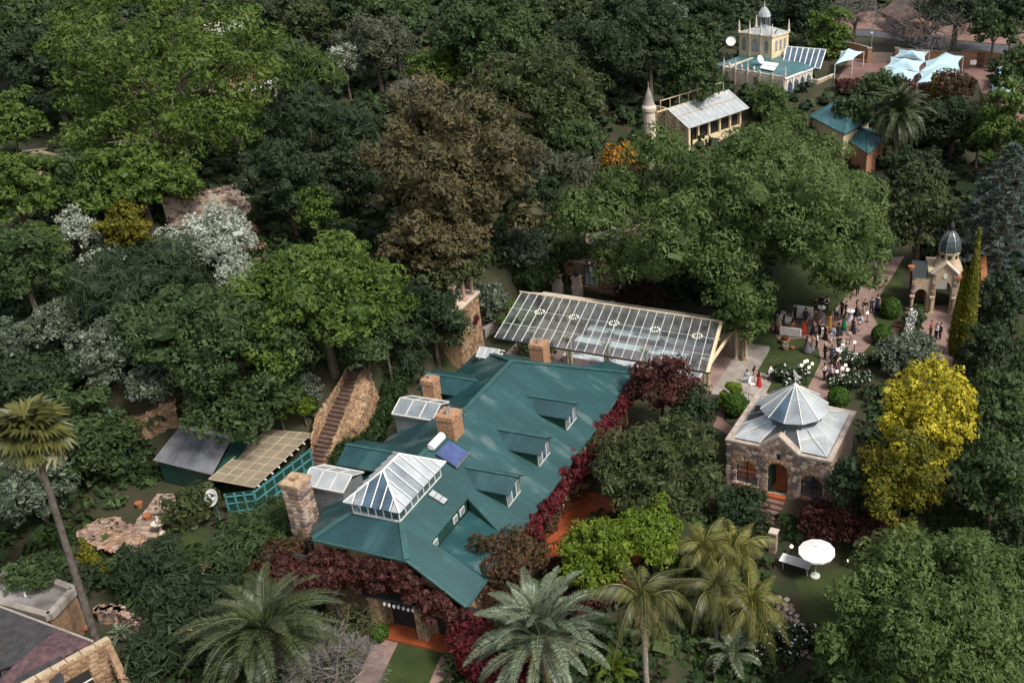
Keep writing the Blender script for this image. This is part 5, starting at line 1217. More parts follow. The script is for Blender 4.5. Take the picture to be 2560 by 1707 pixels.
for nm, x in PT:
    p = atz(x, {'left': 648, 'middle': 653, 'right': 660}[nm], zt3); o = thing('potted_shrub', 'clipped round shrub in a black pot, %s of three on the cottage roof edge' % nm, 'plant', (p.x, p.y + .4, zt3), 0, 'potted shrubs on the cottage roof')
    MB().lathe([(.26, 0), (.36, .5), (.38, .55)], (0, 0, 0), 10).build('pot', M['frame_d'], o)
    P, T = leaves_on(np.array([(0, 0, 1.0, .58, .95)]), .15, 1.2, 1.6); inst('crown', quads_mesh('crown', P, T, LM['mid' if nm != 'right' else 'bright'], *cores(np.array([(0, 0, 1.0, .58, .95)]), .85)), o)
# garden pillars with urns, before the glass hall
for px_, py_, lb, hh in ((1396, 735, 'pale stone garden pier topped by a terracotta pot', 2.0), (1445, 742, 'pale stone garden arch pier topped by a dark urn', 2.2)):
    p = at(px_, py_); o = thing('garden_pier', lb, 'pillar', (p.x, p.y, p.z), R(-18)); MB().bb(-.45, .45, -.4, .4, -.3, hh * .6).bb(-.38, .38, -.34, .34, hh * .6, hh).build('shaft', M['cream_l'], o); MB().bb(-.46, .46, -.42, .42, hh, hh + .12).build('cap', M['sand'], o)
    MB().lathe([(.15, .12), (.32, .4), (.34, .6), (.2, .75)], (0, 0, hh), 10).build('pot', M['terra' if px_ < 1400 else 'frame_d'], o)
# ---- cottage with blue-green roof
def hip_house(name, label, px4, ze_, zr_, m, wallm, ch=None):
    c4 = [at(x, y, ze_) for x, y in px4]; z = sum(p.z for p in c4) / 4; c4 = [atz(x, y, z) for x, y in px4]; a = c4[0]
    o = thing(name, label, 'house', (a.x, a.y, 0), 0); q = [Vector((p.x - a.x, p.y - a.y, z)) for p in c4]
    m1, m2 = (q[0] + q[3]) / 2, (q[1] + q[2]) / 2; r1, r2 = m1.lerp(m2, .3), m1.lerp(m2, .7); r1.z = r2.z = z + zr_
    for pl in ((q[0], q[1], r2, r1), (q[1], q[2], r2), (q[2], q[3], r1, r2), (q[3], q[0], r1)): MB().slab(list(pl), .1).build('roof_slope', M[m], o)
    b = MB()
    for s, e in ((q[0], r1), (q[1], r2), (q[2], r2), (q[3], r1), (r1, r2)): b.bar(s + Vector((0, 0, .05)), e + Vector((0, 0, .05)), .3, .06)
    b.build('ridge_cap', M['teal_trim'], o); cc = sum(q, Vector()) / 4
    b = MB(); b.prism([(cc.x + (p.x - cc.x) * .9, cc.y + (p.y - cc.y) * .9) for p in q], z - 5, z - .1); b.build('wall', M[wallm], o)
    if ch:
        p = r1.lerp(r2, .1) + Vector((.3, -1.2, 0)); k = MB().box((p.x, p.y, z + zr_ * .7), (.6, .6, 1.8)).build('chimney', M['brick'], o); MB().lathe([(.14, 0), (.1, .3)], (p.x, p.y, z + zr_ * .7 + .9), 8).build('chimney_pot', M['terra'], k)
    return o
hip_house('teal_roof_cottage', 'cottage under a blue green hipped iron roof behind the great tree', ((2024, 290), (2110, 335), (2180, 300), (2100, 250)), 2.8, 1.5, 'blue_roof', 'cream', True)
hip_house('teal_roof_annex', 'lower blue green roof annex beside the tall date palm', ((2085, 325), (2170, 385), (2215, 345), (2140, 300)), 2.4, .9, 'blue_roof', 'brick')
# ---- house of the upper left with red pergola
a, ang, Lh, loch = frame((585, 232), (715, 186), at(650, 235, 3).z); zh = at(650, 235, 3).z
o = thing('hilltop_house', 'white hilltop house with a red pergola on its flat terrace', 'house', (a.x, a.y, 0), ang)
b = MB(); b.bb(0, Lh, 0, 6, zh - 5, zh - .5); b.build('wall', M['concrete'], o); MB().bb(-.2, Lh + .2, -.2, .15, zh - .5, zh).build('parapet', M['white'], o); MB().bb(0, Lh, .15, 6, zh - .4, zh - .3).build('terrace', M['dirt'], o)
pr = mat('red_painted_steel', (0.36, 0.085, 0.04), .6)
for k in range(9): MB().bar((Lh * k / 8, .3, zh + .9), (Lh * k / 8, 5.5, zh + .9), .1).build('pergola_slat', pr, o)
b = MB()
for y in (.3, 5.5): b.bar((0, y, zh + .8), (Lh, y, zh + .8), .14)
for x in (0, Lh / 2, Lh): b.bar((x, .3, zh - .3), (x, .3, zh + .8), .12)
b.build('pergola_frame', pr, o); MB().bb(Lh * .2, Lh * .3, .6, 1.2, zh - .3, zh + .5).build('terrace_chair', M['white'], o)
a, ang, Lh, _l = frame((505, 75), (610, 48), at(560, 70, 4).z); o = thing('white_roof_house', 'pale flat roof showing through the crown of the large tree', 'house', (a.x, a.y, 0), ang); zh = a.z
MB().bb(.5, Lh, 0, 1.6, zh - 1.5, zh).build('wall', M['white'], o); MB().bb(0, Lh + .2, -.2, 1.8, zh, zh + .15).build('roof', M['cream_l'], o)
# ---- bottom left: flat roof, slate roof with stone parapet
zf = 3.2; c4 = [atz(x, y, zf) for x, y in ((-60, 1490), (122, 1538), (184, 1472), (32, 1414))]; a = c4[1]
o = thing('flat_roof_building', 'building with a stained grey flat roof and pale parapets', 'building', (a.x, a.y, 0), 0); q = [Vector((p.x - a.x, p.y - a.y, zf)) for p in c4]
MB().prism([(p.x, p.y) for p in q], -.3, zf - .35).build('wall', M['tan3'], o); MB().slab([p - Vector((0, 0, .3)) for p in q], .05).build('roof', mat('stained_roof', (0.34, 0.32, 0.32), .9, c2=(0.10, 0.09, 0.08), scale=.45), o)
for s, e in ((0, 1), (1, 2), (2, 3), (3, 0)):
    d_ = (q[e] - q[s]); n = max(3, int(d_.length / .9))
    for k in range(n): MB().bar(q[s] + d_ * (k + .03) / n - Vector((0, 0, .1)), q[s] + d_ * (k + .97) / n - Vector((0, 0, .1)), .38, .45).build('coping_stone', M['concrete'], o)
for px_, py_ in ((15, 1480), (53, 1455), (97, 1468), (65, 1492)):
    p = atz(px_, py_, zf - .3); MB().tube([(p.x - a.x, p.y - a.y, zf - .3), (p.x - a.x, p.y - a.y, zf + .05)], .07, 8).build('vent_pipe', M['white'], o)
zf = 3.0; A_, B2, E2, C2, D2, F2, G2 = atz(-60, 1495, 3.4), atz(144, 1572, 3.4), atz(232, 1604, 3.4), atz(36, 1660, 3.3), atz(-60, 1690, 2.6), atz(62, 1698, 2.6), atz(-60, 1770, 2.4)
o = thing('slate_roof_house', 'old stone house with a dark slate roof and purple lichen slope', 'house', (E2.x, E2.y, 0), 0); off = Vector((E2.x, E2.y, 0)); A_, B2, E2, C2, D2, F2, G2 = [p - off for p in (A_, B2, E2, C2, D2, F2, G2)]; C2o = off
sl = mat('dark_slate', (0.045, 0.043, 0.045), .75, .3, 2); pu = mat('purple_lichen_tile', (0.12, 0.065, 0.07), .9, c2=(0.055, 0.032, 0.038), scale=3.5)
r1 = MB().slab([A_, D2, C2, B2], .1).build('roof_slope', sl, o); r2 = MB().slab([B2, C2, G2, F2, E2], .1).build('roof_slope', pu, o)
def tiles(par, A, B_, T, m, nu, nv, tri=False):
    """courses of tiles between eave A-B and the apex side T"""
    nrm = (B_ - A).cross(T - A).normalized(); nrm = -nrm if nrm.z < 0 else nrm; n = 0
    for j in range(nv):
        for i in range(nu):
            if random.random() < .05: continue
            u, v = (i + .5 * (j % 2)) / nu, j / nv
            if tri and (u < v * .9 or u > 1 - .0) : continue
            if u > .98: continue
            du, dv = .94 / nu, 1.12 / nv
            f = lambda uu, vv: A.lerp(B_, uu) + (T - A) * vv if not tri else A.lerp(B_, uu) + (T - A.lerp(B_, (T - A).dot(B_ - A) / (B_ - A).length_squared)) * vv
            p = [f(u, v) + nrm * .05, f(u + du, v) + nrm * .05, f(u + du, v + dv) + nrm * .015, f(u, v + dv) + nrm * .015]
            MB().slab(p, .03, tuple(-nrm)).build('roof_tile', m, par); n += 1
tiles(r1, A_, B2, D2 + (B2 - A_) * .0, sl, 15, 9)
tiles(r2, E2, F2, B2, pu, 16, 7)
MB().bar(A_ + Vector((0, 0, .04)), E2 + Vector((0, 0, .04)), .12, .12).build('gutter', M['concrete'], o)
C2 = off
w0, w1 = atz(232, 1606, 3.2) - Vector((C2.x, C2.y, 0)), atz(40, 1716, 3.2) - Vector((C2.x, C2.y, 0)); w2 = atz(268, 1590, 3.2) - Vector((C2.x, C2.y, 0))
dw = w1 - w2; aw = math.atan2(dw.y, dw.x); Lw = dw.length; wo = inst('parapet_wall', MB().bb(0, Lw, 0, .45, -.3, 3.1).mesh('parapet_wall', M['tan1']), o, (w2.x, w2.y, 0), rz=aw)
for k in range(int(Lw / .75)): MB().bb(k * .75 + .02, k * .75 + .73, -.05, .5, 3.1, 3.22 + random.uniform(0, .04)).build('coping_stone', M['sand'], wo)
n0 = 0; z = .0
while z < 3.0:
    x = 0
    while x < Lw - .2:
        w_ = random.uniform(.3, .6); inst('stone', random.choice(TROCKS), wo, (x + w_ / 2, .46, z + .15), scale=(w_ * .95, .1, .27)); x += w_
    z += .3
b = MB(); b.bb(1.5, 3.2, .47, .55, .3, 2.2); b.build('window_opening', M['dark'], wo)
for z in (.9, 1.5): MB().bb(1.5, 3.2, .55, .6, z, z + .07).build('window_bar', M['frame_w'], wo)
# leaning end buttress
bt = thing('buttress_wall', 'tan stone wall end running down beside the leaning palm trunk', 'wall', (w2.x + C2.x, w2.y + C2.y, 0), 0)
e_ = atz(330, 1720, 1.0); d_ = Vector((e_.x - w2.x - C2.x, e_.y - w2.y - C2.y, 0)); L = d_.length; an = math.atan2(d_.y, d_.x)
x_ = inst('wall_body', MB().slab([(0, -.3, -.3), (L, -.3, -.3), (L, -.3, 1.1), (0, -.3, 3.2)], .35, (0, 1, 0)).mesh('wall_body', M['tan3']), bt, rz=an)
for k in range(60):
    t = random.uniform(.02, .95); hh = 3.2 - 2.1 * t; inst('stone', random.choice(TROCKS), x_, (L * t, -.32, random.uniform(.1, hh - .1)), scale=(.42, .12, .26))
# ------------------------------------------------------------------ sheds, banks, stairs, towers
def q4(px4, z): return [atz(x, y, z) for x, y in px4]
def grid_roof(o, q, nu, nv, m, bar_m, off, t=.03):
    f = lambda u, v: q[0].lerp(q[1], u).lerp(q[3].lerp(q[2], u), v) - off
    for i in range(nu):
        for j in range(nv): MB().slab([f((i + .03) / nu, (j + .02) / nv), f((i + .97) / nu, (j + .02) / nv), f((i + .97) / nu, (j + .98) / nv), f((i + .03) / nu, (j + .98) / nv)], t).build('roof_sheet', M[m], o)
    b = MB()
    for i in range(nu + 1): b.bar(f(i / nu, 0) + Vector((0, 0, .03)), f(i / nu, 1) + Vector((0, 0, .03)), .05, .05)
    for j in range(nv + 1): b.bar(f(0, j / nv) + Vector((0, 0, .03)), f(1, j / nv) + Vector((0, 0, .03)), .05, .05)
    b.build('roof_batten', M[bar_m], o)
fb = at(646, 1277); zs = zat(0, 0, 1222, fb); q = [atz(667, 1074, zs + .5), atz(780, 1084, zs), atz(636, 1219, zs), atz(522, 1198, zs + .5)]
o = thing('grid_shed', 'teal framed shed with a weathered tan grid roof by the house', 'shed', (fb.x, fb.y, 0), 0); off = Vector((fb.x, fb.y, 0))
grid_roof(o, q, 4, 8, 'gl_tan', 'sand', off)
wl_ = [at(576, 1285), fb, at(784, 1170)]
for s, e, n in ((0, 1, 3), (1, 2, 6)):
    P0, P1 = wl_[s] - off, wl_[e] - off; P0.z = -.2; P1.z = -.2; up = Vector((0, 0, zs - .15 + .2))
    MB().slab([P0, P1, P1 + up, P0 + up], .05, (P1 - P0).normalized().cross(Vector((0, 0, -1)))).build('wall_panel', M['green_board'], o)
    nn = (P1 - P0).normalized().cross(Vector((0, 0, 1))) * .05
    for k in range(n + 1): MB().bar(P0.lerp(P1, k / n) + nn, P0.lerp(P1, k / n) + nn + up, .11).build('wall_post', M['teal_post'], o)
    for z in (.45, 1.15, zs - .1 if s else 1.75): MB().bar(P0 + nn + Vector((0, 0, z)), P1 + nn + Vector((0, 0, z)), .08).build('wall_rail', M['teal_post'], o)
b = wl_[2] - wl_[1]
for k in range(9): MB().bar(q[1].lerp(q[2], (k + .5) / 9) - off + Vector((.12, -.05, -.12)), q[1].lerp(q[2], (k + .5) / 9) - off + Vector((-.7, .3, -.12)), .1).build('rafter_end', M['white'], o)
fa = at(430, 1226); zs2 = zat(0, 0, 1170, fa); q = [atz(451, 1066, zs2 + 1.0), atz(581, 1092, zs2 + 1.0), atz(530, 1187, zs2), atz(384, 1151, zs2)]
o = thing('sheet_roof_shed', 'dark green shed under a bluish translucent sheet roof', 'shed', (fa.x, fa.y, 0), 0); off = Vector((fa.x, fa.y, 0))
grid_roof(o, q, 8, 2, 'gl_smoke', 'grey_metal', off)
MB().bar(q[0] - off + Vector((0, 0, .05)), q[1] - off + Vector((0, 0, .05)), .4, .1).build('ridge_flashing', M['frame_w'], o)
P = [p.lerp(sum(q, Vector()) / 4, .1) - off for p in q]
for s, e in ((0, 1), (1, 2), (2, 3), (3, 0)): MB().add([(P[s].x, P[s].y, -.3), (P[e].x, P[e].y, -.3), P[e] - Vector((0, 0, .1)), P[s] - Vector((0, 0, .1))], [(0, 1, 2, 3)]).build('wall_panel', M['green_board'], o)
a_, b_ = q[1] - off, q[2] - off; MB().slab([a_ + Vector((.1, 0, -.1)), b_ + Vector((.1, 0, -.1)), b_ + Vector((1.2, .2, .2)), a_ + Vector((1.4, .4, -.2))], .04).build('shade_cloth', M['green_board'], o)
p = at(548, 1300); dish('large white satellite dish with printed mark beside the grid shed', (p.x, p.y, p.z), .62, (-.35, -.75, .5), 2.0, mark=True)
p = atz(936, 1468, 1.5); dish('round grey dish against the house front under the red creeper', (p.x, p.y, p.z - 1.6), .72, (-.1, -.9, .45), 1.6, 'grey_metal')
# stone banks: a lofted face with rough stones bedded in it
def bank(name, label, cat, rows, n_st, rocks=TANS, size=.3, base='tan1', extra=None, seed=3):
    pts_ = [[Vector(p) for p in r] for r in rows]; a = pts_[0][0]; off = Vector((a.x, a.y, 0)); o = thing(name, label, cat, (a.x, a.y, 0), 0)
    n, m_ = len(pts_), len(pts_[0]); b = MB(); b.add([p - off for r in pts_ for p in r], [(i * m_ + j, i * m_ + j + 1, (i + 1) * m_ + j + 1, (i + 1) * m_ + j) for i in range(n - 1) for j in range(m_ - 1)]); b.build('bank_face', M[base], o)
    r = random.Random(seed); bs = [MB() for _ in rocks]
    for k in range(n_st):
        u, v = r.random() * (n - 1), r.random() * (m_ - 1); i, j = min(n - 2, int(u)), min(m_ - 2, int(v)); u -= i; v -= j
        e1, e2 = pts_[i][j + 1] - pts_[i][j], pts_[i + 1][j] - pts_[i][j]; nr = e1.cross(e2)
        c = pts_[i][j].lerp(pts_[i + 1][j], u).lerp(pts_[i][j + 1].lerp(pts_[i + 1][j + 1], u), v) - off
        s = size * r.uniform(.6, 1.3); mx_ = (nr.normalized() if nr.length > 1e-6 else Vector((0, 0, 1))).to_track_quat('Z', 'Y').to_matrix() @ Matrix.Rotation(r.uniform(0, 3), 3, 'Z')
        bs[k % len(rocks)].box(c, (s, s * .7, .10), 0, mx_)
    for mm, q_ in zip(rocks, bs):
        w_ = q_.build('stonework', mm, o); w_['kind'] = 'stuff'
    return o
s0, s1 = at(792, 1166), atz(884, 928, 5.0); s0.z = 0
d_ = (s1 - s0); hd = math.atan2(d_.y, d_.x); Lr = math.hypot(d_.x, d_.y)
o = thing('stone_staircase', 'steep dark stone staircase climbing the tan wall behind the house', 'staircase', s0, hd); NT = 22
for k in range(NT): MB().bb(Lr * k / NT, Lr * (k + 1.25) / NT, -.72 + random.uniform(-.03, .03), .72 + random.uniform(-.03, .03), d_.z * k / NT - .5, d_.z * (k + 1) / NT).build('step', mat('dark_step', (0.12, 0.075, 0.055), .95, .3, 2) if k == 0 else bpy.data.materials['dark_step'], o)
side = Vector((math.sin(hd), -math.cos(hd), 0)) * .72
R0 = [s0 + side + d_ * t + Vector((0, 0, .12)) for t in (0, .25, .5, .75, 1)]; R1 = [atz(806, 1130, .5), atz(852, 1100, 1.3), atz(890, 1070, 2.2), atz(916, 1005, 3.6), atz(926, 935, 4.8)]
bank('curved_retaining_wall', 'curved tan stone retaining wall right of the steep staircase', 'wall', [R0, [x.lerp(y, .5) + Vector((0, 0, .15)) for x, y in zip(R0, R1)], R1, [p + Vector((.5, .3, -4.5)) for p in R1]], 1500, size=.3)
L0 = [s0 - side + d_ * t + Vector((0, 0, .12)) for t in (.2, .45, .7, 1)]; L1 = [atz(776, 1105, 2.0), atz(790, 1040, 3.2), atz(830, 985, 4.2), atz(866, 930, 5.2)]
bank('tan_stone_bank', 'tan stone bank left of the steep staircase', 'wall', [L0, L1, [p + Vector((-.6, .2, -3.5)) for p in L1]], 600, size=.3, seed=5)
def wall_px(name, label, pairs, zt_, n_st, rocks, base, size=.3, seed=9):
    """free-standing or retaining wall whose foot follows seen points; zt_ = height"""
    F = [at(x, y) for x, y in pairs]; back = Vector((-.3, .9, 0)).normalized() * .6
    return bank(name, label, 'wall', [[p - Vector((0, 0, .4)) for p in F], [p + Vector((0, 0, zt_)) + back * .15 for p in F], [p + Vector((0, 0, zt_)) + back for p in F]], n_st, rocks, size, base, seed=seed)
wall_px('hillside_stone_wall', 'grey brown rough stone terrace wall high on the left slope', ((425, 580), (480, 560), (540, 558), (600, 545), (630, 530)), 3.2, 420, STONES, 'mortar', .36)
wall_px('orange_stone_wall', 'orange stone terrace wall below the three guests on the left', ((322, 1110), (370, 1100), (420, 1070), (450, 1062)), 2.0, 260, TANS, 'tan1', .34, 12)
wall_px('low_rubble_wall', 'low brown rubble wall in the shade behind the slate roof house', ((250, 1560), (300, 1560), (350, 1590), (385, 1600)), 1.0, 160, STONES, 'stone4', .3, 14)
MB_op = MB().bb(-.4, .4, -.1, .1, 0, 1.0)
# hillside steps
def steps_px(name, label, p0, p1, z0d, n, wd, m):
    a, b = at(*p0), at(*p1); d = b - a; h = math.atan2(d.y, d.x); L = math.hypot(d.x, d.y); o = thing(name, label, 'steps', a, h)
    for k in range(n): MB().bb(L * k / n, L * (k + 1.3) / n, -wd / 2 + random.uniform(-.1, .1), wd / 2 + random.uniform(-.1, .1), d.z * k / n - .4, d.z * (k + 1) / n + .12).build('step', M[m], o)
    return o
steps_px('rubble_steps', 'brown rubble steps beside the silver shrubs on the left slope', (662, 650), (612, 560), 0, 9, 1.6, 'stone4')
steps_px('fountain_steps', 'wide brown stone steps left of the bird bath', (350, 1345), (430, 1240), 0, 8, 2.1, 'stone0')
bank('stone_landing', 'tan stone landing at the foot of the garden steps', 'terrace', [[at(190, 1330, .8), at(240, 1300, .8), at(290, 1290, .8)], [at(230, 1362, .8), at(290, 1340, .8), at(330, 1320, .8)], [at(330, 1395, .7), at(350, 1370, .7), at(360, 1345, .7)], [at(325, 1410, .0), at(350, 1385, .0), at(370, 1360, .0)]], 400, [M['stone0'], M['tan1'], M['stone1']], .34, 'stone4', seed=21)
# stone viewing tower with columns
tf2 = at(1188, 866); zt4 = zat(0, 0, 735, tf2); a, ang, L4, loc4 = frame((1140, 782), (1193, 733), zt4)
o = thing('stone_terrace_tower', 'orange brown stone terrace wall with pink columns and trailing red creeper', 'tower', (a.x, a.y, 0), ang); zb = tf2.z - .5
w_ = MB().slab([(0, 0, zb), (L4, 0, zb), (L4, 0, zt4), (0, 0, zt4)], 2.5, (0, 1, 0)).build('wall', M['tan0'], o)
z = zb + .2
while z < zt4 - .3:
    for k in range(int(L4 / .45)): inst('stone', random.choice(TROCKS), w_, (.25 + k * .45 + random.uniform(-.08, .08), -.02, z), scale=(.44, .1, .28))
    for k in range(5): inst('stone', random.choice(TROCKS), w_, (L4 + .02, .2 + k * .48, z), scale=(.46, .1, .28), rz=R(90))
    z += .3
MB().bb(-.15, L4 + .2, -.2, 2.6, zt4, zt4 + .15).build('coping', M['cream_l'], o)
for x in (.5, L4 * .55, L4 - .35): column(x, .3, zt4 + .15, zt4 + 2.3, .17, mat('pink_stone', (.40, .26, .2), .85) if x == .5 else bpy.data.materials['pink_stone'], o)
MB().bb(-.2, L4, .2, .4, zt4 + 2.3, zt4 + 2.45).build('pergola_beam', M['bark'], o)
# low brick wall strip beside the hall
p0, p1 = at(1210, 842), at(1262, 822); o = thing('narrow_passage_wall', 'low pale wall running between house and glass hall', 'wall', p0, math.atan2(p1.y - p0.y, p1.x - p0.x)); MB().bb(0, (p1 - p0).length, -.2, .2, -.2, .9).build('wall_body', M['concrete'], o)
# swimming pool terrace upper left
pq = [at(x, y, .3) for x, y in ((20, 432), (100, 428), (178, 398), (92, 382))]; zp = max(p.z for p in pq); pq = q4(((20, 440), (105, 432), (178, 398), (92, 380)), zp); a = pq[0]
o = structure(inst('pool', MB().slab([p - Vector((a.x, a.y, .05)) for p in pq], 1.5).mesh('pool', M['water']), None, (a.x, a.y, 0)))
for s in range(4): MB().bar(pq[s] - Vector((a.x, a.y, -.02)), pq[(s + 1) % 4] - Vector((a.x, a.y, -.02)), .6, .25).build('coping', M['sand'], o)
p = at(85, 385); o = thing('garden_bench', 'low wooden bench by the pool on the upper left lawn', 'bench', p, R(25)); MB().bb(-1.5, 1.5, -.25, .25, .38, .46).build('seat', M['bark_pale'], o)
for x in (-1.2, 1.2): MB().bb(x - .08, x + .08, -.2, .2, -.1, .38).build('leg', M['bark'], o)
# ------------------------------------------------------------------ car park: shade sails, walls, gate
def sail(label, px4, peak, hi=2.3, hp=3.5):
    c = [at(x, y, hi) for x, y in px4]; pk = at(*peak, hp); a = c[0]; off = Vector((a.x, a.y, 0)); o = thing('shade_sail', label, 'shade sail', (a.x, a.y, 0), 0, 'pale blue shade sails over the car park')
    rim = []; mid = sum(c, Vector()) / 4
    for k in range(4):
        for i in range(5):
            t = i / 5; p = c[k].lerp(c[(k + 1) % 4], t); rim.append(p.lerp(mid, .16 * math.sin(math.pi * t)) - off)
    P = pk - off; n = len(rim); in_ = [p.lerp(P, .5) - Vector((0, 0, .18)) for p in rim]
    b = MB(); b.add(rim + in_ + [P], [(i, (i + 1) % n, n + (i + 1) % n, n + i) for i in range(n)] + [(n + i, n + (i + 1) % n, 2 * n) for i in range(n)]); b.build('canopy', M['tent'], o, smooth=True)
    for p in c: MB().tube([(p.x - a.x, p.y - a.y, terr(p.x, p.y) - .2), (p.x - a.x, p.y - a.y, p.z)], .07, 6).build('post', M['frame_w'], o)
k2 = lambda l: [(2060 + x / 4.704, y / 4.704) for x, y in l]
for lb, l, pk in (('far left pale blue sail with a brown stain', [(880, 580), (1240, 605), (1190, 725), (820, 670)], (1030, 592)),
                  ('middle left pale blue sail below the stained one', [(785, 668), (1190, 722), (1122, 852), (715, 790)], (955, 688)),
                  ('near left pale blue sail beside the red shrub', [(715, 795), (1118, 855), (1050, 960), (660, 905)], (890, 790)),
                  ('far right pale blue sail nearest the sign', [(1195, 722), (1640, 662), (1590, 800), (1125, 850)], (1435, 618)),
                  ('near right pale blue sail behind the slim cypress', [(1125, 858), (1590, 805), (1560, 965), (1095, 975)], (1370, 758)),
                  ('pale blue sail on white posts left of the gate', [(200, 600), (470, 610), (335, 705), (130, 760)], (290, 572)),
                  ('upper pale blue sail at the right frame edge', [(2020, 790), (2300, 730), (2300, 900), (1970, 935)], (2180, 735)),
                  ('lower pale blue sail at the right frame edge', [(1975, 945), (2280, 950), (2250, 1160), (1928, 1145)], (2120, 950))):
    sail(lb, k2(l), k2([pk])[0])
def run_wall(label, px, h, m, name='boundary_wall'):
    F = [at(x, y) for x, y in px]; a = F[0]; off = Vector((a.x, a.y, 0)); o = thing(name, label, 'wall', (a.x, a.y, 0), 0)
    for p, q_ in zip(F, F[1:]):
        for k in range(3):
            u, v = p.lerp(q_, k / 3), p.lerp(q_, (k + 1) / 3)
            MB().bar(u - off + Vector((0, 0, h / 2 - .2)), v - off + Vector((0, 0, h / 2 - .2)), .25, h + .4).build('wall_section', M[m], o)
            MB().bar(u - off + Vector((0, 0, h + .06)), v - off + Vector((0, 0, h + .06)), .36, .1).build('coping', M['concrete'], o)
    return o
run_wall('brown boundary wall left of the slatted gate', ((2090, 135), (2130, 142), (2168, 152)), 2.0, 'brick')
run_wall('brown boundary wall behind the shade sails', ((2240, 154), (2330, 160), (2400, 166), (2438, 168)), 1.9, 'brick')
bw = run_wall('brick boundary wall with a white sign board and wicket gate', ((2400, 160), (2440, 160), (2500, 168), (2560, 168)), 2.0, 'brick_l')
a, b = at(2176, 158), at(2237, 158); o = thing('slatted_gate', 'wide pinkish slatted driveway gate between brick piers', 'gate', a, math.atan2(b.y - a.y, b.x - a.x)); L = math.hypot(b.x - a.x, b.y - a.y)
for k in range(24): MB().bb(L * k / 24 + .02, L * (k + .75) / 24, -.03, .03, .1, 1.6).build('slat', mat('pink_steel', (.33, .24, .22), .6) if k == 0 else bpy.data.materials['pink_steel'], o)
for z in (.3, 1.4): MB().bb(0, L, .03, .07, z, z + .08).build('rail', M['frame_d'], o)
for i, (x, lb) in enumerate(((2172, 'left brick pier of the slatted gate'), (2240, 'right brick pier of the slatted gate'))):
    p = at(x, 158); o = thing('gate_pier', lb, 'pillar', p, 0); MB().bb(-.3, .3, -.3, .3, -.2, 2.2).build('shaft', M['brick'], o); MB().bb(-.38, .38, -.38, .38, 2.2, 2.32).build('cap', M['concrete'], o)
p = at(2432, 160, .9); o = thing('wall_sign', 'plain white sign board on the brick boundary wall', 'sign', (p.x, p.y - .25, p.z), R(-6)); MB().bb(-.45, .45, -.03, .03, -.05, .6).build('board', M['white'], o)
for k in range(3): MB().bb(-.3, .3, -.04, -.031, .12 + .14 * k, .15 + .14 * k).build('printed_line', M['grey_metal'], o)
p = at(2450, 168); o = thing('wicket_gate', 'narrow dark barred pedestrian gate in the brick wall', 'gate', (p.x, p.y - .2, p.z), R(-6))
for k in range(7): MB().bb(-.45 + .14 * k, -.41 + .14 * k, -.03, .03, 0, 2.1).build('bar', M['black'], o)
for z in (.1, 1.0, 2.0): MB().bb(-.5, .5, .03, .07, z, z + .06).build('rail', M['black'], o)
p = at(2176, 150); o = thing('street_lamp', 'tall thin grey lamp pole behind the car park wall', 'street lamp', p, 0); MB().tube([(0, 0, 0), (0, 0, 5), (.3, 0, 10)], [.09, .07, .04], 8).build('pole', M['grey_metal'], o); MB().bb(-.25, .1, -.1, .1, 4.0, 4.2).build('bracket', M['white'], o)
a, ang, L, _ = frame((2225, 45), (2262, 62), at(2240, 60, 2).z); o = thing('roadside_house', 'red brown house front across the road at the top edge', 'house', (a.x, a.y, 0), ang); MB().bb(-2, L + 1, 0, 4, a.z - 4, a.z + .5).build('wall', M['brick'], o); MB().slab([(-3, -.6, a.z + .5), (L + 2, -.6, a.z + .5), (L + 2, 3, a.z + 3), (-3, 3, a.z + 3)], .15).build('roof', M['paver_red'], o); MB().bb(-1, L, -.05, 0, a.z - 3, a.z).build('opening', M['dark'], o)
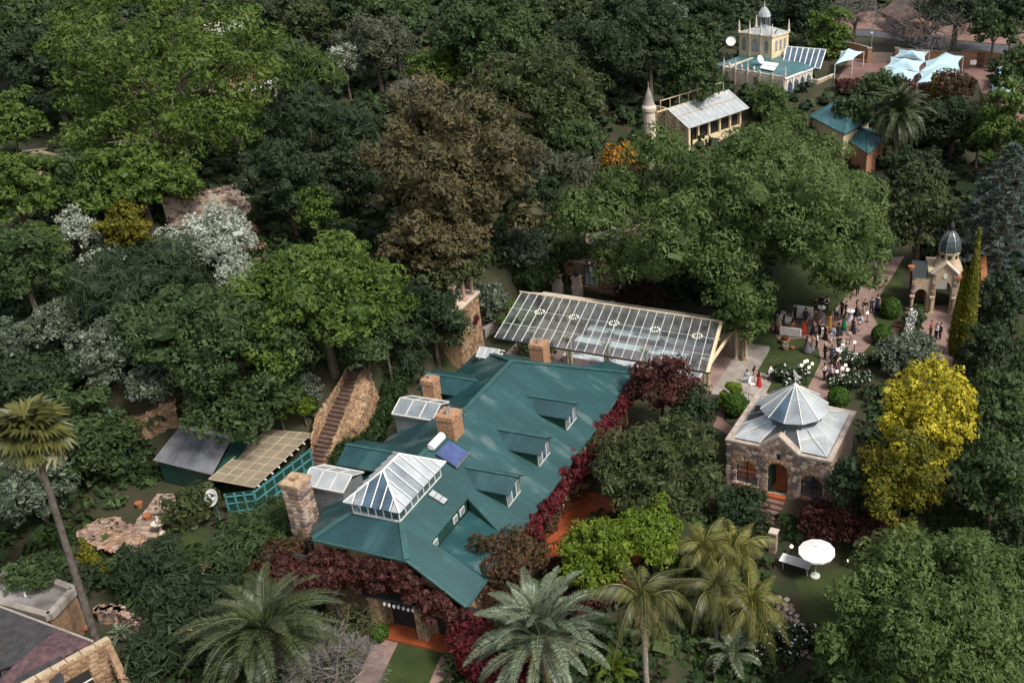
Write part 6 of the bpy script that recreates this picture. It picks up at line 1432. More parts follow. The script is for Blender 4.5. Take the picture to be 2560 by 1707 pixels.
# ------------------------------------------------------------------ trees and shrubs (centres and half-sizes in 2352-wide display pixels)
KD = 2560 / 2352
def T(label, x, y, rx, ry, sp, hc=4.0, name='tree', cat='tree', **k): return tree(name, label, cat, x * KD, y * KD, rx * KD, ry * KD, sp, hc, **k)
GW = 'trees on the wooded slope'
for a in [
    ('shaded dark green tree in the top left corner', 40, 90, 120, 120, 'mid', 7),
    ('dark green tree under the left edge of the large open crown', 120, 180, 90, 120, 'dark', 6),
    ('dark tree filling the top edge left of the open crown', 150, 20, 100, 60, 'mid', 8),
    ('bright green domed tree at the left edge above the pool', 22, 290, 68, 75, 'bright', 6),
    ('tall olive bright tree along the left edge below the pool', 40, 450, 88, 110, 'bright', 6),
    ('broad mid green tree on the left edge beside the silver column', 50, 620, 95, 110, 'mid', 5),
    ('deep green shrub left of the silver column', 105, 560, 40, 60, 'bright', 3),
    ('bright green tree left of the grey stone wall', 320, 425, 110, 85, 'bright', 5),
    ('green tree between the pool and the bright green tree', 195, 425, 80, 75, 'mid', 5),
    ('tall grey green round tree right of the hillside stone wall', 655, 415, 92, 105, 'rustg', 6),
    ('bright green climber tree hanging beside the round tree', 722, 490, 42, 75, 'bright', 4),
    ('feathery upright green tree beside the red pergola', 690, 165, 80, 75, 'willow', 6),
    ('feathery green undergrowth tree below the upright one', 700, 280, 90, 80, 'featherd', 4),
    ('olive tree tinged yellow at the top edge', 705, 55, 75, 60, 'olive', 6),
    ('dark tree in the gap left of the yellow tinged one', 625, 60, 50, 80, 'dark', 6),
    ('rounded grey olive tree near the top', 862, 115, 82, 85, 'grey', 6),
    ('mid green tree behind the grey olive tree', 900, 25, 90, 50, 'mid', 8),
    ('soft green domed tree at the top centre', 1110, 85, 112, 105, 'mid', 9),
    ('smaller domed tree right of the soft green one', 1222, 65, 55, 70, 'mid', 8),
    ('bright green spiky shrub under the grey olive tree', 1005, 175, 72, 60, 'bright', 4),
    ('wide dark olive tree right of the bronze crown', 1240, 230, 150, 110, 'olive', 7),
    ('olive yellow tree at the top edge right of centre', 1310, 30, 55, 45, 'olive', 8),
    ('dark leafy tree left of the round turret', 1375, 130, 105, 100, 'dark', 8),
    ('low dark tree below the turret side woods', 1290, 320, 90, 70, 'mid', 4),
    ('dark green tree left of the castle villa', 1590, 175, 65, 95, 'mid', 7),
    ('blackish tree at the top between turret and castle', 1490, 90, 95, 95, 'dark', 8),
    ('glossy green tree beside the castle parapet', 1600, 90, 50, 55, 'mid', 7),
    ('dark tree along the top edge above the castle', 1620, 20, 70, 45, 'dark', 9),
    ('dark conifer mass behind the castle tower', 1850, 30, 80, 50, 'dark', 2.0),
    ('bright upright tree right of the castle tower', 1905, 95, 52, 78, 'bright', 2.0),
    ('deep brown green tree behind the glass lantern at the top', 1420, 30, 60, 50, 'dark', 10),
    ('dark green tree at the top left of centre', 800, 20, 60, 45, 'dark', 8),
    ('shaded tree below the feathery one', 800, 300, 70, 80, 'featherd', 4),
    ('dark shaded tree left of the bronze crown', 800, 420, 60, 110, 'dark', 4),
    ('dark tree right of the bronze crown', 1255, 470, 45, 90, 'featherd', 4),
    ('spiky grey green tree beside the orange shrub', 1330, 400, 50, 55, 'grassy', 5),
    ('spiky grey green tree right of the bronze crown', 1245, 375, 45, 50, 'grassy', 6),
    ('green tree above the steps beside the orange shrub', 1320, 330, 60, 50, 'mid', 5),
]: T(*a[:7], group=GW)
T('large open bright green tree with bare limbs at the upper left', 375, 165, 225, 195, 'open', 11, branches=True, bark='bark_pale', dens=1.25)
T('second half of the open crown spreading to the hilltop house', 500, 130, 115, 120, 'open', 11, branches=True, bark='bark_pale')
T('lower boughs of the large open tree with bare limbs', 370, 300, 185, 75, 'open', 6, branches=True, bark='bark_pale')
T('left boughs of the large open tree above the pool', 255, 200, 90, 90, 'open', 8, branches=True, bark='bark_pale')
T('overhanging green boughs above the top of the staircase', 838, 812, 48, 38, 'mid', z=7.0)
T('dark green tree between bright dome and stone terrace', 880, 760, 55, 60, 'mid', 6)
T('great bronze green domed tree in the centre', 1035, 410, 192, 200, 'rust', 9)
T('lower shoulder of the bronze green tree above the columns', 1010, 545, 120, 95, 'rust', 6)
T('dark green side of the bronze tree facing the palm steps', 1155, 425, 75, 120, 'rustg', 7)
T('yellowing pergola creeper over the stone terrace columns', 1030, 615, 80, 42, 'olive', 6, name='pergola_creeper', cat='creeper')
T('bright green domed tree left of the steep staircase', 735, 700, 165, 150, 'bright', 6)
T('dark green domed tree above the grid shed', 545, 800, 165, 140, 'mid', 5)
T('low spreading branch of green above the bluish shed', 560, 920, 120, 75, 'mid', 4)
T('dark feathery green tree below the silver shrubs', 320, 650, 145, 90, 'featherd', 5)
T('shaded mid green tree left of the dark domed tree', 400, 760, 110, 90, 'mid', 4)
T('yellow green young tree beside the silver column', 290, 525, 50, 65, 'yelgreen', 3)
for a in [('large pale silver shrub below the hillside stone wall', 490, 560, 95, 70, 'silver', 2.6), ('white silver shrub hanging right of the large silver one', 545, 635, 48, 52, 'silver', 2.4),
          ('upright silver column shrub on the left slope', 177, 535, 42, 68, 'silver', 3), ('pale silver patch on top of the dark feathery tree', 235, 605, 48, 28, 'silver', 3.5),
          ('silver green round shrub on the left', 138, 742, 65, 52, 'silverd', 3), ('dull silver shrub at the left edge', 45, 785, 42, 55, 'silverd', 3), ('dark grey green round shrub right of the silver green one', 250, 805, 80, 80, 'silverd', 3),
          ('small dark grey shrub above the orange stone wall', 345, 885, 50, 50, 'silverd', 2.5), ('white flowering silver tree by the hilltop house', 790, 140, 38, 45, 'silver', 5), ('silver plant on the slope left of the palm steps', 1195, 300, 28, 22, 'silver', 4),
          ('grey silver bush left of the terrace path', 1200, 575, 60, 55, 'silverd', 2.5), ('dark silver leaved bush right of the stone columns', 1125, 690, 45, 50, 'silverd', 2), ('silver leaved tree behind the tall fan palm trunk', 80, 1130, 80, 100, 'silverd', 3),
          ('olive silver bush below the white rose arch', 2085, 815, 70, 48, 'silverd', 1.6), ('silver tree glinting at the top between woods and castle', 1545, 55, 40, 45, 'silverd', 9)]:
    T(*a[:7], name='silver_shrub', cat='shrub', group='silver leaved shrubs')
for a in [('light green vine tree right of the bright domed tree', 930, 700, 38, 62, 'bright', 3), ('dark glossy creeper tree beside the stone terrace', 995, 752, 75, 110, 'dark', 4), ('dark fern bank beside the curved retaining wall', 925, 830, 50, 75, 'featherd', 1.5),
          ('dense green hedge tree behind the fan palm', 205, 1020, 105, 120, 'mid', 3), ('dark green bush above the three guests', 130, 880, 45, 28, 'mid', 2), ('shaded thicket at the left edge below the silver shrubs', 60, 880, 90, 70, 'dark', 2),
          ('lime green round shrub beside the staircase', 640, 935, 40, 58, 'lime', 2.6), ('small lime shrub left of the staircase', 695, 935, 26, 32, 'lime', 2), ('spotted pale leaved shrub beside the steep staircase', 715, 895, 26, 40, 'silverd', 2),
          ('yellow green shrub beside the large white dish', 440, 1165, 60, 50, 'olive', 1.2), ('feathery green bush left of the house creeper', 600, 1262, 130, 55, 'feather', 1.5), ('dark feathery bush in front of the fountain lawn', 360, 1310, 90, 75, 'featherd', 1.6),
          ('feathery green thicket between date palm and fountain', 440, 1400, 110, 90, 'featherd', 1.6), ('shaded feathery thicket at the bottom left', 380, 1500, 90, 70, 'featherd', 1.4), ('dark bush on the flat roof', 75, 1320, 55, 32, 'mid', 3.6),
          ('dark bush right of the stone landing', 190, 1340, 40, 50, 'dark', 1.0), ('fern clump left of the creeper awning', 690, 1310, 48, 40, 'feather', .8),
          ('ivy covered green column beside the glass hall', 1190, 735, 42, 45, 'bright', 2.2), ('low yellow green bush behind the brick chimney', 1230, 800, 38, 22, 'olive', 1.2), ('green shrubs left of the garden piers', 1230, 630, 55, 38, 'mid', 2),
          ('pink tinged low shrub under the great tree', 1480, 690, 55, 26, 'redgreen', .8), ('orange flowering shrub near the chapel turret', 1430, 370, 45, 32, 'orange', 2.5), ('dark red shrub below the orange one', 1430, 410, 50, 26, 'maroon', 1.2),
          ('round shrub bank beside the terrace path', 1300, 585, 45, 40, 'mid', 1.5)]:
    sp = 'yelgreen' if a[5] == 'cypress_' else a[5]
    T(*a[:5], sp, a[6], name='shrub', cat='shrub', group='shrubs in the garden')
GT = 'great spreading tree beside the glass hall'
T('great domed spreading tree over the garden beside the glass hall', 1722, 522, 322, 222, 'jac', 9, dens=1.1)
T('low leafy tree at the right end of the glass hall under the great dome', 1705, 735, 68, 72, 'jac', 4.5, dens=1.1)
T('small green tree between great dome and stone cottage', 1500, 600, 60, 70, 'jac', 4)
for a in [('glossy tree standing left of the domed gatehouse', 2115, 500, 82, 125, 'olive', 6), ('bright green tree on the right edge below the sails', 2300, 300, 70, 110, 'bright', 7), ('light green tree at the right edge above the cedar', 2250, 310, 50, 60, 'bright', 5),
          ('dark tree at the right edge beside the shade sails', 2330, 170, 55, 80, 'mid', 7), ('round tree at the top right corner', 2285, 65, 55, 50, 'mid', 6), ('dark trees filling the top right corner', 2200, 15, 110, 45, 'dark', 7), ('dark tree at the very corner top right', 2330, 30, 50, 50, 'dark', 8),
          ('reddish brown tree in front of the sails', 2180, 205, 55, 42, 'redgreen', 4), ('dark tree right of the tall date palm', 2190, 300, 75, 75, 'dark', 4), ('light green tree left of the tall date palm', 2020, 215, 60, 50, 'mid', 4), ('grey green small tree over the teal cottage roof', 1960, 265, 45, 42, 'mid', 4),
          ('soft green pepper tree between chapel and castle', 1765, 232, 46, 42, 'willow', 3), ('feathery green tree below the castle parapet', 1800, 285, 52, 32, 'willow', 3), ('red leaved bush below the sails', 2078, 200, 24, 18, 'maroon', 2), ('dark red creeper bush beside the balcony', 1945, 200, 30, 12, 'maroon', .8),
          ('dark tree behind the gatehouse dome', 2100, 400, 70, 60, 'dark', 5), ('deep green tree on the right edge beside the cedar', 2335, 420, 40, 80, 'mid', 6),
          ('green tree right of the yellow tree', 2290, 955, 82, 115, 'mid', 5), ('broad green tree below the yellow one at the right edge', 2285, 1110, 85, 120, 'mid', 4), ('dark leafy shrub tree right of the cypress pair', 2270, 800, 55, 65, 'dark', 3), ('dark shrub tree under the cedar on the right', 2290, 690, 55, 60, 'dark', 3),
          ('dark bush below the right edge trees', 2330, 1230, 50, 70, 'dark', 2), ('large bright green tree at the bottom right', 2120, 1410, 215, 165, 'jac', 6), ('second bright green tree at the bottom right edge', 2320, 1320, 75, 75, 'jac', 6), ('right shoulder of the bottom right green tree', 2290, 1450, 90, 110, 'jac', 4),
          ('lower left lobe of the bottom right green tree', 1960, 1510, 95, 60, 'jac', 2.4),
          ('large glossy yellow flecked tree in front of the house terrace', 1500, 1085, 140, 115, 'loquat', 4), ('dark tree between the maple and the pavilion', 1590, 950, 55, 65, 'dark', 3), ('dark shrub tree left of the pavilion steps', 1700, 1168, 62, 42, 'dark', .9), ('dark shrub right of the pavilion doorway', 1942, 1112, 42, 88, 'dark', 3.4)]:
    T(*a[:7], dens=1.1)
T('bright yellow autumn tree beside the stone pavilion', 2135, 950, 118, 120, 'yellow', 6.5, dens=1.15)
T('yellow green lower half of the autumn tree', 2070, 1100, 105, 120, 'yelgreen', 3.6, dens=1.1)
T('lime green tree lobe over the red terrace', 1368, 1278, 88, 92, 'lime', 3.2)
T('lime green tree lobe below the glossy tree', 1482, 1228, 88, 62, 'lime', 3.4)
T('crimson brown maple at the corner of the glass hall', 1520, 885, 75, 75, 'maroon', 4.5)
T('brown red shrub over the house corner', 1155, 1290, 88, 75, 'redgreen', 3.6)
T('dark red bush below the pavilion steps', 1905, 1200, 66, 26, 'maroon', .6, name='shrub', cat='shrub')
T('dark red bush beside the lower lawn', 2015, 1222, 62, 36, 'maroon', .8, name='shrub', cat='shrub')
T('bare grey tree with tangled branches behind the sails', 2130, 55, 95, 62, 'twig', 5, branches=True)
T('bare grey pink tree beside the lamp pole', 1965, 35, 58, 48, 'twig', 5, branches=True)
T('bare olive grey tree in front of the bottom right crown', 2140, 1530, 45, 65, 'twigolive', 4, branches=True, bark='bark_pale')
T('bare grey shrub at the bottom edge beside the courtyard lawn', 770, 1545, 105, 50, 'twig', 1.6, name='shrub', cat='shrub')
T('brown twiggy shrub below the grey dish', 840, 1400, 75, 45, 'twigolive', .9, name='shrub', cat='shrub')
T('dry grey climber on top of the bronze tree', 935, 215, 45, 25, 'twig', 9, name='climber', cat='creeper')
# blue cedar: flat tiers of needles on long level boughs
def cedar(label, px, py_base, py_top, w_px):
    b = at(px, py_base); s = ppm(b); h = zat(0, 0, py_top, b) - b.z; Rw = w_px / s; o = thing('cedar_tree', label, 'tree', b, 0)
    MB().tube([(0, 0, -.3), (.1, 0, h * .5), (0, 0, h)], [.4, .25, .04], 8).build('trunk', M['bark'], o); L = []; bo = MB()
    n = 110
    for i in range(n):
        t = (i / n) ** .85; z = h * (.12 + .88 * t); r = Rw * (1 - t) ** .75 * random.uniform(.75, 1.12) + .3; a = 2.4 * i
        bo.tube([(0, 0, z - .2), (r * .5 * math.cos(a), r * .5 * math.sin(a), z + .05), (r * math.cos(a), r * math.sin(a), z - .35)], [.07, .05, .02], 4, cap=False)
        for q in (.45, .75, 1.0): L.append((r * q * math.cos(a), r * q * math.sin(a), z - .3 * q * q, (.30 + .42 * (1 - t)) * (1.25 - .45 * q), .22))
    bo.build('bough', M['bark'], o); L = np.array(L); P, T_ = leaves_on(L, .42, .9, 4.5, .45, -.6, .05, .25); tr, tt = cores(L, .5); NLEAF[0] += len(P)
    inst('crown', quads_mesh('crown', P, T_, LM['cedar'], tr, tt), o)
cedar('blue grey cedar with level tiers behind the gatehouse', 2490, 700, 355, 165)
def cypress(label, px, py_base, py_top, w_px, lean=0.0, mm='cypress', group='golden cypress trees'):
    b = at(px, py_base); s = ppm(b); h = zat(0, 0, py_top, b) - b.z; Rw = w_px / s / 2; o = thing('cypress_tree', label, 'tree', b, 0, group); L = []
    n = int(h / (Rw * .3)) * 3
    for i in range(n):
        t = i / n; r = Rw * (1.0 - t ** 2.2) * (.55 + .45 * min(1, t * 5 + .3)); a = 2.4 * i
        L.append((r * .5 * math.cos(a) + lean * h * t, r * .5 * math.sin(a), h * t, max(.12, r * .62), 1.5))
    L = np.array(L); P, T_ = leaves_on(L, .22, 1.2, 3.2, .55, -1, -.35); tr, tt = cores(L, .8); inst('crown', quads_mesh('crown', P, T_, LM[mm], tr, tt), o); NLEAF[0] += len(P)
    MB().tube([(0, 0, -.2), (0, 0, h * .5)], [.12, .05], 6).build('trunk', M['bark'], o)
cypress('tallest golden cypress in front of the gatehouse', 2408, 890, 570, 40)
cypress('shorter golden cypress left of the tallest one', 2386, 885, 665, 34)
cypress('slim cypress beside the tall date palm', 2322, 310, 186, 15)
cypress('small slim cypress at the right edge by the sails', 2514, 260, 206, 11)
cypress('golden pointed conifer rising from the left garden steps', 246, 1455, 1345, 46)
# clipped balls
def ball(label, px, py, r_px, sq=.95, group='clipped ball shrubs', mm='topiary', leaf=.16):
    c = at(px, py, r_px / 28 * .9); r = r_px / ppm(c); g = terr(c.x, c.y); o = thing('clipped_shrub', label, 'shrub', (c.x, c.y, g), 0, group); L = np.array([(0, 0, c.z - g, r, sq)])
    P, T_ = leaves_on(L, leaf, 1.3, 1.6, .45, -.9, shell=(.93, 1.03), ltint=.1); tr, tt = cores(L, .93); inst('crown', quads_mesh('crown', P, T_, LM[mm], tr, tt), o); MB().tube([(0, 0, -.1), (0, 0, c.z - g)], .06, 6).build('trunk', M['bark'], o)
for lb, x, y, r in (('tall egg shaped clipped shrub nearest the gatehouse', 2228, 772, 26), ('large clipped ball beside the guests path', 2205, 836, 27), ('smaller bright clipped ball near the white roses', 2187, 896, 17), ('dark clipped dome behind the pavilion', 2097, 992, 28),
                    ('upper clipped ball right of the cypress foot', 2429, 836, 20), ('lower clipped ball right of the cypress foot', 2419, 868, 20), ('round dark clipped bush in the courtyard', 948, 1578, 24), ('lime ball under the left date palm, upper', 764, 1555, 14), ('lime ball under the left date palm, middle', 830, 1612, 14), ('lime ball under the left date palm, lowest', 872, 1638, 13),
                    ('big clipped mound in front of the cloud pruned balls', 1838, 1010, 32)):
    ball(lb, x, y, r, mm='lime' if 'lime' in lb else 'topiary', sq=1.15 if 'egg' in lb else .95)
cl = at(1828, 1020); o = thing('cloud_pruned_tree', 'cloud pruned tree with lime balls left of the pavilion', 'shrub', cl, 0); L = np.array([(-.6, .2, 1.2, .42, .9), (.35, .5, 1.7, .55, .9), (-.2, -.4, .8, .4, .9), (.3, -.6, .55, .38, .9), (-.9, -.2, .7, .34, .9), (.6, -.1, 1.0, .4, .9), (-.1, .3, 2.0, .42, .9)])
P, T_ = leaves_on(L, .16, 1.2, 1.6, .5, -.8); tr, tt = cores(L, .9); inst('crown', quads_mesh('crown', P, T_, LM['lime'], tr, tt), o); b = MB()
for x, y, z, r, f_ in L: b.tube([(0, 0, -.1), (x * .6, y * .6, z * .6), (x, y, z)], .05, 5, cap=False)
b.build('stem', M['bark'], o)
# creepers on the house
def creeper(label, line, n, r, mm, jit=.5, leaf=.2, dens=1.2, zr=0, name='creeper', core=.75):
    P0 = Vector(line[0]); L = []; seg = [(Vector(a), Vector(b)) for a, b in zip(line, line[1:])]; tot = sum((b - a).length for a, b in seg)
    for k in range(n):
        t = random.random() * tot
        for a, b in seg:
            l_ = (b - a).length
            if t <= l_: break
            t -= l_
        p = a.lerp(b, min(1, t / l_)) - P0; L.append((p.x + random.gauss(0, jit * .5), p.y + random.gauss(0, jit * .5), p.z - random.uniform(0, zr) + random.gauss(0, jit * .3), r * random.uniform(.6, 1.3), .9))
    return lobes_thing(name, label, 'creeper', P0, L, mm, leaf, dens * .55, core=core)
creeper('crimson creeper along the terrace side gutter of the house', [hw(-1, -.3, 3.9), hw(-24, -.35, 3.9)], 110, .42, 'red', .45, zr=1.1)
creeper('dark maroon creeper hanging over the brick arcade', [hw(-4, -.15, 2.8), hw(-22, -.2, 2.6)], 60, .5, 'redgreen', .5, zr=1.2)
creeper('red creeper under the front gable edge of the house', [hw(-27.7, 10.0, 5.6), hw(-27.9, 4, 5.6), hw(-28.2, 0, 3.6), hw(-28, -.6, 2.5)], 110, .42, 'maroon', .5, zr=1.8)
creeper('crimson creeper mound at the house corner by the grey palm', [hw(-28.2, -.4, 3), hw(-29.5, -1.5, 1.8), hw(-29.5, -3, 1.2), hw(-28, -4, 1.0)], 70, .75, 'red', .7, zr=1.0)
creeper('crimson creeper roofing the front awning', [hw(-28.0, 8.4, 4.1), hw(-28.2, 12.5, 4.0)], 60, .6, 'maroon', 1.0, zr=.4)
creeper('red and green creeper at the left front corner of the house', [hw(-26.6, 12.8, 4.0), hw(-26.8, 15.0, 2.4)], 30, .7, 'redgreen', .8)
creeper('brown red creeper bank below the red terrace', [hw(-20.0, -2, .8), hw(-19.8, -7, .8), hw(-23, -4, 1.2)], 60, .8, 'maroon', .8)
creeper('red creeper trailing on the stone terrace tower', [at(1160, 800, 3), at(1185, 790, 4)], 14, .4, 'red', .4, zr=1.5)
creeper('dark ivy sheet over the bank behind the house', [at(960, 1000, .5), at(930, 1100, .4), at(870, 1150, .3), at(1010, 930, .5)], 110, .8, 'ivy', .8)
creeper('white rose arch above the forecourt path', [at(2284, 775, 2.3), at(2270, 830, 1.8), at(2258, 872, .4)], 90, .2, 'white_fl', .35, leaf=.14, dens=.5, name='rose_arch', core=None)
creeper('green leaves of the rose arch', [at(2290, 775, 2.0), at(2278, 830, 1.4), at(2262, 880, .2)], 50, .5, 'mid', .5, name='rose_arch_foliage')
for lb, x, y in (('white rose bed beside the lamp cluster on the path', 2120, 950), ('white rose bush between path and clipped balls', 2150, 905), ('white flowers at the foot of the glass cone', 1950, 945), ('white daisy clump beside the flagstone path', 1990, 1610), ('white flowering bush at the bottom path', 1960, 1590)):
    p = at(x, y, .5); L = [(random.gauss(0, 1.0), random.gauss(0, .8), random.uniform(-.2, .5), .55, .8) for _ in range(12)]; o = lobes_thing('rose_bush', lb, 'shrub', p, L, 'dark', .2, .8, 'white flowering bushes')
    P, T_ = leaves_on(np.array(L), .13, .07, 1.3, .7, .0, shell=(1.0, 1.15)); inst('blossom', quads_mesh('blossom', P, T_, LM['white_fl']), o)
# palms
palm('wide dark green date palm at the bottom left', 672, 1590, 3.0, 5.2, 'palmdark', n=58, trunk_r=.4, low=-.35, up=.75, sag=1.1, nl=54, wid=.13)
palm('grey green date palm with orange fruit at the bottom', 1352, 1600, 3.2, 4.9, 'palmgrey', n=60, trunk_r=.45, low=-.45, up=.95, sag=.8, nl=56, wid=.12, dates=True, n_dry=6)
palm('tall date palm with a shaggy crown behind the great tree', 2246, 285, 7.5, 5.2, 'palmdark', n=84, trunk_r=.45, low=-1.0, up=1.0, sag=1.0, n_dry=26, wid=.13)
palm('drooping green palm with a slim grey trunk at the bottom', 1606, 1500, 6.5, 3.6, n=13, trunk_r=.17, low=-.35, up=.9, sag=2.0, n_dry=3, wid=.22, hang=.7, bark='bark_pale')
palm('yellow tipped feather palm left of the white umbrella', 1830, 1390, 4.5, 3.4, 'palmyel', n=18, trunk_r=.15, low=-.5, sag=1.6, wid=.24, hang=.6, bark='bark_pale')
palm('taller yellow feather palm beside the lime tree', 1760, 1375, 5.0, 3.0, 'palmyel', n=15, trunk_r=.15, low=-.4, sag=1.7, wid=.25, hang=.6, bark='bark_pale')
palm('golden feather palm above the flagstone path', 1880, 1520, 4.0, 3.2, 'palmyel', n=18, trunk_r=.15, low=-.6, sag=1.7, wid=.25, hang=.7, bark='bark_pale')
palm('green feather palm between the yellow ones', 1790, 1480, 4.5, 3.2, 'palm', n=16, trunk_r=.15, low=-.5, sag=1.7, wid=.24, hang=.6, bark='bark_pale')
palm('broad leaved tropical palm at the bottom centre right', 1830, 1640, 1.6, 2.2, 'palmgrey', n=14, trunk_r=.14, low=-.2, up=.9, sag=1.0, wid=.24, nl=26)
palm('dark cycad behind the large open tree', 285, 335, 1.5, 4.0, n=36, trunk_r=.4, low=-.2, wid=.13)
palm('small green cycad left of the creeper awning', 755, 1425, .8, 1.6, n=24, trunk_r=.2, low=-.05, wid=.16, nl=28)
palm('spiky pale agave by the shaded rubble wall', 305, 1590, .5, 1.1, 'palmgrey', n=30, trunk_r=.12, low=-.1, up=1.0, wid=.12, nl=20)
palm('spiky green plant in front of the grey dish', 842, 1498, .5, 1.0, n=26, trunk_r=.1, low=0, wid=.12, nl=18)
palm('bright fern clump beside the grey date palm', 1530, 1680, .6, 1.7, 'lime', n=16, trunk_r=.1, low=-.1, wid=.2, nl=26)
# tall fan palm on the left
c = atz(78, 1085, 14.0); bs = at(268, 1690); bs.z = terr(bs.x, bs.y); o = thing('fan_palm', 'tall leaning fan palm with a shaggy crown at the left', 'palm', (bs.x, bs.y, bs.z), 0); rel = c - bs; b = MB()
b.tube([rel * (k / 10) + Vector((0, 0, -.3 if k == 0 else 0)) for k in range(11)], [.22 - .008 * k + (.015 if k % 2 else 0) for k in range(11)], 12); b.build('trunk', M['palm_bark'], o)
MB().tube([rel * .86, rel * .93, rel * 1.0], [.19, .23, .2], 10).build('leaf_base_collar', M['bark'], o)
fm = [fan_mesh(1.3, LM['palm'], k) for k in range(3)] + [fan_mesh(1.3, LM['palm'], 9)]; fd = fan_mesh(1.3, LM['palmdry'], 5)
for k in range(34):
    q = k / 33; el = 1.2 - 2.5 * q + random.uniform(-.12, .12); inst('fan_leaf', fm[k % 4] if k < 28 else fd, o, rel, rot=(random.uniform(-.4, .4), -el, 2.4 * k), scale=random.uniform(.85, 1.15))
bs = at(52, 1720); tp = atz(-30, 1560, 5.0); o = thing('leaning_palm', 'dark leaning palm trunk cut by the bottom left corner', 'palm', bs, 0); MB().tube([(0, 0, -.3), (tp - bs) * .5, (tp - bs), (tp - bs) * 1.3], [.24, .21, .2, .18], 10).build('trunk', M['palm_bark'], o)
c_ = at(322, 1170); tp = c_ + Vector((0, 0, zat(0, 0, 1022, c_) - c_.z)); o = thing('column_cactus', 'tall pale column cactus beside the hedge tree', 'cactus', c_, 0); MB().lathe([(.16, 0), (.18, (tp - c_).z * .5), (.17, (tp - c_).z * .95), (.06, (tp - c_).z)], (0, 0, 0), 7).build('stem', M['teal_post'], o); MB().tube([(.1, 0, .4), (.5, 0, .7), (.5, 0, 2.2)], [.1, .11, .06], 6).build('arm', M['teal_post'], o)
for lb, x0, y0, x1, y1 in (('upright dry plume stalk above the thicket', 495, 1470, 512, 1418), ('sideways dry plume stalk beside the date palm', 490, 1492, 570, 1470), ('hanging dry plume stalk in the thicket', 470, 1530, 482, 1582)):
    a = at(x0, y0, 1.6); e = at(x1, y1, 2.3); o = thing('flower_stalk', lb, 'plant', a, 0, 'dry plume stalks'); MB().tube([(0, 0, -1.2), (0, 0, 0), e - a], [.035, .03, .02], 5).build('stalk', M['sand'], o); L = np.array([(*((e - a) * 1.05), .24, 1.0)]); P, T_ = leaves_on(L, .3, 1, 6, .8, out=.7); inst('plume', quads_mesh('plume', P, T_, LM['palmdry']), o)
# undergrowth between the trees
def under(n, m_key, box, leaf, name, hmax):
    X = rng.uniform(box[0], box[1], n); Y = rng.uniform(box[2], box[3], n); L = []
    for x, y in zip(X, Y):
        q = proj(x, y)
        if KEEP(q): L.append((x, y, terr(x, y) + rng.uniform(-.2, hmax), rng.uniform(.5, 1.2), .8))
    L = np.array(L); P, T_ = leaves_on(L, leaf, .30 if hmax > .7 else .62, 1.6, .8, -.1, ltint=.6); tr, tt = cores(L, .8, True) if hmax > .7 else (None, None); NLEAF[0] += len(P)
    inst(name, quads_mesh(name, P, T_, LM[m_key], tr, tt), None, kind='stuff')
def proj(x, y, z=None):
    z = terr(x, y) if z is None else z; d = y * CP - (z - HEIGHT) * SP
    return PCX + FPX * x / d, PCY - FPX * ((z - HEIGHT) * CP + y * SP) / d
def inpoly(q, P):
    r = False
    for (x0, y0), (x1, y1) in zip(P, P[1:] + P[:1]):
        if (y0 > q[1]) != (y1 > q[1]) and q[0] < (x1 - x0) * (q[1] - y0) / (y1 - y0) + x0: r = not r
    return r
CLEAR = [[(1818, 1000), (1780, 890), (1870, 770), (1960, 650), (2080, 590), (2290, 590), (2290, 660), (2400, 720), (2400, 970), (2270, 970), (2112, 1010), (2000, 1060), (1900, 1030)],
         [(1180, 690), (1840, 770), (1860, 1010), (1820, 1110), (1560, 960), (1180, 900)], [(960, 860), (1650, 880), (1700, 1060), (1480, 1330), (1180, 1530), (740, 1380), (740, 1180)], [(1780, 940), (2150, 940), (2160, 1320), (1790, 1320)],
         [(2000, 40), (2560, 60), (2560, 330), (2400, 240), (2040, 240)], [(930, 1520), (1180, 1560), (1120, 1760), (830, 1760)], [(1900, 1350), (2200, 1350), (2150, 1660), (1920, 1660)], [(0, 1380), (400, 1560), (340, 1720), (0, 1720)], [(400, 1060), (780, 1060), (790, 1200), (640, 1300), (540, 1300), (400, 1180)],
         [(200, 1300), (440, 1210), (530, 1300), (510, 1400), (330, 1400)], [(770, 900), (960, 900), (960, 1100), (800, 1180)], [(20, 370), (330, 320), (300, 450), (90, 480)], [(210, 970), (350, 970), (350, 1010), (220, 1010)], [(1440, 650), (1560, 640), (1640, 780), (1440, 780)], [(430, 510), (630, 490), (660, 600), (620, 640), (590, 590), (430, 590)], [(700, 1400), (960, 1400), (960, 1560), (700, 1560)], [(1780, 985), (1860, 985), (1860, 1100), (1770, 1080)], [(1130, 720), (1270, 720), (1270, 880), (1130, 880)]]
def KEEP(q): return -120 < q[0] < 2680 and -60 < q[1] < 1800 and not any(inpoly(q, P) for P in CLEAR)
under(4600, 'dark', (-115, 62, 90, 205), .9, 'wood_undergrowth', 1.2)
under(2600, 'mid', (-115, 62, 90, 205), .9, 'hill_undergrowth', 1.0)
under(2800, 'ivy', (-62, 32, 34, 100), .42, 'garden_ground_cover', .5)
under(1400, 'mid', (-62, 32, 34, 100), .4, 'garden_undergrowth', .6)
